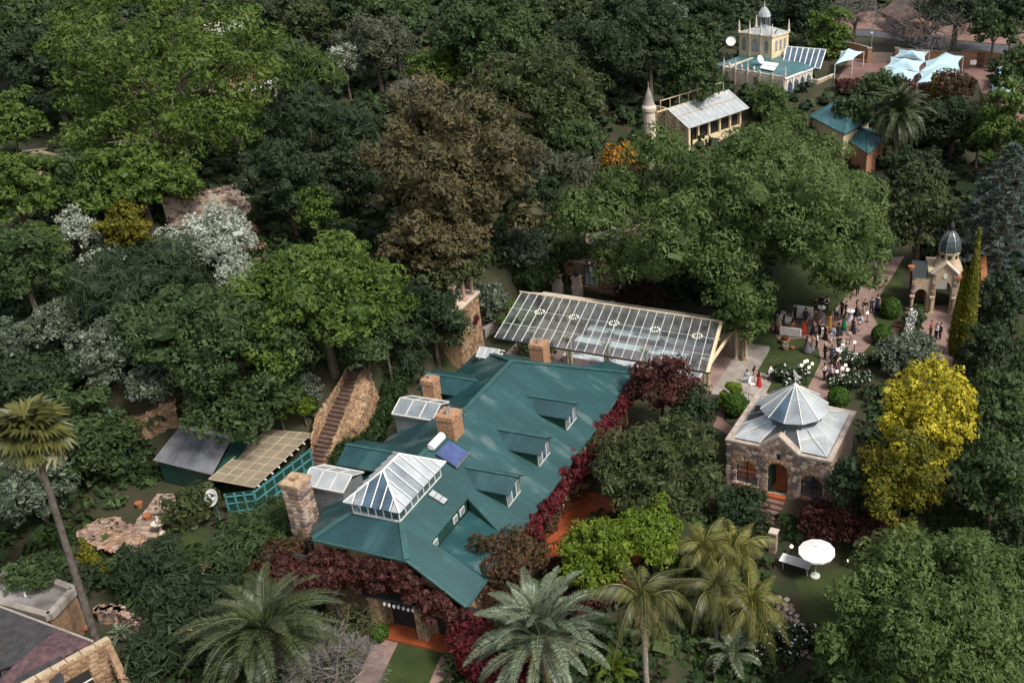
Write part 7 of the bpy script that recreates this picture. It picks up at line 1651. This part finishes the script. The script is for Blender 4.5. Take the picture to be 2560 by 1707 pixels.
# ------------------------------------------------------------------ people
def skin(name, V_, E_, R_, sub=1):
    me = bpy.data.meshes.new('tmp'); me.from_pydata(V_, E_, []); o = bpy.data.objects.new('tmp', me); COL.objects.link(o)
    o.modifiers.new('s', 'SKIN')
    if not me.skin_vertices: me.attributes.new if False else None
    sv = me.skin_vertices[0].data if me.skin_vertices else None
    if sv:
        for i, r in enumerate(R_): sv[i].radius = (r if hasattr(r, '__len__') else (r, r))
        sv[0].use_root = True
    if sub: o.modifiers.new('u', 'SUBSURF').levels = sub
    dg = bpy.context.evaluated_depsgraph_get(); out = bpy.data.meshes.new_from_object(o.evaluated_get(dg)); out.name = name
    bpy.data.objects.remove(o); bpy.data.meshes.remove(me); out.materials.clear(); out.shade_smooth(); return out
def join_mb(me, mb):
    bm = bmesh.new(); bm.from_mesh(me); vs = [bm.verts.new(v) for v in mb.v]
    for f in mb.f: bm.faces.new([vs[i] for i in f])
    bm.to_mesh(me); bm.free(); me.materials.clear(); me.materials.append(None) if False else None; return me
def pose_parts(pose):
    """joints of an adult facing -y: two arms, two legs"""
    hz = .93 if pose != 'sit' else .5
    kn = {'stand': [(-.11, -.01, .5), (.11, -.02, .5)], 'talk': [(-.11, -.01, .5), (.12, -.03, .5)], 'walk': [(-.1, -.16, .52), (.1, .02, .5)], 'sit': [(-.13, -.42, .5), (.13, -.42, .5)]}[pose]
    an = {'stand': [(-.12, .02, .09), (.12, .02, .09)], 'talk': [(-.13, .02, .09), (.14, -.04, .09)], 'walk': [(-.1, -.26, .1), (.1, .3, .16)], 'sit': [(-.13, -.44, .09), (.13, -.44, .09)]}[pose]
    z = hz - .93
    el = {'stand': [(-.25, .03, 1.15), (.25, .03, 1.15)], 'talk': [(-.25, .02, 1.14), (.26, .0, 1.14)], 'walk': [(-.25, .12, 1.15), (.25, -.1, 1.16)], 'sit': [(-.24, -.06, 1.15), (.24, -.06, 1.15)]}[pose]
    wr = {'stand': [(-.25, -.04, .91), (.25, -.04, .91)], 'talk': [(-.12, -.24, 1.12), (.13, -.24, 1.2)], 'walk': [(-.24, .06, .91), (.24, -.26, .98)], 'sit': [(-.14, -.3, 1.03), (.14, -.3, 1.03)]}[pose]
    V_ = [(0, .01, hz + .03), (0, 0, hz + .25), (0, 0, 1.40 + z), (0, -.005, 1.52 + z), (0, -.02, 1.61 + z), (0, -.015, 1.72 + z)]
    Rr = [(.135, .10), (.125, .095), (.155, .10), .052, (.075, .088), (.07, .082)]
    E_ = [(0, 1), (1, 2), (2, 3), (3, 4), (4, 5)]
    for s in (0, 1):
        sg = -1 if s == 0 else 1; b = len(V_); h = Vector(wr[s]) + (Vector(wr[s]) - Vector(el[s])).normalized() * .09
        V_ += [(sg * .185, 0, 1.42 + z), (el[s][0], el[s][1], el[s][2] + z), (wr[s][0], wr[s][1], wr[s][2] + z), (h.x, h.y, h.z + z)]
        Rr += [.066, .046, .032, (.036, .026)]; E_ += [(2, b), (b, b + 1), (b + 1, b + 2), (b + 2, b + 3)]
    for s in (0, 1):
        sg = -1 if s == 0 else 1; b = len(V_); t = Vector(an[s]) + Vector((0, -.16, -.05))
        V_ += [(sg * .1, 0, hz - .03), kn[s], an[s], tuple(t)]; Rr += [.098, .064, .043, (.042, .03)]; E_ += [(0, b), (b, b + 1), (b + 1, b + 2), (b + 2, b + 3)]
    return V_, E_, Rr, z
PROTO = {}
def proto(pose):
    if pose in PROTO: return PROTO[pose]
    V_, E_, Rr, z = pose_parts(pose); d = {}
    body = skin('body', V_, E_, Rr)
    f = MB()                                                   # fingers, thumbs, nose, ears
    for b in (6, 10):
        w_, h = Vector(V_[b + 2]), Vector(V_[b + 3]); dr = (h - w_).normalized(); sd_ = dr.cross(Vector((0, 1, 0))).normalized() if abs(dr.y) < .9 else Vector((1, 0, 0))
        for k in range(4): p = h + sd_ * (.016 * (k - 1.5)); f.tube([p - dr * .02, p + dr * .045, p + dr * (.075 - .008 * abs(k - 1)) + Vector((0, -.012, 0))], [.008, .0075, .006], 5)
        f.tube([w_ + dr * .02 + sd_ * .02, w_ + dr * .05 + sd_ * .048, w_ + dr * .08 + sd_ * .05], [.01, .009, .007], 5)
    hd = Vector(V_[4]); f.ball(hd + Vector((0, -.09, .03)), .016, 6, 4, 1.3)
    for s in (-1, 1): f.ball(hd + Vector((s * .078, 0, .03)), .018, 6, 4, 1.5)
    d['body'] = join_mb(body, f)
    up = lambda r, k: tuple(x + k for x in r) if hasattr(r, '__len__') else r + k
    ji = [0, 1, 2] + [6, 7, 8] + [10, 11, 12]; mp = {a: i for i, a in enumerate(ji)}
    JV = [V_[i] for i in ji]; JV[0] = (JV[0][0], JV[0][1], JV[0][2] - .1); 
    d['jacket'] = skin('jacket', JV, [(0, 1), (1, 2), (2, 3), (3, 4), (4, 5), (2, 6), (6, 7), (7, 8)], [up(Rr[i], .028 if i < 3 else .02) for i in ji])
    ji2 = [0, 1, 2, 6, 10]; d['vest'] = skin('vest', [V_[i] for i in ji2], [(0, 1), (1, 2), (2, 3), (2, 4)], [up(Rr[i], .036) for i in ji2])
    ti = [0] + [14, 15, 16] + [18, 19, 20]
    d['trousers'] = skin('trousers', [V_[i] for i in ti], [(0, 1), (1, 2), (2, 3), (0, 4), (4, 5), (5, 6)], [up(Rr[i], .02) for i in ti])
    sh = MB()
    for b in (16, 20): a = Vector(V_[b]); sh.tube([a + Vector((0, .06, -.03)), a + Vector((0, -.04, -.035)), a + Vector((0, -.19, -.06))], [.05, .055, .035], 7)
    d['shoes'] = sh.mesh('shoes')
    if pose != 'sit':
        k = MB().lathe([(.33, .03), (.29, .3), (.22, .62), (.19, .86), (.155, 1.08), (.185, 1.34), (.12, 1.42)], (0, .0, 0), 14); d['dress'] = k.mesh('dress', smooth=True)
        k = MB().lathe([(.52, .02), (.46, .25), (.33, .6), (.2, .92), (.155, 1.1), (.185, 1.34), (.12, 1.42)], (0, .0, 0), 16); d['gown'] = k.mesh('gown', smooth=True)
        k = MB().lathe([(.26, .45), (.22, .62), (.19, .86), (.155, 1.08), (.185, 1.34), (.12, 1.42)], (0, .0, 0), 14); d['short_dress'] = k.mesh('short_dress', smooth=True)
        for key in ('dress', 'gown', 'short_dress'):
            for v in d[key].vertices: v.co.y *= .72
    else:
        k = MB().tube([(0, .02, 1.0), (0, .02, .75), (0, .0, .55), (0, -.3, .56), (0, -.48, .5), (0, -.5, .1)], [.13, .17, .2, .22, .22, .26], 10); d['dress'] = k.mesh('dress', smooth=True)
    hb = hd + Vector((0, .012, .075))
    d['short_hair'] = MB().ball(hb + Vector((0, .012, .012)), .098, 10, 6, .95).mesh('hair', smooth=True)
    d['long_hair'] = MB().ball(hb + Vector((0, .012, .01)), .102, 10, 6, 1.0).tube([hb + Vector((0, .06, 0)), hb + Vector((0, .10, -.2)), hb + Vector((0, .11, -.42))], [.09, .10, .05], 8).mesh('hair', smooth=True)
    for m_ in d.values():
        if not m_.materials: m_.materials.append(None)
    PROTO[pose] = d; return d
CM = {}
def cmat(c):
    if c not in CM: CM[c] = mat('fabric_%d' % len(CM), c, .8, .08, 6)
    return CM[c]
BLK, NAVY, WHT, BEI, LAV, SKY_, RED, ORG, GRN, MAR, GRY, PNK, YEL, TEA, BRN = (.012, .012, .014), (.015, .02, .045), (.72, .71, .70), (.42, .33, .27), (.45, .40, .52), (.33, .40, .52), (.40, .03, .02), (.55, .16, .03), (.02, .20, .10), (.09, .012, .025), (.11, .11, .13), (.55, .33, .33), (.5, .25, .03), (.02, .08, .07), (.12, .07, .05)
SK = [(.50, .30, .21), (.33, .18, .11), (.20, .10, .06)]; HAIR = [(.012, .009, .008), (.05, .03, .018), (.45, .42, .40), (.25, .16, .08)]
def person(label, px, py, outfit, facing=0, pose='stand', skin_=0, hair=0, long=False, z=None, h=1.0):
    p = at(px, py) if z is None else atz(px, py, z)
    if isinstance(z, float) or isinstance(z, int): p.z = z
    o = thing('person', label, 'person', p, R(facing), 'wedding guests and waiters'); d = proto(pose); o.scale = (h, h, h)
    def put(n, key, c):
        q = inst(n, d[key], o); q.material_slots[0].link = 'OBJECT'; q.material_slots[0].material = cmat(c)
    put('body', 'body', SK[skin_]); put('hair', 'long_hair' if long else 'short_hair', HAIR[hair])
    for key, c in outfit.items(): put(key if key != 'jacket2' else 'shirt', key, c)
    return o
suit = lambda c, t=None: {'jacket': c, 'trousers': t or c, 'shoes': BLK}
shirt = lambda c, t=BLK: {'jacket': c, 'trousers': t, 'shoes': BLK}
vest = lambda c, s=WHT, t=BLK: {'jacket': s, 'vest': c, 'trousers': t, 'shoes': BLK}
dress = lambda c: {'dress': c}; gown = lambda c: {'gown': c}
for a in [
    ('person in a white blouse and pale skirt behind the front white sofa', 1948, 818, {'jacket': WHT, 'dress': (.45, .42, .25)}, 160, 'stand', 0, 0, True),
    ('person in a lavender shirt beside the white blouse guest', 1957, 811, shirt(LAV), 150, 'talk', 1, 0),
    ('person in a maroon dress under the great tree left of the sofas', 1941, 832, dress(MAR), 90, 'stand', 1, 0, True),
    ('person in a black suit leaning at the left end of the rear white sofa', 1987, 799, suit(BLK), 60, 'talk', 0, 0),
    ('person in a navy jacket in front of the rear white sofa', 2013, 811, suit(NAVY), 170, 'stand', 1, 0),
    ('person in an orange red sari right of the front white sofa', 2010, 834, dress((.55, .05, .015)), 190, 'stand', 1, 0, True),
    ('person in a black suit at the lawn edge behind the flower table', 2038, 783, suit(BLK), 20, 'stand', 1, 0),
    ('person in a black dress beside the flower table', 2053, 776, shirt(BLK), -10, 'talk', 0, 0),
    ('waiter person in a white shirt and black trousers behind the flower table', 2065, 780, vest(BLK), 200, 'talk', 1, 0),
    ('person in a dark dress with bare shoulders left of the flower table', 2037, 812, dress(BRN), 30, 'talk', 0, 1, True),
    ('person in a black and white dress in the middle of the crowd', 2055, 816, dress((.35, .34, .34)), -40, 'talk', 0, 0, True),
    ('person in a pink top and dark skirt in the crowd', 2032, 838, {'jacket': PNK, 'dress': BLK}, 120, 'talk', 0, 1, True),
    ('person in a wide charcoal ball gown on the lawn edge', 2017, 882, gown(GRY), 150, 'talk', 0, 0, True),
    ('person in a grey long dress beside the ball gown', 2030, 880, dress((.16, .14, .13)), 200, 'stand', 0, 3, True),
    ('person in a white waistcoat with dark trousers beside the grey dress', 2041, 872, vest((.55, .54, .55), WHT, (.03, .03, .04)), 100, 'stand', 1, 0),
    ('person in a black dress left of the white stool', 2049, 835, dress(BLK), 70, 'talk', 0, 1, True),
    ('person in a long black dress right of the white stool', 2063, 849, dress(BLK), -60, 'stand', 0, 1, True),
    ('person in a yellow and orange sari', 2074, 824, {'dress': YEL, 'vest': ORG}, 40, 'stand', 1, 0, True),
    ('person in a blue shirt and pale trousers with a dark bag', 2081, 855, shirt(SKY_, (.5, .5, .52)), 160, 'walk', 1, 0),
    ('person in a dark red shawl over a black dress', 2095, 838, {'gown': BLK, 'vest': MAR}, 20, 'talk', 0, 0, True),
    ('person in an emerald green dress', 2109, 824, dress(GRN), 170, 'talk', 1, 0, True),
    ('person in a black suit and white shirt at the lawn edge', 2090, 802, vest((.6, .6, .6), BLK), 10, 'stand', 0, 1),
    ('person in a black suit left of the far cocktail table', 2104, 788, suit(BLK), -60, 'talk', 0, 0),
    ('person in a black suit leaning on the far cocktail table', 2114, 792, suit(BLK), -90, 'talk', 0, 0),
    ('person in a black dress right of the far cocktail table', 2142, 789, gown(BLK), 90, 'stand', 0, 0, True),
    ('person in a long black evening dress beside the blue waistcoat guest', 2132, 834, dress(BLK), 170, 'stand', 0, 1, True),
    ('person in a blue waistcoat, white sleeves and beige trousers', 2148, 826, vest((.09, .12, .25), WHT, BEI), 190, 'walk', 1, 0),
    ('person in a beige suit walking up the path', 2121, 864, suit((.45, .31, .27)), 170, 'walk', 0, 0),
    ('grey haired person in a black suit on the path', 2062, 898, suit(BLK), -70, 'stand', 0, 2),
    ('person in a navy suit walking towards the near cocktail table', 2078, 904, suit(NAVY), 200, 'walk', 2, 0),
    ('person in a black suit behind the near cocktail table', 2096, 878, suit(BLK), 20, 'talk', 0, 0),
    ('person in a dark green suit right of the near cocktail table', 2114, 899, suit(TEA), 80, 'talk', 0, 0),
    ('waiter person in a white shirt carrying a white tray', 2060, 950, shirt(WHT), -80, 'talk', 2, 0),
    ('bald person in a lavender shirt talking to the waiter', 2077, 956, shirt((.50, .43, .55)), 100, 'talk', 0, 2),
    ('person in a dark purple dress near the lamp cluster', 2093, 934, dress((.06, .02, .06)), 60, 'stand', 0, 1, True),
    ('waiter person in a black waistcoat walking up the path', 2143, 739, vest(BLK), 175, 'walk', 2, 0),
    ('person in a black suit at the far end of the path', 2187, 712, suit(BLK), 150, 'stand', 0, 0),
    ('person in a lavender dress at the far end of the path', 2198, 704, dress(LAV), 180, 'stand', 0, 1, True),
    ('person in a pink dress furthest up the path', 2206, 698, dress(PNK), 160, 'stand', 0, 1, True),
    ('person in a dark blazer and beige trousers by the egg shaped shrub', 2161, 787, suit(BLK, (.40, .29, .24)), 15, 'walk', 0, 1),
    ('person in a navy suit holding a glass by the egg shaped shrub', 2178, 783, suit(NAVY), 5, 'talk', 0, 0),
    ('person in a navy long dress nearest the egg shaped shrub', 2192, 776, dress(NAVY), -10, 'stand', 0, 0, True),
    ('person in a light blue suit at the foot of the garden steps', 1867, 967, shirt((.45, .52, .60), (.45, .50, .56)), 160, 'talk', 1, 0),
    ('person in a pale pink dress beside the garden steps', 1886, 958, dress(PNK), 150, 'talk', 1, 0, True),
    ('person in a red sari in front of the garden steps', 1897, 971, dress(RED), 170, 'talk', 1, 0, True),
    ('person in a white shirt bending over on the lawn', 1925, 954, shirt(WHT, NAVY), 80, 'walk', 0, 0),
    ('person in a white shirt posing on the garden steps', 1425, 695, shirt(WHT), 30, 'stand', 0, 0),
    ('person in a long purple dress posing on the garden steps', 1433, 706, dress((.32, .18, .45)), -20, 'talk', 0, 3, True),
    ('person in black photographing between the garden piers', 1425, 718, shirt(BLK), 170, 'talk', 0, 0),
    ('person in a black suit beside the stone cottage corner', 1541, 748, suit(BLK), 60, 'talk', 0, 0),
    ('person in a dinner jacket with white shirt front by the cottage', 1553, 744, vest((.6, .6, .6), BLK), -30, 'stand', 1, 0),
    ('person in a maroon top and black trousers below the cottage', 1545, 762, shirt(MAR), 170, 'stand', 0, 0),
    ('person in a white shirt behind the ridge of the glass hall', 1533, 786, shirt(WHT), 170, 'stand', 0, 0),
    ('person in a red shirt on the gate forecourt', 2325, 842, shirt((.30, .06, .05)), 60, 'stand', 1, 0),
    ('person in a white shirt on the gate forecourt', 2339, 849, shirt((.60, .62, .66), NAVY), -60, 'talk', 0, 0),
    ('person in black on the gate forecourt by the cypress', 2349, 848, suit(BLK), -80, 'stand', 0, 0),
    ('person in a dark dress stretching an arm on the left slope', 238, 996, dress((.03, .03, .03)), 90, 'talk', 0, 0, True),
    ('person in a pink shirt on the left slope', 263, 994, shirt((.50, .33, .36), GRY), -80, 'talk', 0, 0),
    ('person in a white dress at the edge of the dark shrub on the left slope', 334, 1000, dress((.60, .58, .66)), -90, 'stand', 0, 1, True),
]: person(*a)
for lb, px, py, o_, fc in (('seated person in an orange top on the front white sofa', 1980, 828, {'jacket': (.60, .22, .10), 'dress': (.55, .2, .1)}, 170), ('seated person in a pale dress on the rear white sofa', 2014, 800, {'jacket': (.5, .38, .33), 'dress': (.55, .45, .42)}, 0)):
    person(lb, px, py, o_, fc, 'sit', 1, 0, True)
p = vw(6.3, 1.6, .05); o = person('person in a dark blue dress seen inside the right pavilion window', 0, 0, dress((.02, .03, .10)), 0, 'stand', 0, 2, True, z=.05); o.location = p
# ------------------------------------------------------------------ things on the lawn, paths and terraces
def sofa(label, px, py, rz):
    p = at(px, py); o = thing('white_sofa', label, 'sofa', p, R(rz), 'white sofas'); MB().bb(-.95, .95, -.35, .35, .2, .45).build('seat', M['cloth'], o); MB().slab([(-1.0, .3, .15), (1.0, .3, .15), (1.0, .46, 1.08), (-1.0, .46, 1.08)], .14, (0, 1, 0)).build('backrest', M['cloth'], o)
    for k in range(7):
        for j in range(2): MB().ball((-.85 + .28 * k, .36 + .05 * j, .6 + .24 * j), .025, 6, 4).build('tufting_button', M['frame_w'], o)
    for s in (-1, 1): MB().bb(s * .92 - .08, s * .92 + .08, -.35, .35, .2, .62).build('armrest', M['cloth'], o)
    for x in (-.85, .85):
        for y in (-.28, .36): MB().lathe([(.03, -.02), (.05, .2)], (x, y, 0), 8).build('leg', M['cloth'], o)
    return o
sofa('white tufted sofa facing the guests, under the great tree', 2006, 796, -14); sofa('white sofa seen from behind on the lawn edge', 1977, 838, 166)
def cocktail(label, px, py, flower=False):
    p = at(px, py); o = thing('cocktail_table', label, 'table', p, 0, 'draped cocktail tables'); MB().lathe([(.42, 1.04), (.43, 1.08)], (0, 0, 0), 20).build('tabletop', M['cloth'], o)
    b = MB(); b.lathe([(.40, .02), (.26, .45), (.24, .75), (.41, 1.03)], (0, 0, 0), 12); b.build('table_skirt', mat('lilac_cloth', (.48, .42, .52), .85) if 'lilac_cloth' not in bpy.data.materials else bpy.data.materials['lilac_cloth'], o)
    f = thing('table_vase' if not flower else 'flower_vase', ('small black centre piece on the ' if not flower else 'black flower arrangement on the ') + label.replace('draped ', ''), 'vase', (p.x, p.y, p.z + 1.08)); r = .16 if flower else .06
    MB().lathe([(.05, 0), (.03, .12), (.05, .2)], (0, 0, 0), 8).build('vase', M['frame_d'], f); P, T_ = leaves_on(np.array([(0, 0, .2 + r, r, .9)]), .08, 1, 1.6); inst('flowers', quads_mesh('flowers', P, T_, LM['dark'] if flower else LM['white_fl']), f)
cocktail('draped flower cocktail table on the lawn edge', 2053, 792, True); cocktail('draped far cocktail table on the path', 2125, 801); cocktail('draped near cocktail table on the path', 2100, 900)
p = at(1967, 806); o = thing('round_ottoman', 'round white ottoman between the two white sofas', 'ottoman', p); MB().lathe([(.5, .1), (.55, .2), (.55, .42), (.5, .48)], (0, 0, 0), 18).build('cushion', M['cloth'], o)
for k in range(4): MB().lathe([(.03, -.02), (.04, .1)], (.3 * math.cos(R(45 + 90 * k)), .3 * math.sin(R(45 + 90 * k)), 0), 6).build('leg', M['frame_d'], o)
def stool(label, px, py, m):
    p = at(px, py); o = thing('bar_stool', label, 'stool', p, random.uniform(0, 1), 'bar stools'); MB().bb(-.18, .18, -.18, .18, .72, .77).build('seat', M[m], o)
    for x in (-.17, .17):
        for y in (-.17, .17): MB().bar((x * 1.2, y * 1.2, 0), (x, y, .72), .035).build('leg', M['white'], o)
    for z in (.25, .5): 
        for s in (-1, 1): MB().bar((-.19, s * .19, z), (.19, s * .19, z), .025).build('stretcher', M['white'], o)
    MB().bar((-.17, .18, .77), (-.17, .2, 1.1), .03).bar((.17, .18, .77), (.17, .2, 1.1), .03).bar((-.17, .2, 1.08), (.17, .2, 1.08), .04).build('backrest', M['white'], o)
stool('white bar stool in front of the near cocktail table', 2104, 909, 'cloth'); stool('white bar stool with pink seat left of the near cocktail table', 2089, 899, 'cloth_pink'); stool('white bar stool right of the near cocktail table', 2120, 899, 'cloth'); stool('white bar stool in the middle of the crowd', 2057, 838, 'cloth'); stool('white bar stool behind the near cocktail table', 2106, 879, 'cloth')
p = at(1881, 970); o = thing('folding_chair', 'pale grey folding chair beside the red sari guest', 'chair', p, R(20)); MB().bb(-.24, .24, -.24, .24, .43, .47).build('seat', M['white'], o); MB().slab([(-.24, .24, .5), (.24, .24, .5), (.24, .34, .98), (-.24, .34, .98)], .04, (0, 1, 0)).build('backrest', M['white'], o)
for x in (-.21, .21):
    for y in (-.21, .23): MB().bar((x, y, 0), (x, y, .45), .03).build('leg', M['grey_metal'], o)
def lamp(label, px, py, h, arms=0, grp='garden globe lamps'):
    p = at(px, py); o = thing('garden_lamp', label, 'lamp', p, .3, grp); MB().lathe([(.14, -.05), (.12, .12), (.05, .2), (.04, h - .1), (.07, h)], (0, 0, 0), 8).build('post', M['black'], o)
    g = MB().ball((0, 0, 0), .13, 12, 8).mesh('globe', M['bulb']); inst('globe', g, o, (0, 0, h + .12))
    for k in range(arms):
        a = 6.283 * k / arms; MB().tube([(0, 0, h * .82), (.3 * math.cos(a), .3 * math.sin(a), h * .78), (.5 * math.cos(a), .5 * math.sin(a), h * .84)], .022, 5).build('arm', M['black'], o); inst('globe', g, o, (.5 * math.cos(a), .5 * math.sin(a), h * .84 + .13))
lamp('five globe black lamp standard on the lawn behind the pavilion', 2015, 962, 2.3, 4); lamp('single globe lamp on the path right of the near cocktail table', 2135, 882, 1.0); lamp('single globe lamp beside the blue waistcoat guest', 2167, 806, .95)
lamp('three globe lamp cluster beside the white roses', 2104, 958, 1.4, 2); lamp('tall single globe lamp behind the lamp cluster', 2112, 946, 1.25)
lamp('white globe lamp among the dark bushes by the lower lawn', 2121, 1418, .5); lamp('small globe lamp behind the feather palms', 1978, 1385, .6); lamp('globe lamp at the left of the white umbrella', 1937, 1366, .5)
p = atz(1472, 657, zt3 - .05); o = thing('wall_lamp', 'white globe wall lamp above the cottage window', 'lamp', (p.x, p.y - .15, p.z)); MB().ball((0, 0, 0), .12, 10, 6).build('globe', M['lamp_white'], o); MB().bar((0, 0, 0), (0, .3, 0), .04).build('bracket', M['black'], o)
for x, y in ((2400, 305), (2412, 318), (2388, 337), (2402, 341), (2432, 318), (2440, 342), (2447, 330), (2429, 345)):
    p = at(x, y, 2.4); o = thing('hanging_bulb', 'tiny lit bulb of the string in the dark trees above the cedar', 'light', p, 0, 'string of lit bulbs above the cedar'); MB().ball((0, 0, 0), .09, 8, 5).build('bulb', M['lamp_white'], o); MB().tube([(0, 0, .08), (.6, .2, .5)], .012, 4).build('wire', M['black'], o)
for k in range(7):
    p = hw(-27.95, 5.6 - .32 * k, 2.75 - .02 * (k % 3)); o = thing('porch_lantern', 'small white cup lantern in the row hanging over the porch opening', 'lantern', p, 0, 'row of white porch lanterns'); MB().lathe([(.05, -.1), (.09, 0), (.08, .12)], (0, 0, 0), 8).build('shade', M['cloth'], o); MB().bar((0, 0, .1), (0, 0, .3), .015).build('cord', M['black'], o)
def pot(label, px, py, r, h, plant=None):
    p = at(px, py); o = thing('flower_pot', label, 'pot', p, 0, 'terracotta pots'); MB().lathe([(r * .7, -.02), (r, h * .8), (r * 1.1, h * .85), (r * 1.08, h), (r * .9, h)], (0, 0, 0), 12).build('pot_body', M['terra'], o)
    if plant: P, T_ = leaves_on(np.array([(0, 0, h + .2, .3, .9)]), .12, 1, 1.8); inst('plant', quads_mesh('plant', P, T_, LM[plant]), o)
pot('left terracotta pot on the low wall by the rose arch', 2239, 822, .22, .45); pot('right terracotta pot on the low wall by the rose arch', 2250, 824, .25, .45); pot('terracotta bowl of plants on the lawn behind the front sofa', 1962, 858, .45, .4, 'redgreen'); pot('low planter of pale flowers on the lawn', 1963, 874, .28, .25, 'silver'); pot('small fallen orange pot on the lawn', 1982, 873, .2, .25)
pot('terracotta pot on the left garden steps', 372, 1300, .28, .5); pot('second terracotta pot further up the left garden steps', 350, 1268, .24, .45); pot('terracotta pot beneath the orange guests table up the path', 2195, 709, .3, .5, 'orange')
rows = MB()
p = at(2236, 850); o = thing('planter_wall', 'low brick planter wall with paving below the rose arch', 'wall', p, R(78)); MB().bb(-1.8, 1.8, -.3, .3, -.1, .35).build('wall_body', M['brick'], o); MB().bb(-1.85, 1.85, -.35, .35, .35, .42).build('coping', M['paving'], o)
# umbrella and table on the lower lawn
p = at(2038, 1440); o = thing('garden_umbrella', 'large round white garden umbrella on the lower lawn', 'umbrella', p, .2); r_ = 46 / ppm(p); N12 = 12
b = MB(); rim = [(r_ * math.cos(R(30 * k)), r_ * math.sin(R(30 * k)), 2.25) for k in range(12)]; b.add(rim + [(0, 0, 2.62)], [(k, (k + 1) % 12, 12) for k in range(12)]); b.build('canopy', M['cloth'], o)
b = MB()
for k in range(12): b.add([rim[k], rim[(k + 1) % 12], (rim[(k + 1) % 12][0], rim[(k + 1) % 12][1], 2.12), (rim[k][0], rim[k][1], 2.12)], [(0, 1, 2, 3)])
b.build('valance', M['cloth'], o); MB().lathe([(.35, 0), (.35, .1), (.03, .14), (.03, 2.6), (.06, 2.68)], (0, 0, 0), 10).build('pole', M['frame_w'], o)
for k in range(12): MB().bar((0, 0, 2.55), (rim[k][0] * .97, rim[k][1] * .97, 2.21), .025).build('rib', M['frame_w'], o)
c4 = [at(x, y, .76) for x, y in ((1957, 1380), (2032, 1402), (2024, 1424), (1947, 1402))]; p = sum(c4, Vector()) / 4; d_ = c4[1] - c4[0]; o = thing('trestle_table', 'long white trestle table beside the white umbrella', 'table', (p.x, p.y, p.z - .76), math.atan2(d_.y, d_.x)); L = d_.length; wd_ = max(.75, abs((c4[3] - c4[0]).length) * .9)
MB().bb(-L / 2, L / 2, -wd_ / 2, wd_ / 2, .72, .76).build('tabletop', M['white'], o)
for x in (-L * .4, L * .4):
    for y in (-.3, .3): MB().bar((x - .1 * (1 if y > 0 else -1), y, 0), (x, y, .72), .05).build('leg', M['frame_w'], o)
# terrace chairs
for lb, x, y in (('dark slatted armchair with white cushion on the red terrace, upper', 1397, 1290), ('dark slatted armchair with white cushion on the red terrace, lower', 1378, 1312)):
    p = atz(x, y, .12); o = thing('armchair', lb, 'chair', (p.x, p.y, .12), R(-70), 'armchairs on the red terrace'); MB().bb(-.28, .28, -.28, .28, .38, .44).build('seat', M['black'], o); MB().bb(-.25, .25, -.25, .22, .44, .52).build('cushion', M['cloth'], o)
    for k in range(5): MB().bar((-.24 + .12 * k, .28, .44), (-.24 + .12 * k, .38, 1.0), .035).build('back_slat', M['white'], o)
    MB().bar((-.28, .38, 1.0), (.28, .38, 1.0), .06).build('back_rail', M['white'], o)
    for sx in (-.28, .28):
        MB().bar((sx, -.28, .64), (sx, .3, .64), .06, .04).build('armrest', M['black'], o)
        for sy in (-.26, .28): MB().bar((sx, sy, 0), (sx, sy, .62), .045).build('leg', M['black'], o)
p = at(404, 1332); o = thing('bird_bath', 'white bird bath statue on the small fountain lawn', 'bird bath', p); MB().lathe([(.28, 0), (.2, .1), (.1, .2), (.12, .7), (.45, .85), (.48, .92), (.3, .86)], (0, 0, 0), 14).build('basin', M['cream_l'], o); MB().lathe([(.08, .86), (.12, 1.1), (.06, 1.3), (.07, 1.42), (.02, 1.5)], (0, 0, 0), 8).build('figure', M['cream_l'], o)
p = at(488, 1318); o = thing('garden_statue', 'small blue grey statue on a post at the fountain lawn', 'statue', p); MB().lathe([(.12, 0), (.1, .5), (.16, .6), (.1, 1.0), (.08, 1.15), (.03, 1.3)], (0, 0, 0), 8).build('figure', M['grey_metal'], o); MB().bb(-.2, .2, -.2, .2, -.1, .1).build('plinth', M['concrete'], o)
p = at(475, 1298); o = thing('stone_hutch', 'low tan garden oven with a dark opening by the fountain lawn', 'oven', p, R(-25)); MB().bb(-1.0, 1.0, -.5, .5, -.2, .8).build('body', M['tan2'], o); MB().bb(.0, .7, -.56, -.49, .1, .65).build('opening_frame', M['sand'], o); MB().bb(.08, .62, -.58, -.55, .16, .58).build('opening', M['dark'], o)
p = at(190, 1578); o = thing('tray_table', 'red rimmed square tray on the ground by the palm trunk', 'tray', p, R(25)); MB().bb(-.8, .8, -.5, .5, .3, .36).build('base', M['concrete'], o)
for s in (-1, 1): MB().bb(-.85, .85, s * .52 - .04, s * .52 + .04, .3, .5).build('rim', M['terra'], o); MB().bb(s * .82 - .04, s * .82 + .04, -.5, .5, .3, .5).build('rim', M['terra'], o)
for x in (-.7, .7): MB().bb(x - .05, x + .05, -.4, .4, 0, .3).build('leg', M['bark'], o)
p = at(153, 1545); o = thing('bucket', 'pale green bucket in the shade under the flat roof', 'bucket', p); MB().lathe([(.2, 0), (.28, .45), (.3, .46)], (0, 0, 0), 12).build('bucket_body', M['teal_trim'], o); MB().tube([(-.28, 0, .45), (0, 0, .62), (.28, 0, .45)], .012, 4).build('handle', M['black'], o)
print('LEAVES', NLEAF[0], 'OBJECTS', len(bpy.data.objects))
